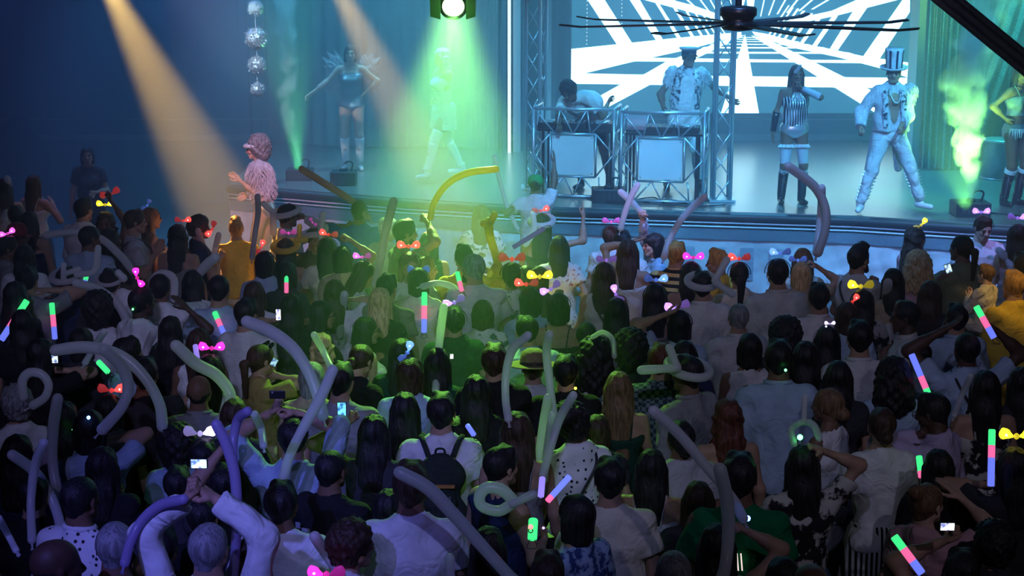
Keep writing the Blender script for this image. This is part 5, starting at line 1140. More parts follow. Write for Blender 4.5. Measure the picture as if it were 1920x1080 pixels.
def armpiece(g, i, name, m, t0=0.0, t1=1.0, r=.008):
    E, W = g.E[i], g.W[i]; pts = [E.lerp(W, t) for t in np.linspace(t0, t1, 6)]; MB().tube(pts, [.042-.014*t+r for t in np.linspace(t0, t1, 6)], 12).build(name, m, g.root, True)
def fringe(g, pts, m, name, L=.10, n=60, w_=.008):
    b = MB(); P_ = spline([Vector(p) for p in pts], 12)
    for i in range(n):
        p = P_[int(i/n*(len(P_)-1))]; d = V3(random.uniform(-.03, .03), random.uniform(-.03, .03), -L*random.uniform(.8, 1.15)); b.tube([p, p+d*.5+V3(random.uniform(-.01, .01), random.uniform(-.01, .01), 0), p+d], [w_, w_*.8, w_*.2], 4, False)
    return b.build(name, m, g.root)
def furry(g, prims, m, name, h=.012, a=.012, n=900, L=.05):
    lo, hi = bbox(prims, .04); VF = grid_surface(prims, lo, hi, h, k=.03, noise=lambda X, Y, Z: a*np.sin(70*X+4*np.sin(20*Z))*np.sin(60*Y+9*Z)*np.sin(40*Z)); o = mk(name, VF[0], VF[1], m, g.root)
    V, Fc = VF; idx = np.random.default_rng(3).choice(len(Fc), min(n, len(Fc)), False); b = MB()
    c0 = V.mean(0)
    for q_ in Fc[idx]:
        c = V[q_].mean(0); nn = np.cross(V[q_[1]]-V[q_[0]], V[q_[2]]-V[q_[0]]); nn = nn/(np.linalg.norm(nn)+1e-9)
        d = nn*L*.5+np.array([0, 0, -L*.8]); b.tube([c, c+d*.6+np.array([0, 0, .01]), c+d], [.006, .004, .001], 3, False)
    o2 = b.build('fur_tufts', m, o); return o
# top hat performer
g = perf('p_hat', 1662, 398, 1.80, 180, 'in striped top hat, white jacket and studded boots, legs wide apart', hair=('short', 'brown'), top=None, bot=('tightpants', 'white'), L=(-.04, .26, .98), Rr=(.42, .16, .96), hands=(gr, gr), legs=[(-.42, .0, 0, -40), (.34, .10, 0, 20)], hy=12, shoes=None, skin='tan')
boots(g, CLOTH['whiteboot'], .95); leg_piece(g, 'boot_cover', .1, .9, CLOTH['whiteboot'], .014, spikes=9)
VF = cloth_mesh(g, 'shirt', .012, 3); VF = grid_surface([q_ for q_ in torso(g, .03, .02, .95, 1.95)], *bbox(torso(g, .03, .02, .95, 1.95), .03), .012, k=.03, holes=[((-.01, .20, 1.54), (-.01, .22, 1.0), .15, .10)], cuts=[((0, 0, .97), (0, 0, 1))], noise=folds(.006, 2)); mk('jacket', VF[0], VF[1], CLOTH['whitefur'], g.root)
mk('jacket_tail', *grid_surface([((.10, -.13, 1.0), (.20, -.20, .45), .09, .05, (1, .35, 1)), ((-.10, -.13, 1.0), (-.16, -.20, .5), .08, .05, (1, .35, 1))], (-.3, -.35, .3), (.35, .05, 1.15), .012, k=.02), CLOTH['whitefur'], g.root)
for s_, c in ((-1, 'print'),): mk('lapel', *grid_surface([((-.10, .13, 1.42), (-.12, .15, 1.05), .045, .035, (1, .4, 1)), ((.11, .12, 1.42), (.10, .16, 1.05), .04, .03, (1, .4, 1))], (-.25, 0, .95), (.25, .25, 1.5), .011, k=.01), CLOTH['print'], g.root)
q = MB(); hm = g.hm @ Matrix.Rotation(R(-8), 4, 'X') @ Matrix.Translation((0, -.01, .055))
def part_on_head(g, name, prof, m, M, n=28): b = MB().lathe(prof, (0, 0, 0), n); V = [M @ Vector(v) for v in b.V]; return mk(name, V, b.F, m, g.root)
hb = part_on_head(g, 'hat_brim', [(.095, -.005), (.150, .004), (.165, .020), (.163, .028), (.145, .014), (.095, .012)], CLOTH['white'], hm)
hb = part_on_head(g, 'hat_crown', [(.098, 0), (.096, .05), (.104, .20), (.112, .235), (.04, .24)], CLOTH['white'], hm)
for i in range(8):
    a = i/8*2*math.pi+.3; c, s_ = math.cos(a), math.sin(a); MB().add([hm @ V3(r_*math.cos(a+e), r_*math.sin(a+e), z) for r_, z in ((.100, .02), (.099, .05), (.107, .20), (.114, .232)) for e in (-.12, .12)], [(0, 1, 3, 2), (2, 3, 5, 4), (4, 5, 7, 6)]).build('hat_stripe', CLOTH['navy'], g.root)
furry(g, [(tuple(g.S[0]+V3(-.02, 0, .02)), tuple(g.S[0]*.6+g.E[0]*.4), .085, .07)], CLOTH['whitefur'], 'shoulder_fur', n=300, L=.04)
MB().tube(spline([g.up((-.07, .10, 1.47)), g.up((-.04, .155, 1.33)), g.up((.02, .155, 1.33)), g.up((.07, .10, 1.47))], 6), .007, 6).build('chain', M_alu, g.root, True)
# beaded performer
g = perf('p_bead', 1484, 381, 1.72, 178, 'in silver beaded top, frilled garters and black boots, hand at the face', fem=True, hair=('verylong', 'brown'), top=('halter', 'beads'), bot=('briefs', 'silver'), L=('px', 1497, 188, -.2) if False else (-.02, .20, 1.50), Rr=(.30, .0, .80), hands=(gr, rx), legs=[(-.13, .02, 0, -8), (.13, .0, 0, 8)], shoes=None, skin='brown')
leg_piece(g, 'stocking', .6, 1.60, mat('stocking', (.45, .5, .56), .5), .004); boots(g, mat('black_boot', (.012, .012, .014), .25), .78); armpiece(g, 1, 'black_glove', MATS['black_boot'], 0, 1); armpiece(g, 0, 'glove', mat('stocking'), 0, 1)
for i in (0, 1):
    c = g.K[i].lerp(g.H[i], .60); b = MB()
    for k in range(26):
        a0, a1 = k/26*2*math.pi, (k+1)/26*2*math.pi; r1 = .080; r2 = .088+(.010 if k % 2 else .024); r3 = .088+(.024 if k % 2 else .010)
        b.add([c+V3(r1*math.cos(a0), r1*math.sin(a0), .02), c+V3(r1*math.cos(a1), r1*math.sin(a1), .02), c+V3(r3*math.cos(a1), r3*math.sin(a1), -.02), c+V3(r2*math.cos(a0), r2*math.sin(a0), -.02)], [(0, 1, 2, 3)])
    b.build('garter_frill', CLOTH['white'], g.root)
    MB().box(c+V3(0, .11, 0), (.06, .012, .03)).build('garter_bow', CLOTH['white'], g.root)
mk('head_feather', *grid_surface([(tuple(g.hm @ V3(.03, .08, .04)), tuple(g.hm @ V3(-.02, .10, .12)), .03, .022, (1, .5, 1))], *bbox([(tuple(g.hm @ V3(.03, .08, .04)), tuple(g.hm @ V3(-.02, .10, .12)), .04, .03)]), .008), CLOTH['silver'], g.root)
for j in range(9):
    x = -.12+.03*j; pts = [g.up((x*.35, .11, 1.43)), g.up((x*.9, .155-.3*x*x, 1.28)), g.up((x*.95, .14-.6*x*x, 1.12)), (x*1.15, .15-.9*x*x, 1.0)]
    MB().tube(spline(pts, 5), .0055, 5).build('bead_string', M_knob, g.root, True)
# performer at the right booth, captain's cap
g = perf('p_cap', 1280, 352, 1.84, 172, 'in captain cap, dark glasses and printed waistcoat behind the right booth', hair=('short', 'black'), top=('tank', 'white'), bot=('pants', 'white'), L=('px', 1376, 190, .0), Rr=(.34, .22, .98), hands=(rx, rx), skin='brown', hy=-6, legs=[(-.2, .1, 0), (.2, 0, 0)], side=-3)
VF = grid_surface(torso(g, .024, .012, .98), *bbox(torso(g, .024, .012, .98), .03), .012, k=.03, holes=[((0, .22, 1.55), (0, .24, .9), .13, .16), (tuple(g.up((-.235, 0, 1.38))), tuple(g.up((-.235, 0, 1.46))), .06, .05), (tuple(g.up((.235, 0, 1.38))), tuple(g.up((.235, 0, 1.46))), .06, .05)], cuts=[((0, 0, 1.0), (0, 0, 1))], noise=folds(.006, 2)); mk('waistcoat', VF[0], VF[1], CLOTH['print'], g.root)
hm = g.hm @ Matrix.Translation((0, -.005, .06)); part_on_head(g, 'cap_band', [(.092, -.012), (.094, .03), (.085, .032)], CLOTH['navy'], hm); part_on_head(g, 'cap_crown', [(.094, .028), (.128, .055), (.120, .072), (.05, .078)], CLOTH['white'], hm @ Matrix.Rotation(R(6), 4, 'X'))
mk('cap_visor', [hm @ V3(.09*math.sin(a)*k, .085*math.cos(a)*k+(.0), -.012-(k-1)*.08) for k in (1.0, 1.35) for a in np.linspace(-1.1, 1.1, 9)], [(i, i+1, i+10, i+9) for i in range(8)], M_blk, g.root)
for s_ in (-1, 1): MB().lathe([(.026, -.003), (.026, .003)], g.hm @ V3(s_*.032, .104, .004), 14, Matrix.Rotation(R(90), 3, 'X')).build('sunglass_lens', M_blk, g.root)
for i in (0, 1): furry(g, [(tuple(g.S[i]+V3(0, 0, .02)), tuple(g.S[i]*.65+g.E[i]*.35), .085, .07)], CLOTH['whitefur'], 'shoulder_fur', n=260, L=.05)
# performer leaning over the left booth
g = perf('p_lean', 1106, 353, 1.80, 196, 'with headphones leaning over the left booth to reach a raised hand', hair=('curly', 'black'), top=('loosetee', 'offwhite'), bot=('shorts', 'charcoal'), Rr=('px', 1041, 274, 1.15), L=('px', 1146, 196, .1), hands=(rx, gr), lean=64, side=14, skin='brown', hp=-30, legs=[(-.25, -.05, 0), (.12, .05, 0)])
for s_ in (-1, 1): MB().lathe([(.034, -.012), (.036, .012)], g.hm @ V3(s_*.088, 0, -.005), 14, (g.hm.to_3x3() @ Matrix.Rotation(R(90), 3, 'Y'))).build('headphone_cup', M_blk, g.root)
MB().tube([g.hm @ V3(.092*math.sin(a), 0, .02+.105*math.cos(a)) for a in np.linspace(-1.6, 1.6, 13)], .007, 6).build('headphone_band', M_blk, g.root, True)
# winged dancer in the haze, white dancer in the green beam, dancer at the right edge
g = perf('p_wing', 662, 318, 1.76, 178, 'winged dancer in silver bodysuit and white boots in the haze', fem=True, hair=('bob', 'brown'), top=('strapless', 'sequin'), bot=('briefs', 'sequin'), L='hip', Rr='side', legs=[(-.10, .03, 0), (.10, 0, 0)], shoes=None, skin='light', face=True); boots(g, CLOTH['whiteboot'], .95)
for s_ in (-1, 1):
    b = MB()
    for j in range(11):
        a = R(65-15*j); L_ = .36+.06*math.sin(j*1.1); o_ = V3(s_*.08, -.14, 1.34); tip = o_+V3(s_*math.cos(a)*L_, -.06, math.sin(a)*L_); nn = V3(-math.sin(a)*s_, 0, math.cos(a)); m_ = o_.lerp(tip, .6)
        b.add([o_, m_+nn*.055, tip, m_-nn*.055, o_+V3(0, .012, 0), m_+nn*.055+V3(0, .012, 0), tip+V3(0, .004, 0), m_-nn*.055+V3(0, .012, 0)], [(0, 1, 2, 3), (7, 6, 5, 4), (0, 4, 5, 1), (1, 5, 6, 2), (2, 6, 7, 3), (3, 7, 4, 0)])
    b.build('feather_wing', CLOTH['palegrey'], g.root)
g = perf('p_white', 832, 336, 1.78, -120, 'dancer in white fringe and long white boots striding in the green beam', fem=True, hair=('wavy', 'white'), top=('cami', 'white'), bot=('mini', 'white'), L=('px', 806, 262, -.1), Rr=(.30, -.05, 1.0), hands=(op, rx), legs=[(-.10, .36, 0), (.10, -.30, 0)], shoes=None, skin='light', face=True); boots(g, CLOTH['whiteboot'], .95); leg_piece(g, 'boot_top', .9, 1.35, CLOTH['whiteboot'], .008)
fringe(g, [(.14, -.02, 1.30), (.20, -.06, 1.25), (.22, -.12, 1.1), (.17, -.17, 1.0)], CLOTH['white'], 'sleeve_fringe', .38, 70, .007); fringe(g, [(-.14, .1, 1.0), (0, -.18, .98), (.17, -.05, .99), (.14, .1, 1.0)], CLOTH['white'], 'skirt_fringe', .20, 60, .006)
g = perf('p_edge', 1896, 384, 1.74, 150, 'dancer with long dark hair in glittering two piece at the right edge', fem=True, hair=('verylong', 'black'), top=('croptop', 'sequin'), bot=('briefs', 'sequin'), L=(.0, .3, 1.42), Rr='hip', hands=(gr, rx), legs=[(-.10, .03, 0), (.10, 0, 0)], shoes=None, skin='brown'); boots(g, MATS['black_boot'], .8); leg_piece(g, 'boot_cuff', .80, .92, CLOTH['white'], .02)
fringe(g, [(-.17, .05, .98), (-.1, .16, .98), (.1, .16, .98), (.17, .05, .98)], CLOTH['white'], 'hip_fringe', .12, 40, .006)
# dancer on the podium before the stage
pl = at_h(487, 253, 1.80*1.0+.26); pod = empty('dance_podium', (pl.x, pl.y, 0)); tag(pod, 'low white podium under the dancer with the grey afro', 'podium'); MB().box((0, 0, .13), (.8, .8, .24)).build('podium_box', M_pan, pod); MB().box((0, 0, .005), (.72, .72, .01)).build('podium_foot', M_blk, pod); MB().box((0, 0, .255), (.84, .84, .012)).build('podium_top', M_pan, pod)
pl.z = .262
g = person('p_pod', 'person dancing on the podium with grey afro, white headband and feathery white vest', pl, 1.74, -92, True, 'light', ('afro', 'grey'), ('crop', 'whitefur'), ('briefs', 'silver'), L=('px', 441, 342, .05), Rr=(.16, .22, 1.0), hands=(rx, rx), lean=4, legs=[(-.09, .10, 0), (.09, -.10, 0)], shoes=None, q=2, face=True)
boots(g, CLOTH['whiteboot'], .95)
furry(g, [(tuple(g.up((0, -.02, 1.20))), tuple(g.up((0, -.01, 1.36))), .165, .16, (1.05, .9, 1)), (tuple(g.S[0]), tuple(g.S[0]*.8+g.E[0]*.2), .09, .08), (tuple(g.S[1]), tuple(g.S[1]*.8+g.E[1]*.2), .09, .08)], CLOTH['whitefur'], 'feather_vest', n=1300, L=.08)
MB().tube([g.hm @ V3(.098*math.sin(a), .012+.108*math.cos(a), .050) for a in np.linspace(0, 2*math.pi, 25)], .024, 8).build('headband', CLOTH['white'], g.root, True)

# ---------------------------------------------------------------- worn and carried things
for k_ in ('p_wing',): pass
def cap_on(pid, m, back=False):
    g = PPL[pid]; hm = g.hm @ Matrix.Translation((0, -.008, .03)) @ Matrix.Rotation(R(-4), 4, 'X')
    part_on_head(g, 'cap_crown', [(.100, -.01), (.102, .03), (.092, .075), (.06, .105), (.01, .115)], m, hm, 22)
    mk('cap_visor', [hm @ V3(.098*math.sin(a)*k, .098*math.cos(a)*k*(1 if k == 1 else 1.25), -.005-(k-1)*.05) for k in (1.0, 1.30) for a in np.linspace(-1.0, 1.0, 9)], [(i, i+1, i+10, i+9) for i in range(8)], m, g.root)
cap_on('c49', mat('cap_green', (.0, .30, .08), .7)); cap_on('a11', CLOTH['maroon']); cap_on('b32', CLOTH['white'])
g = PPL['f127']; hm = g.hm @ Matrix.Translation((0, -.01, .03)); part_on_head(g, 'hat_crown', [(.098, 0), (.098, .05), (.088, .10), (.05, .125), (.01, .12)], CLOTH['straw'], hm); part_on_head(g, 'hat_brim', [(.097, .004), (.15, -.004), (.19, .004), (.192, .010), (.15, .006), (.097, .014)], CLOTH['straw'], hm); part_on_head(g, 'hat_band', [(.1005, .012), (.1005, .035), (.097, .036)], CLOTH['charcoal'], hm)
for pid in ('a12', 'f117'):
    g = PPL[pid]
    for s_ in (-1, 1): MB().lathe([(.028, -.003), (.028, .003)], g.hm @ V3(s_*.035, .062, .112), 12, g.hm.to_3x3() @ Matrix.Rotation(R(40), 3, 'X')).build('sunglass_lens', M_blk, g.root)
    MB().tube([g.hm @ V3(-.09, 0, .06), g.hm @ V3(-.065, .055, .110), g.hm @ V3(0, .068, .115), g.hm @ V3(.065, .055, .110), g.hm @ V3(.09, 0, .06)], .004, 5).build('sunglass_frame', M_blk, g.root)
for pid in ('f154', 'b48', 'b44'):
    g = PPL[pid]
    for s_ in (-1, 1): MB().tube([g.hm @ V3(s_*.032+.024*math.sin(a), .108, .004+.018*math.cos(a)) for a in np.linspace(0, 2*math.pi, 13)], .003, 5).build('glasses_rim', M_blk, g.root); MB().tube([g.hm @ V3(s_*.056, .106, .006), g.hm @ V3(s_*.084, .02, .006)], .003, 5).build('glasses_arm', M_blk, g.root)
for pid in ('b31', 'f142', 'e86', 'c54'):
    g = PPL[pid]; M = g.hm; PR = [((-.05, .035, -.055), (-.03, .065, -.088), .024, .022), ((.05, .035, -.055), (.03, .065, -.088), .024, .022), ((-.03, .066, -.092), (.03, .066, -.092), .024, .024)]
    VF = grid_surface(PR, (-.1, -.02, -.13), (.1, .12, 0), .008, k=.012, noise=lambda X, Y, Z: .002*np.sin(200*X)*np.sin(180*Z)); mk('beard', *xf(VF, M), HAIR['black'], g.root)
def strap(pid, s_, m=M_blk):
    g = PPL[pid]; u = g.up; o_ = .02
    pts = [u((s_*.10, -.01, 1.50)), u((s_*.08, -.105-o_, 1.42)), u((0, -.13-o_, 1.28)), u((-s_*.10, -.12-o_, 1.10)), V3(-s_*.17, -.04, .98), V3(-s_*.10, .13, 1.08), u((0, .14+o_, 1.28)), u((s_*.09, .09+o_, 1.44)), u((s_*.10, -.01, 1.50))]
    MB().tube(spline(pts, 6), .009, 6).build('bag_strap', m, g.root, True)
    MB().box((-s_*.20, -.02, .90), (.06, .18, .16)).build('shoulder_bag', m, g.root)
for pid, s_ in (('d68', -1), ('f132', 1), ('d76', 1), ('a5', 1), ('e86', -1), ('f150', -1)): strap(pid, s_)
# green tshirt reflective strip, printed black tshirt, print of the one facing the hall
def back_patch(pid, name, rects, m, y=-.162, front=False):
    g = PPL[pid]; b = MB()
    for (x, z, w_, h_, a) in rects:
        yy = y+abs(x)*.22; c = g.up((x, yy if not front else -yy, z)); b.box(c, (w_, .004, h_), Matrix.Rotation(R(a), 3, 'Y'))
    return b.build(name, m, g.root)
back_patch('g176', 'reflective_strip', [(-.006, 1.30, .006, .085, -6), (.012, 1.30, .006, .085, -6)], mat('reflective', (.9, .85, .8), .3, emit=(1, .85, .75), es=1.0), -.178)  # emission stands in for light thrown back by the strip
back_patch('g167', 'shirt_print', [(-.12, 1.36, .03, .035, 0), (-.085, 1.29, .022, .10, 8), (-.045, 1.29, .022, .13, 0), (-.065, 1.345, .05, .02, 0), (-.06, 1.28, .05, .018, 0), (-.02, 1.20, .03, .03, 20), (-.13, 1.22, .02, .05, 0)], CLOTH['palegrey'], -.182)
back_patch('e90', 'shirt_print', [(-.03, 1.22, .07, .075, 30), (.045, 1.20, .07, .085, -25), (.005, 1.21, .05, .03, 0)], CLOTH['charcoal'], -.170, True)
back_patch('e86', 'shirt_print', [(0, 1.33, .12, .03, 0), (-.02, 1.29, .08, .02, 0)], CLOTH['charcoal'], -.170, True)
# backpack
g = PPL['f130']; Mw = g.mw; q = empty('backpack', Mw @ V3(0, -.15, 1.02), g.root.rotation_euler.z, g.root.scale.x); tag(q, 'black backpack with an orange band worn over the off white tshirt', 'backpack')
o = mk('bag_body', *grid_surface([((-.075, -.055, .09), (.075, -.055, .09), .085, .085, (1, .75, 1)), ((-.065, -.05, .31), (.065, -.05, .31), .085, .085, (1, .7, 1)), ((0, -.055, .1), (0, -.05, .36), .10, .09, (1.2, .7, 1))], (-.2, -.2, -.02), (.2, .08, .5), .014, k=.03), cl('backpack', (.02, .028, .022)), q)
o = mk('front_pocket', *grid_surface([((-.07, -.115, .06), (.07, -.115, .06), .045, .045), ((-.06, -.115, .17), (.06, -.115, .17), .04, .04), ((0, -.115, .1), (0, -.115, .15), .06, .06, (1.2, .7, 1))], (-.15, -.2, 0), (.15, -.05, .25), .012, k=.02), MATS['cloth_backpack'], q)
MB().box((0, -.128, .275), (.17, .012, .018)).build('zip_band', cl('orange', (.42, .20, .05)), q)
MB().tube([(.028, -.17, .205), (.062, -.168, .185), (.062, -.168, .228), (.028, -.17, .205)], .0028, 5).build('triangle_emblem', CLOTH['palegrey'], q)
for s_ in (-1, 1): MB().tube(spline([(s_*.07, .03, .40), (s_*.10, .06, .475), (s_*.12, .16, .48), (s_*.125, .30, .40), (s_*.13, .30, .2), (s_*.14, .18, .08), (s_*.12, .02, .05)], 5), .017, 6).build('shoulder_strap', MATS['cloth_backpack'], q, True)
MB().tube(spline([(-.03, -.03, .43), (-.02, -.04, .47), (.02, -.04, .47), (.03, -.03, .43)], 4), .007, 6).build('top_handle', MATS['cloth_backpack'], q, True)
# ---------------------------------------------------------------- balloons
def latex(nm, c, tr=.6):
    m = mat('latex_'+nm, c, .28, spec=.6); b = m.node_tree.nodes['Principled BSDF']; b.inputs['Subsurface Weight'].default_value = 0; b.inputs['Alpha'].default_value = 1
    N, L, b = nodes(m); tb = N.new('ShaderNodeBsdfTranslucent'); tb.inputs[0].default_value = (*c, 1); mx = N.new('ShaderNodeMixShader'); mx.inputs[0].default_value = tr
    L.new(b.outputs[0], mx.inputs[1]); L.new(tb.outputs[0], mx.inputs[2]); L.new(mx.outputs[0], N['Material Output'].inputs[0]); return m
LX = {'w': latex('white', (.84, .83, .86)), 'y': latex('yellow', (.80, .62, .15)), 'g': latex('grey', (.66, .60, .60)), 'l': latex('lilac', (.58, .50, .80)), 't': latex('tan', (.68, .55, .40))}  # yellow and lilac: coloured lamp light put into the latex colour
def rounded(pts, r):
    P_ = spline(pts, 8); n = len(P_); L = [0]
    for i in range(1, n): L.append(L[-1]+(P_[i]-P_[i-1]).length)
    # hemispherical ends
    t0 = (P_[0]-P_[1]).normalized(); t1 = (P_[-1]-P_[-2]).normalized(); out = []; rs = []
    for a in (84, 62, 38, 15): out.append(P_[0]+t0*r*math.sin(R(a))); rs.append(max(r*math.cos(R(a)), .001))
    out += P_; rs += [r*(1-.06*math.sin(3.1*i/n*2)) for i in range(n)]
    for a in (15, 38, 62, 84): out.append(P_[-1]+t1*r*math.sin(R(a))); rs.append(max(r*math.cos(R(a)), .001))
    return out, rs, t0, P_[0]
def balloon(pid, pts, rpx, c, label, dd=0.0, bend=.12, extra=(), nozzle=True):
    g = PPL[pid]; D = g.depth-.12-dd; r = rpx/(F/D); W = []
    m = len(pts)
    for i, p in enumerate(pts): W.append(at(p[0], p[1], D+bend*math.sin(i/max(m-1, 1)*math.pi)))
    q = empty('balloon', W[0]); tag(q, label, 'balloon', 'long twisting balloons held over the crowd')
    out, rs, t0, e0 = rounded(W, r); MB().tube([o_-W[0] for o_ in out], rs, 12).build('balloon_tube', LX[c], q, True)
    for ex in extra:
        We = [at(p[0], p[1], D-.02) for p in ex[0]]; o2, r2, _, _ = rounded(We, (ex[1]/(F/D))); MB().tube([o_-W[0] for o_ in o2], r2, 12).build('balloon_tube', LX[c], q, True)
    if nozzle: MB().tube([e0+t0*r-W[0], e0+t0*(r+.02)-W[0], e0+t0*(r+.035)-W[0]], [.006, .005, .010], 7).build('knot', LX[c], q)
    return q
def ring(pid, c, rr, label, extra=(), rx=6, tilt=8):
    g = PPL[pid]; hm = g.hmw; q0 = hm @ V3(0, 0, .04); q = empty('balloon_hat', q0); tag(q, label, 'balloon hat')
    pts = [hm @ V3(.110*math.sin(a)*rr, -.01+.118*math.cos(a)*rr, .050+.03*math.cos(a)*tilt/8) for a in np.linspace(.15, 2*math.pi-.15, 19)]; D = g.depth; r = rx/(F/D)
    out, rs, _, _ = rounded(pts, r); MB().tube([o_-q0 for o_ in out], rs, 12).build('ring', LX[c], q, True)
    for ex in extra:
        dd = ex[2] if len(ex) > 2 else .15; o2, r2, _, _ = rounded([at(p[0], p[1], D-dd) for p in ex[0]], ex[1]/(F/D)); MB().tube([o_-q0 for o_ in o2], r2, 12).build('end', LX[c], q, True)
B = balloon
B('b31', [(807, 408), (815, 378), (838, 346), (875, 325), (930, 317)], 6.5, 'y', 'long yellow lit balloon arching up from the bearded one')
B('b30', [(690, 408), (662, 378), (618, 350), (566, 317)], 6.5, 't', 'long tan balloon slanting up left over the plain blue tshirt')
B('b37', [(703, 535), (713, 490), (724, 430), (738, 377)], 8, 'g', 'grey upright balloon leaning right beside the pale cap')
B('c49', [(970, 428), (950, 385), (936, 335), (927, 294)], 4.6, 'w', 'thin white balloon standing against the stage edge')
B('c52', [(935, 502), (927, 470), (918, 440), (916, 415)], 8, 'y', 'bright yellow balloon twisted like a giraffe', extra=(([(921, 416), (927, 403)], 6.5), ([(908, 419), (915, 420)], 8), ([(928, 505), (940, 512)], 8), ([(927, 500), (918, 515)], 5.5)))
B('d69', [(1164, 428), (1172, 398), (1184, 368), (1195, 347)], 6, 'w', 'white balloon leaning right in the crossed pair', bend=0)
B('d71', [(1206, 402), (1186, 380), (1164, 360)], 6, 'w', 'white balloon leaning left in the crossed pair, in a pink lit hand', bend=0)
B('d72', [(1245, 482), (1255, 450), (1275, 415), (1300, 387), (1321, 369)], 6.5, 'w', 'white balloon curving up right over the black fringe')
B('d79', [(1534, 474), (1547, 432), (1548, 392), (1531, 355), (1506, 332), (1478, 312)], 8.5, 'g', 'tall grey balloon hooked left across the stage edge')
B('d79', [(1530, 474), (1536, 430), (1540, 385), (1541, 352)], 7, 'w', 'paler straight balloon inside the hooked grey one', dd=-.1)
B('a7', [(88, 441), (140, 435), (188, 447), (226, 480), (248, 508)], 7, 'w', 'white balloon arching above the pale blue tshirt, far left')
B('a23', [(143, 531), (182, 541), (216, 565), (235, 595), (239, 622)], 8, 'w', 'white balloon arching over the round curly hair')
B('a2', [(8, 412), (14, 380), (16, 350), (14, 335)], 6.5, 'w', 'white upright balloon at the left edge')
B('a21', [(352, 622), (350, 580), (361, 530), (384, 500), (404, 482)], 9, 'w', 'tall white balloon curving right, left centre')
B('a20', [(290, 592), (283, 548), (290, 520), (308, 512), (326, 524), (326, 560)], 7, 'w', 'white balloon bent into a hoop overhead, left')
B('a14', [(392, 490), (382, 465), (371, 432)], 5.5, 'w', 'short balloon leaning left before the curly brown hair')
B('a14', [(398, 490), (404, 465), (410, 440)], 5.5, 'w', 'short balloon leaning right beside the yellow lit tshirt', dd=.1)
B('b38', [(473, 482), (478, 440), (484, 400), (483, 368)], 5.5, 'g', 'grey upright balloon in front of the dancer on the podium')
B('f125', [(605, 778), (594, 738), (577, 695), (549, 653), (508, 622), (463, 603)], 11.5, 'w', 'thick white balloon arching down right, centre left', bend=.05)
B('f125', [(532, 893), (545, 850), (571, 798), (601, 745), (624, 694)], 10, 'w', 'white balloon slanting right across the thick arching one', dd=.25, bend=0)
B('f120', [(620, 688), (606, 658), (589, 628)], 6.5, 'w', 'short white balloon leaning left over the wavy blonde hair')
B('b45', [(637, 628), (641, 590), (646, 552)], 7.5, 'w', 'white upright balloon beside the off white tank and glasses')
B('f134', [(817, 730), (820, 680), (826, 622), (832, 576)], 7.5, 'w', 'pale green lit upright balloon in the middle of the crowd')
B('f113', [(305, 800), (299, 758), (276, 714), (240, 676), (196, 656), (150, 651), (104, 657)], 11, 'w', 'longest white balloon arching left to right over the lower left')
B('f116', [(192, 805), (229, 762), (240, 722), (226, 685), (196, 655)], 11, 'w', 'white balloon bowed inside the longest arch')
B('f106', [(160, 680), (176, 652), (195, 622)], 6.5, 'w', 'short balloon leaning right by the small lit phone, left')
B('a26', [(266, 700), (275, 655), (288, 624)], 7.5, 'w', 'short upright balloon leaning right above the long arch')
B('f109', [(405, 800), (426, 770), (431, 738), (405, 703), (366, 681), (330, 648)], 11, 'w', 'white balloon hooked around the bald head')
B('g166', [(436, 1090), (441, 1040), (444, 960), (440, 890), (425, 835), (406, 796)], 10, 'l', 'tall violet lit balloon standing at the lower left', bend=0)
B('g162', [(438, 885), (437, 832), (446, 787), (464, 771)], 9, 'l', 'violet balloon hooked right behind the tall violet one')
B('f125', [(494, 835), (489, 803), (477, 777)], 7.5, 'w', 'short balloon left of the two arms filming')
B('g187', [(122, 972), (107, 920), (98, 860), (100, 800), (108, 747)], 10, 'w', 'tall white balloon rising beside the lilac tank')
B('g200', [(116, 1002), (108, 965), (90, 920), (60, 880), (23, 853)], 10, 'w', 'white balloon falling right, lower left corner')
B('g200', [(60, 1012), (58, 940), (66, 872), (82, 830)], 8.5, 'w', 'upright white balloon crossed by the falling one, lower left', dd=.2)
B('g163', [(234, 1055), (245, 1015), (266, 976), (301, 947), (344, 936)], 9.5, 'l', 'violet blue balloon curving up to the raised white sleeves')
B('g160', [(30, 1032), (16, 1005), (-2, 972)], 6.5, 'w', 'short balloon end at the lower left edge')
B('f111', [(62, 760), (84, 745), (91, 722), (78, 702), (55, 699), (42, 715), (44, 745)], 8.5, 'w', 'white balloon looped over the grey curls, left edge', bend=0)
B('g169', [(978, 1100), (955, 1080), (905, 1025), (852, 966), (802, 915), (750, 886)], 12.5, 'w', 'largest white balloon slanting over the bottom centre', dd=.5, bend=0)
B('g168', [(642, 1088), (616, 1045), (590, 1006)], 10.5, 'w', 'short white balloon slanting left at the bottom, left of centre')
B('g195', [(846, 1092), (843, 1046)], 9, 'w', 'short upright balloon end at the bottom under the largest one', nozzle=False)
B('f131', [(953, 785), (948, 748), (949, 700), (961, 656), (990, 629)], 8, 'w', 'tall white balloon bowed left beside the straw hat')
B('f132', [(1040, 792), (1031, 722), (1025, 662), (1030, 627)], 8, 'w', 'tall white balloon right of the straw hat')
B('f132', [(1008, 912), (1010, 858), (1018, 800), (1027, 746)], 8, 'w', 'leftmost white balloon of the cluster below the straw hat', dd=.1)
B('f132', [(1020, 900), (1025, 850), (1035, 778)], 7, 'w', 'shortest middle balloon of the cluster below the straw hat', dd=.3)
B('f132', [(1018, 890), (1036, 828), (1051, 782), (1075, 741)], 8, 'w', 'balloon leaning right from the cluster below the straw hat', dd=.45)
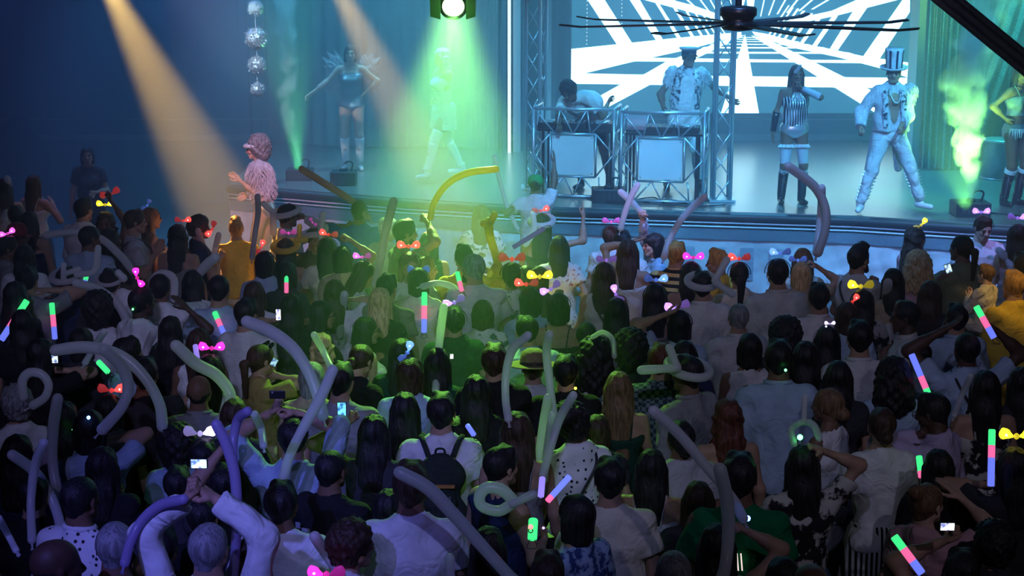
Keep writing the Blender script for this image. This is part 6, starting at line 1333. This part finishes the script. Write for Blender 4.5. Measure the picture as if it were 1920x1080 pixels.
B('g171', [(960, 945), (935, 958), (905, 950), (899, 932), (912, 915), (940, 918), (962, 938)], 11, 'w', 'clear balloons twisted together beside the navy sleeveless top', dd=.35, bend=0, extra=(([(960, 945), (1000, 927)], 8),), nozzle=False)
B('g178', [(1393, 972), (1374, 935), (1325, 876), (1275, 816), (1225, 770)], 10, 'w', 'long white balloon slanting down to the green tshirt', dd=.1)
B('g178', [(1352, 1092), (1360, 1060), (1366, 1000), (1363, 940), (1350, 880)], 12.5, 'w', 'thick upright white balloon in front of the green tshirt', dd=.35)
B('g179', [(1489, 832), (1484, 806), (1503, 792), (1525, 797), (1536, 822)], 6.5, 'w', 'small balloon arch with an upright end, lower right of centre', extra=(([(1507, 790), (1509, 744)], 5.5),), nozzle=False)
B('e92', [(1668, 632), (1664, 600), (1662, 562), (1665, 530)], 8.5, 'w', 'wide upright balloon beside very long black hair, right')
B('e91', [(1896, 500), (1886, 485), (1873, 470)], 7, 'w', 'short balloon slanting by the pink camisole, right edge')
B('f155', [(1790, 778), (1802, 745), (1820, 705)], 5.5, 'w', 'faint balloon leaning right before the sleek black hair')
B('c56', [(793, 537), (820, 531), (848, 538), (863, 555)], 6.5, 'w', 'pale balloon curved over the cream dress, green lit')
B('f129', [(1112, 632), (1130, 623), (1148, 636), (1152, 668)], 5, 'w', 'small balloon arc above the big black curls')
ring('b29', 'w', 1.08, 'white balloon crown on the raised fist one before the stage', (([(512, 402), (513, 438)], 6), ([(512, 398), (494, 382)], 5.5)))
ring('b33', 'y', 1.10, 'yellow lit balloon crown above the pinstriped dress', (([(556, 450), (572, 449)], 6), ([(561, 446), (562, 424)], 4.5)))
ring('b34', 'w', 1.05, 'white balloon hat with one upright end before the podium', (([(601, 436), (605, 402)], 6), ([(598, 438), (604, 452)], 5)))
ring('a17', 'w', 1.08, 'white twisted balloon hat over the navy tshirt, left', (([(119, 497), (119, 530)], 5.5), ([(125, 512), (147, 505)], 5.5), ([(144, 515), (178, 507), (184, 465)], 6)))
ring('c59', 'w', 1.05, 'white balloon ring round the head of the pointing one', (([(999, 402), (1001, 430), (986, 458)], 6),))
ring('d75', 'w', 1.12, 'white balloon crown with two long ends, right of centre', (([(1340, 526), (1363, 487)], 6.5, .25), ([(1342, 530), (1374, 552)], 6.5, .25)), 6.5)
ring('f139', 'w', 1.15, 'white balloon crown with three points, right of centre', (([(1270, 690), (1202, 694)], 8, .2), ([(1270, 688), (1255, 652)], 7.5, .2)), 8)
ring('a18', 'w', .9, 'lilac white balloon end beside the charcoal tshirt, left', (([(222, 512), (232, 522)], 7),), 4)
# ---------------------------------------------------------------- light up bows
GLOW = {'red': (1, .05, .04), 'yellow': (1, .82, .02), 'pink': (1, .10, .75), 'violet': (.42, .22, 1), 'blue': (.10, .25, 1), 'white': (.65, .55, 1), 'green': (.08, 1, .2), 'magenta': (1, .02, .5)}
def gm(c, es=2.2): return mat('glow_%s_%g' % (c, es), tuple(.5*x+.1 for x in GLOW[c]), .4, emit=GLOW[c], es=es)
lobeVF = grid_surface([((.022, 0, 0), (.060, 0, .012), .010, .030, (1, .42, 1)), ((.058, 0, .02), (.070, 0, .036), .024, .008, (1, .45, 1))], (0, -.03, -.04), (.11, .03, .07), .006, k=.012)
def bow(pid, px, py, c, label, lit=(1, 1), sc_=1.0, a=0, dd=.02, band=True):
    g = PPL[pid]; D = g.depth+dd; p = at(px, py, D); q = empty('light_bow', p, 0, sc_); q.rotation_euler = (0, R(a), 0); tag(q, label, 'light bow', 'light up bows worn in the crowd')
    for s_, on in zip((-1, 1), lit):
        m = gm(c, 2.4 if on else .22); o = inst('bow_lobe', ('lobe',), lambda: lobeVF, m, q, Matrix.Scale(s_, 4, V3(1, 0, 0)))
        if on: MB().lathe([(.001, -.006), (.007, 0), (.001, .006)], (s_*.055, -.014, .01), 8).build('lamp_dot', mat('dot_'+c, (1, 1, 1), .3, emit=tuple(.4+.6*x for x in GLOW[c]), es=7), q)
    MB().lathe([(.004, -.016), (.013, -.008), (.013, .008), (.004, .016)], (0, 0, 0), 10).build('knot', gm(c, .6), q, True)
    if band:
        hc = q.matrix_world; loc = g.hmw @ V3(0, 0, .02)
        b = MB(); cc = Matrix.Rotation(-R(a), 3, 'Y') @ (loc-p); rr = .100*g.root.scale.x/sc_
        b.tube([(cc.x/sc_+rr*math.sin(t), cc.y/sc_, cc.z/sc_+rr*math.cos(t)) for t in np.linspace(-1.7-R(a), 1.7-R(a), 17)], .0035, 5).build('headband', M_blk, q, True)
    return q
for a_ in (('a4', 197, 384, 'yellow', 'yellow bow on the one with a raised arm, far left'), ('a4', 207, 364, 'red', 'red bow held up high in a hand, far left', (0, 0), 1.2, -20, 0, False), ('a6', 276, 385, 'blue', 'blue bow on the very long fair hair, left', (0, 0), .8, -50),
           ('a10', 14, 438, 'pink', 'pink bow at the left edge in profile', (1, 1), .9, -20), ('a13', 343, 414, 'red', 'red bow on the bushy dark hair over the pinstripes', (0, 1), .9), ('a14', 398, 430, 'red', 'red bow between the brown curls and yellow tshirt', (1, 0), 1, -60, -.15, False),
           ('a19', 257, 521, 'magenta', 'pink bow tilted upright below the long left arch', (1, 1), .9, 70, -.1), ('b33', 541, 437, 'pink', 'pale pink bow behind the yellow balloon crown', (0, 0), .9), ('b34', 586, 417, 'pink', 'tiny pink bow behind the upright ended balloon hat', (0, 0), .6, 50),
           ('b35', 616, 440, 'red', 'red bow beside the plain blue tshirt', (1, 0), 1, 10), ('b37', 679, 482, 'pink', 'pink bow on the one looking down right', (1, 0), .9), ('b38', 490, 464, 'red', 'red bow set upright, right of the yellow tshirt', (0, 1), .8, -60),
           ('c55', 766, 462, 'red', 'brightest red bow, on the one facing the hall', (1, 1), 1.15), ('c56', 785, 508, 'blue', 'blue bow on the black bob in green light', (0, 0), 1.1), ('c57', 960, 486, 'red', 'dark red unlit bow on the floral dress wearer', (0, 0), 1.3),
           ('c58', 1012, 519, 'yellow', 'large yellow bow across a brown bob, centre', (1, 1), 1.25, 0, -.2), ('c62', 987, 533, 'red', 'red bow left of the large yellow bow', (1, 0), 1.1, 0, -.1), ('c63', 1033, 542, 'violet', 'violet bow by the large yellow bow', (1, 0), 1, -30, -.1),
           ('c64', 852, 567, 'violet', 'violet bow over the dark green tshirt', (1, 0), 1, -20, -.1), ('c59', 1014, 395, 'red', 'red cat ear bow on the pointing one', (0, 1), 1, -10), ('d67', 1146, 416, 'pink', 'pale pink bow on short hair beside the crossed balloons', (0, 0), 1),
           ('d68', 1137, 488, 'violet', 'dark violet unlit bow on long brown hair', (0, 0), 1), ('d80', 1230, 525, 'blue', 'blue bow on very long black hair near the striped polo', (0, 1), 1.1), ('d82', 1155, 552, 'violet', 'violet bow above the red patterned skirt', (1, 0), .9, 60),
           ('d81', 1270, 576, 'violet', 'violet bow on the black braids', (1, 0), 1.1, -10), ('d74', 1300, 483, 'magenta', 'bright pink bow right of the striped polo', (1, 1), 1.05), ('d76', 1386, 485, 'red', 'red bow on the dark ponytail', (1, 0), 1.1),
           ('d77', 1463, 475, 'blue', 'blue bow on cropped hair of the large shirt', (1, 0), 1), ('d79', 1496, 488, 'blue', 'light blue bow on the blonde hair below the hooked balloon', (0, 0), .9), ('e87', 1727, 422, 'yellow', 'yellow bow on the long wavy hair, right', (0, 1), .9, -40),
           ('e90', 1840, 398, 'violet', 'violet cat ear bow on the one facing the hall', (1, 1), 1), ('e91', 1908, 409, 'violet', 'violet bow at the right edge', (0, 1), 1.1), ('e97', 1614, 537, 'yellow', 'yellow bow right of the white shirts', (1, 0), 1.2),
           ('e98', 1598, 566, 'red', 'thin red bow with a tilted ear, under the yellow bow', (0, 1), .8, -40), ('e103', 1556, 607, 'white', 'white bow light on long black hair, right of centre', (1, 1), .45), ('f108', 397, 653, 'magenta', 'pink bow near the short lilac stick, left', (1, 1), 1.0),
           ('f110', 209, 732, 'red', 'red bow on the small black bob, left', (0, 1), 1), ('f114', 375, 813, 'white', 'white bow on the dark head left of the violet balloon', (0, 1), 1.1), ('f122', 764, 661, 'blue', 'small blue bow light on the brown bob', (0, 1), .9, -60),
           ('g185', 1906, 818, 'yellow', 'yellow bow at the lower right edge', (1, 1), 1.1), ('g168', 612, 1077, 'magenta', 'pink bow just showing at the bottom edge', (1, 0), 1, 0, -.3, False)):
    bow(*a_)
# ---------------------------------------------------------------- glow sticks
SEG = {'g': ((.06, 1, .30), 'green'), 'p': ((1, .16, .42), 'pink'), 'b': ((.16, .22, 1), 'blue'), 'v': ((.36, .28, 1), 'violet')}
def stick(pid, a_, b_, rpx, seq, label, dd=.1, wts=None, es=.95):
    g = PPL[pid]; D = g.depth-dd; A, Bp = at(*a_, D), at(*b_, D-.05); r = rpx/(F/D); q = empty('glow_stick', A); tag(q, label, 'glow stick', 'glow sticks held in the crowd')
    n_ = len(seq); ws = wts or [1/n_]*n_; t = 0; d = Bp-A
    for k_, c in enumerate(seq):
        p0, p1 = d*t, d*(t+ws[k_]); t += ws[k_]
        e = [1, 1]; e0 = .82 if k_ == 0 else 1; e1 = .82 if k_ == n_-1 else 1
        u_ = d.normalized()*r*.25
        MB().tube([p0, p0+u_, p1-u_, p1], [r*e0, r, r, r*e1], 12).build(SEG[c][1]+'_section', mat('stick_%s%g' % (c, es), tuple(.35*x+.05 for x in SEG[c][0]), .5, emit=SEG[c][0], es=es), q, True)
    MB().tube(spline([d+V3(-r*.5, 0, 0), d+d.normalized()*.04+V3(-r, 0, 0), d+d.normalized()*.04+V3(r, 0, 0), d+V3(r*.5, 0, 0)], 4), .0025, 5).build('wrist_loop', M_blk, q, True)
for a_ in (('a22', (51, 563), (2, 638), 6, 'gpb', 'slanted three colour glow stick at the left edge'), ('a16', (97, 568), (103, 636), 5, 'gpb', 'upright three colour glow stick second from the left edge'), ('a17', (162, 517), (156, 544), 4.5, 'gdp'.replace('d', 'b'), 'partly hidden glow stick beside the navy tshirt, left', -.05),
           ('b40', (402, 585), (420, 626), 5, 'gpb', 'tilted glow stick on the broad pale blue tshirt'), ('b39', (537, 512), (537, 549), 4, 'gp', 'short upright glow stick, green over pink, centre left'), ('c56', (796, 548), (795, 624), 5.5, 'gpb', 'tallest upright glow stick in the green light'),
           ('c54', (857, 510), (866, 546), 4.5, 'gp', 'short tilted glow stick beside the pale polo'), ('f105', (184, 678), (203, 698), 5.5, 'g', 'short green glow stick under the longest balloon arch'), ('f150', (1830, 574), (1864, 634), 6, 'gpb', 'three colour glow stick tilted before the clapping hands, right'),
           ('f152', (1709, 664), (1741, 740), 6, 'bpg', 'glow stick hanging down with its green end low, right', .1, [.55, .3, .15]), ('g185', (1860, 805), (1858, 912), 6.5, 'gpb', 'long upright glow stick at the lower right', .1, [.28, .22, .5]), ('g182', (1723, 855), (1728, 896), 6, 'gp', 'short green and pink glow stick before the sleek black hair', -.1, [.7, .3]),
           ('g186', (1676, 1005), (1729, 1076), 8, 'gpb', 'thick tilted glow stick at the bottom right'), ('g172', (1000, 973), (998, 1012), 9, 'g', 'thick green glow stick at the bottom centre', .2), ('g172', (1068, 893), (1026, 940), 6, 'bp', 'blue glow stick tilted right below the balloon cluster', .25, [.8, .2], 1.1),
           ('g172', (1017, 895), (1014, 932), 6, 'v', 'short violet glow stick upright beside the tilted blue one', .2, None, .9), ('f131', (876, 797), (889, 816), 5, 'b', 'small blue glow stick behind the backpack', -.2, None, 1), ('f108', (366, 647), (370, 672), 5, 'v', 'short lilac stick left of the pink bow', -.05, None, .7),
           ('c57', (962, 464), (1021, 428), 4.5, 'v', 'pale tube raised toward the pointing one, centre', .1, None, .12)):
    stick(*a_)
# small finger lights
def finger_light(pid, px, py, c, label, r=.012, dd=.15, es=9):
    g = PPL[pid]; p = at(px, py, g.depth-dd); q = empty('finger_light', p); tag(q, label, 'finger light'); MB().lathe([(.2*r, -r), (.8*r, -.6*r), (r, 0), (.8*r, .6*r), (.2*r, r)], (0, 0, 0), 10).build('bulb', mat('bulb_'+c, (1, 1, 1), .3, emit=GLOW[c], es=es), q, True); MB().tube([(r*.9*math.sin(t), 0, -r*1.6+r*.9*math.cos(t)) for t in np.linspace(0, 2*math.pi, 11)], r*.2, 5).build('finger_band', M_blk, q)
for a_ in (('g179', 1500, 820, 'green', 'bright green finger light in the overhead hand', .016), ('g178', 1402, 972, 'blue', 'blue finger light on the green tshirt', .014), ('f113', 268, 813, 'red', 'red finger light under the end of the longest balloon', .011), ('f113', 309, 816, 'red', 'red finger light left of the large curly hair', .011, .1),
           ('f112', 137, 806, 'green', 'tiny green light beside the very long black hair', .007), ('f116', 166, 783, 'blue', 'blue finger light at the inner arching balloon', .011), ('a19', 249, 580, 'green', 'tiny green light on the white tshirt, left', .008, .1), ('f142', 1473, 694, 'green', 'tiny green light beside the crisp pale blue shirt', .009),
           ('g172', 995, 988, 'red', 'red finger light on the thick green glow stick', .012, .35), ('g172', 1019, 990, 'violet', 'tiny violet light right of the thick green glow stick', .006, .3), ('f128', 1079, 728, 'yellow', 'tiny yellow light on the black tshirt shoulder', .009), ('e103', 1549, 612, 'white', 'tiny white light above long black hair', .006)):
    finger_light(*a_)
# ---------------------------------------------------------------- phones
def phone(pid, px, py, w_, h_, label, col, es=1.5, rot=0, yaw=0, dd=.15, on=True):
    g = PPL[pid]; D = g.depth-dd; s_ = F/D; p = at(px, py, D); q = empty('phone', p); q.rotation_euler = (0, R(rot), R(yaw)); tag(q, label, 'phone'); W, H = w_/s_, h_/s_
    o = MB().box((0, 0, 0), (W, .009, H)).build('phone_body', M_blk, q); bv = o.modifiers.new('b', 'BEVEL'); bv.width = .003; bv.segments = 2
    if on:
        m = MATS.get('scr_'+label) or mat('scr_'+label, (.02, .02, .02), .2); N, L, b = nodes(m); t = N.new('ShaderNodeTexNoise'); t.inputs['Scale'].default_value = 40; rp = N.new('ShaderNodeValToRGB'); rp.color_ramp.elements[0].color = (col[0]*.15, col[1]*.2, col[2]*.5, 1); rp.color_ramp.elements[1].color = (*col, 1); rp.color_ramp.elements[0].position = .4; rp.color_ramp.elements[1].position = .55
        tc = N.new('ShaderNodeTexCoord'); L.new(tc.outputs['Object'], t.inputs[0]); L.new(t.outputs[0], rp.inputs[0]); L.new(rp.outputs[0], b.inputs['Emission Color']); b.inputs['Emission Strength'].default_value = es
        MB().box((0, -.005, 0), (W*.86, .002, H*.88)).build('phone_screen', m, q)
    else: MB().lathe([(.006, 0), (.006, .003)], (-W*.3, -.005, H*.3), 8, Matrix.Rotation(R(90), 3, 'X')).build('camera_lens', M_knob, q)
for a_ in (('b43', 522, 590, 10, 23, 'upright phone with a white lit screen, centre left', (1, .9, 1), 2.2), ('f106', 103, 670, 13, 24, 'small phone filming the stage at the left', (.8, .95, 1), 1.2), ('f125', 520, 740, 30, 16, 'dark phone held sideways by two raised arms', (0, 0, 0), 0, 0, 0, .2, False),
           ('g191', 641, 769, 18, 34, 'upright phone showing the blue stage, centre left', (.2, .8, 1), 1.3), ('g163', 373, 869, 34, 19, 'phone held sideways showing the stage, lower left', (.6, .85, 1), 1.8), ('e89', 1778, 504, 13, 20, 'phone with lit screen beside the olive shirt', (.7, 1, .9), 1.4, -20),
           ('g186', 1776, 987, 30, 16, 'phone held sideways with a white screen, lower right', (1, .95, 1), 1.6), ('f117', 514, 679, 12, 16, 'phone held beside the face of the yellow patterned top', (.5, .9, 1), .8, 30), ('f134', 847, 668, 7, 10, 'small bright phone screen in the dark green crowd', (1, 1, .8), 2)):
    phone(*a_)
# ---------------------------------------------------------------- lit green smoke
def smoke(base, top, H, cx, rad, dens, label, col=(1, 1, 1)):
    q = empty  # path: cx = [(t, x offset)], rad = [(t, radius)]
    V = []; pts = []; rs = []
    for i in range(13):
        t = i/12; pts.append((np.interp(t, *zip(*cx)), 0, t*H)); rs.append(np.interp(t, *zip(*rad))*1.05+.01)
    o = MB().tube(pts, rs, 16).build('smoke_plume', None, None, True); o.location = base; tag(o, label, 'smoke', kind='stuff')
    m = bpy.data.materials.new('smoke'); m.use_nodes = True; nt = m.node_tree; N = nt.nodes; L = nt.links; N.clear(); out = N.new('ShaderNodeOutputMaterial')
    tc = N.new('ShaderNodeTexCoord'); sx = N.new('ShaderNodeSeparateXYZ'); L.new(tc.outputs['Object'], sx.inputs[0])
    def mth(op, a, b=None, c=None):
        n_ = N.new('ShaderNodeMath'); n_.operation = op
        for i, v in enumerate((a, b, c)):
            if v is None: continue
            if isinstance(v, (int, float)): n_.inputs[i].default_value = v
            else: L.new(v, n_.inputs[i])
        return n_.outputs[0]
    tz = mth('DIVIDE', sx.outputs[2], H)
    def curve(tab, lo, hi):
        r = N.new('ShaderNodeValToRGB'); e = r.color_ramp.elements
        while len(e) > 1: e.remove(e[-1])
        for i, (t, v) in enumerate(tab):
            el = e[0] if i == 0 else e.new(t); el.position = t; c = (v-lo)/(hi-lo); el.color = (c, c, c, 1)
        L.new(tz, r.inputs[0]); return mth('MULTIPLY_ADD', r.outputs[0], hi-lo, lo)
    cxo = curve(cx, -1, 1); ro = curve(rad, 0, 1)
    n1 = N.new('ShaderNodeTexNoise'); n1.inputs['Scale'].default_value = 3.2; n1.inputs['Detail'].default_value = 5; n1.inputs['Distortion'].default_value = .6; L.new(tc.outputs['Object'], n1.inputs[0])
    dx = mth('SUBTRACT', sx.outputs[0], cxo); rr = mth('SQRT', mth('ADD', mth('MULTIPLY', dx, dx), mth('MULTIPLY', sx.outputs[1], sx.outputs[1])))
    fall = mth('SUBTRACT', 1.0, mth('DIVIDE', rr, ro)); v = mth('SUBTRACT', mth('MULTIPLY_ADD', n1.outputs[0], 2.4, -1.05), mth('SUBTRACT', .55, fall)); v = mth('MAXIMUM', v, 0.0)
    f2 = mth('MAXIMUM', fall, 0.0); v = mth('MULTIPLY', v, mth('MINIMUM', mth('MULTIPLY', f2, 3.0), 1.0)); dn = curve([(t, d_) for t, d_ in dens], 0, 40); v = mth('MULTIPLY', v, dn)
    vs = N.new('ShaderNodeVolumeScatter'); vs.inputs['Color'].default_value = (*col, 1); L.new(v, vs.inputs['Density']); L.new(vs.outputs[0], out.inputs['Volume']); o.data.materials.append(m); return o
smoke(FJ+V3(0, -.02, .21), None, 2.75, [(0, 0), (.25, -.08), (.42, -.14), (.6, -.12), (.8, .08), (1, .22)], [(0, .06), (.1, .16), (.35, .32), (.6, .42), (1, .52)], [(0, 40), (.2, 36), (.5, 20), (1, 12)], 'thick bright green lit smoke plume rising at the right of the stage')
smoke(FL+V3(0, -.02, .19), None, 2.4, [(0, .02), (.2, -.10), (.4, -.16), (.6, -.10), (1, -.14)], [(0, .045), (.15, .10), (.4, .17), (.7, .22), (1, .30)], [(0, 40), (.2, 40), (.5, 30), (1, 8)], 'thin green lit smoke plume rising left of the winged dancer')

# ---------------------------------------------------------------- haze and smoke
hz = MB().box((-.5, (10.4+YB+.2)/2, 3.72), (21.5, YB+.2-10.4, 7.3)).build('haze', None); tag(hz, 'thin blue stage haze hanging over the hall', 'haze', kind='stuff'); hz.display_type = 'WIRE'
m = bpy.data.materials.new('haze'); m.use_nodes = True; nt = m.node_tree; nt.nodes.clear(); out = nt.nodes.new('ShaderNodeOutputMaterial'); vs = nt.nodes.new('ShaderNodeVolumeScatter')
vs.inputs['Color'].default_value = (.66, .88, 1, 1); vs.inputs['Density'].default_value = HAZE; vs.inputs['Anisotropy'].default_value = .25; nt.links.new(vs.outputs[0], out.inputs['Volume']); hz.data.materials.append(m)

hz2 = MB().box((-5.65, (19.9+YB+.15)/2, 3.65), (10.9, YB+.15-19.9, 7.2)).build('haze', None); tag(hz2, 'denser blue haze over the left half of the stage', 'haze', kind='stuff'); hz2.display_type = 'WIRE'
m2 = m.copy(); hz2.data.materials.append(m2)
for nd in m2.node_tree.nodes:
    if nd.type == 'VOLUME_SCATTER': nd.inputs['Density'].default_value = .10
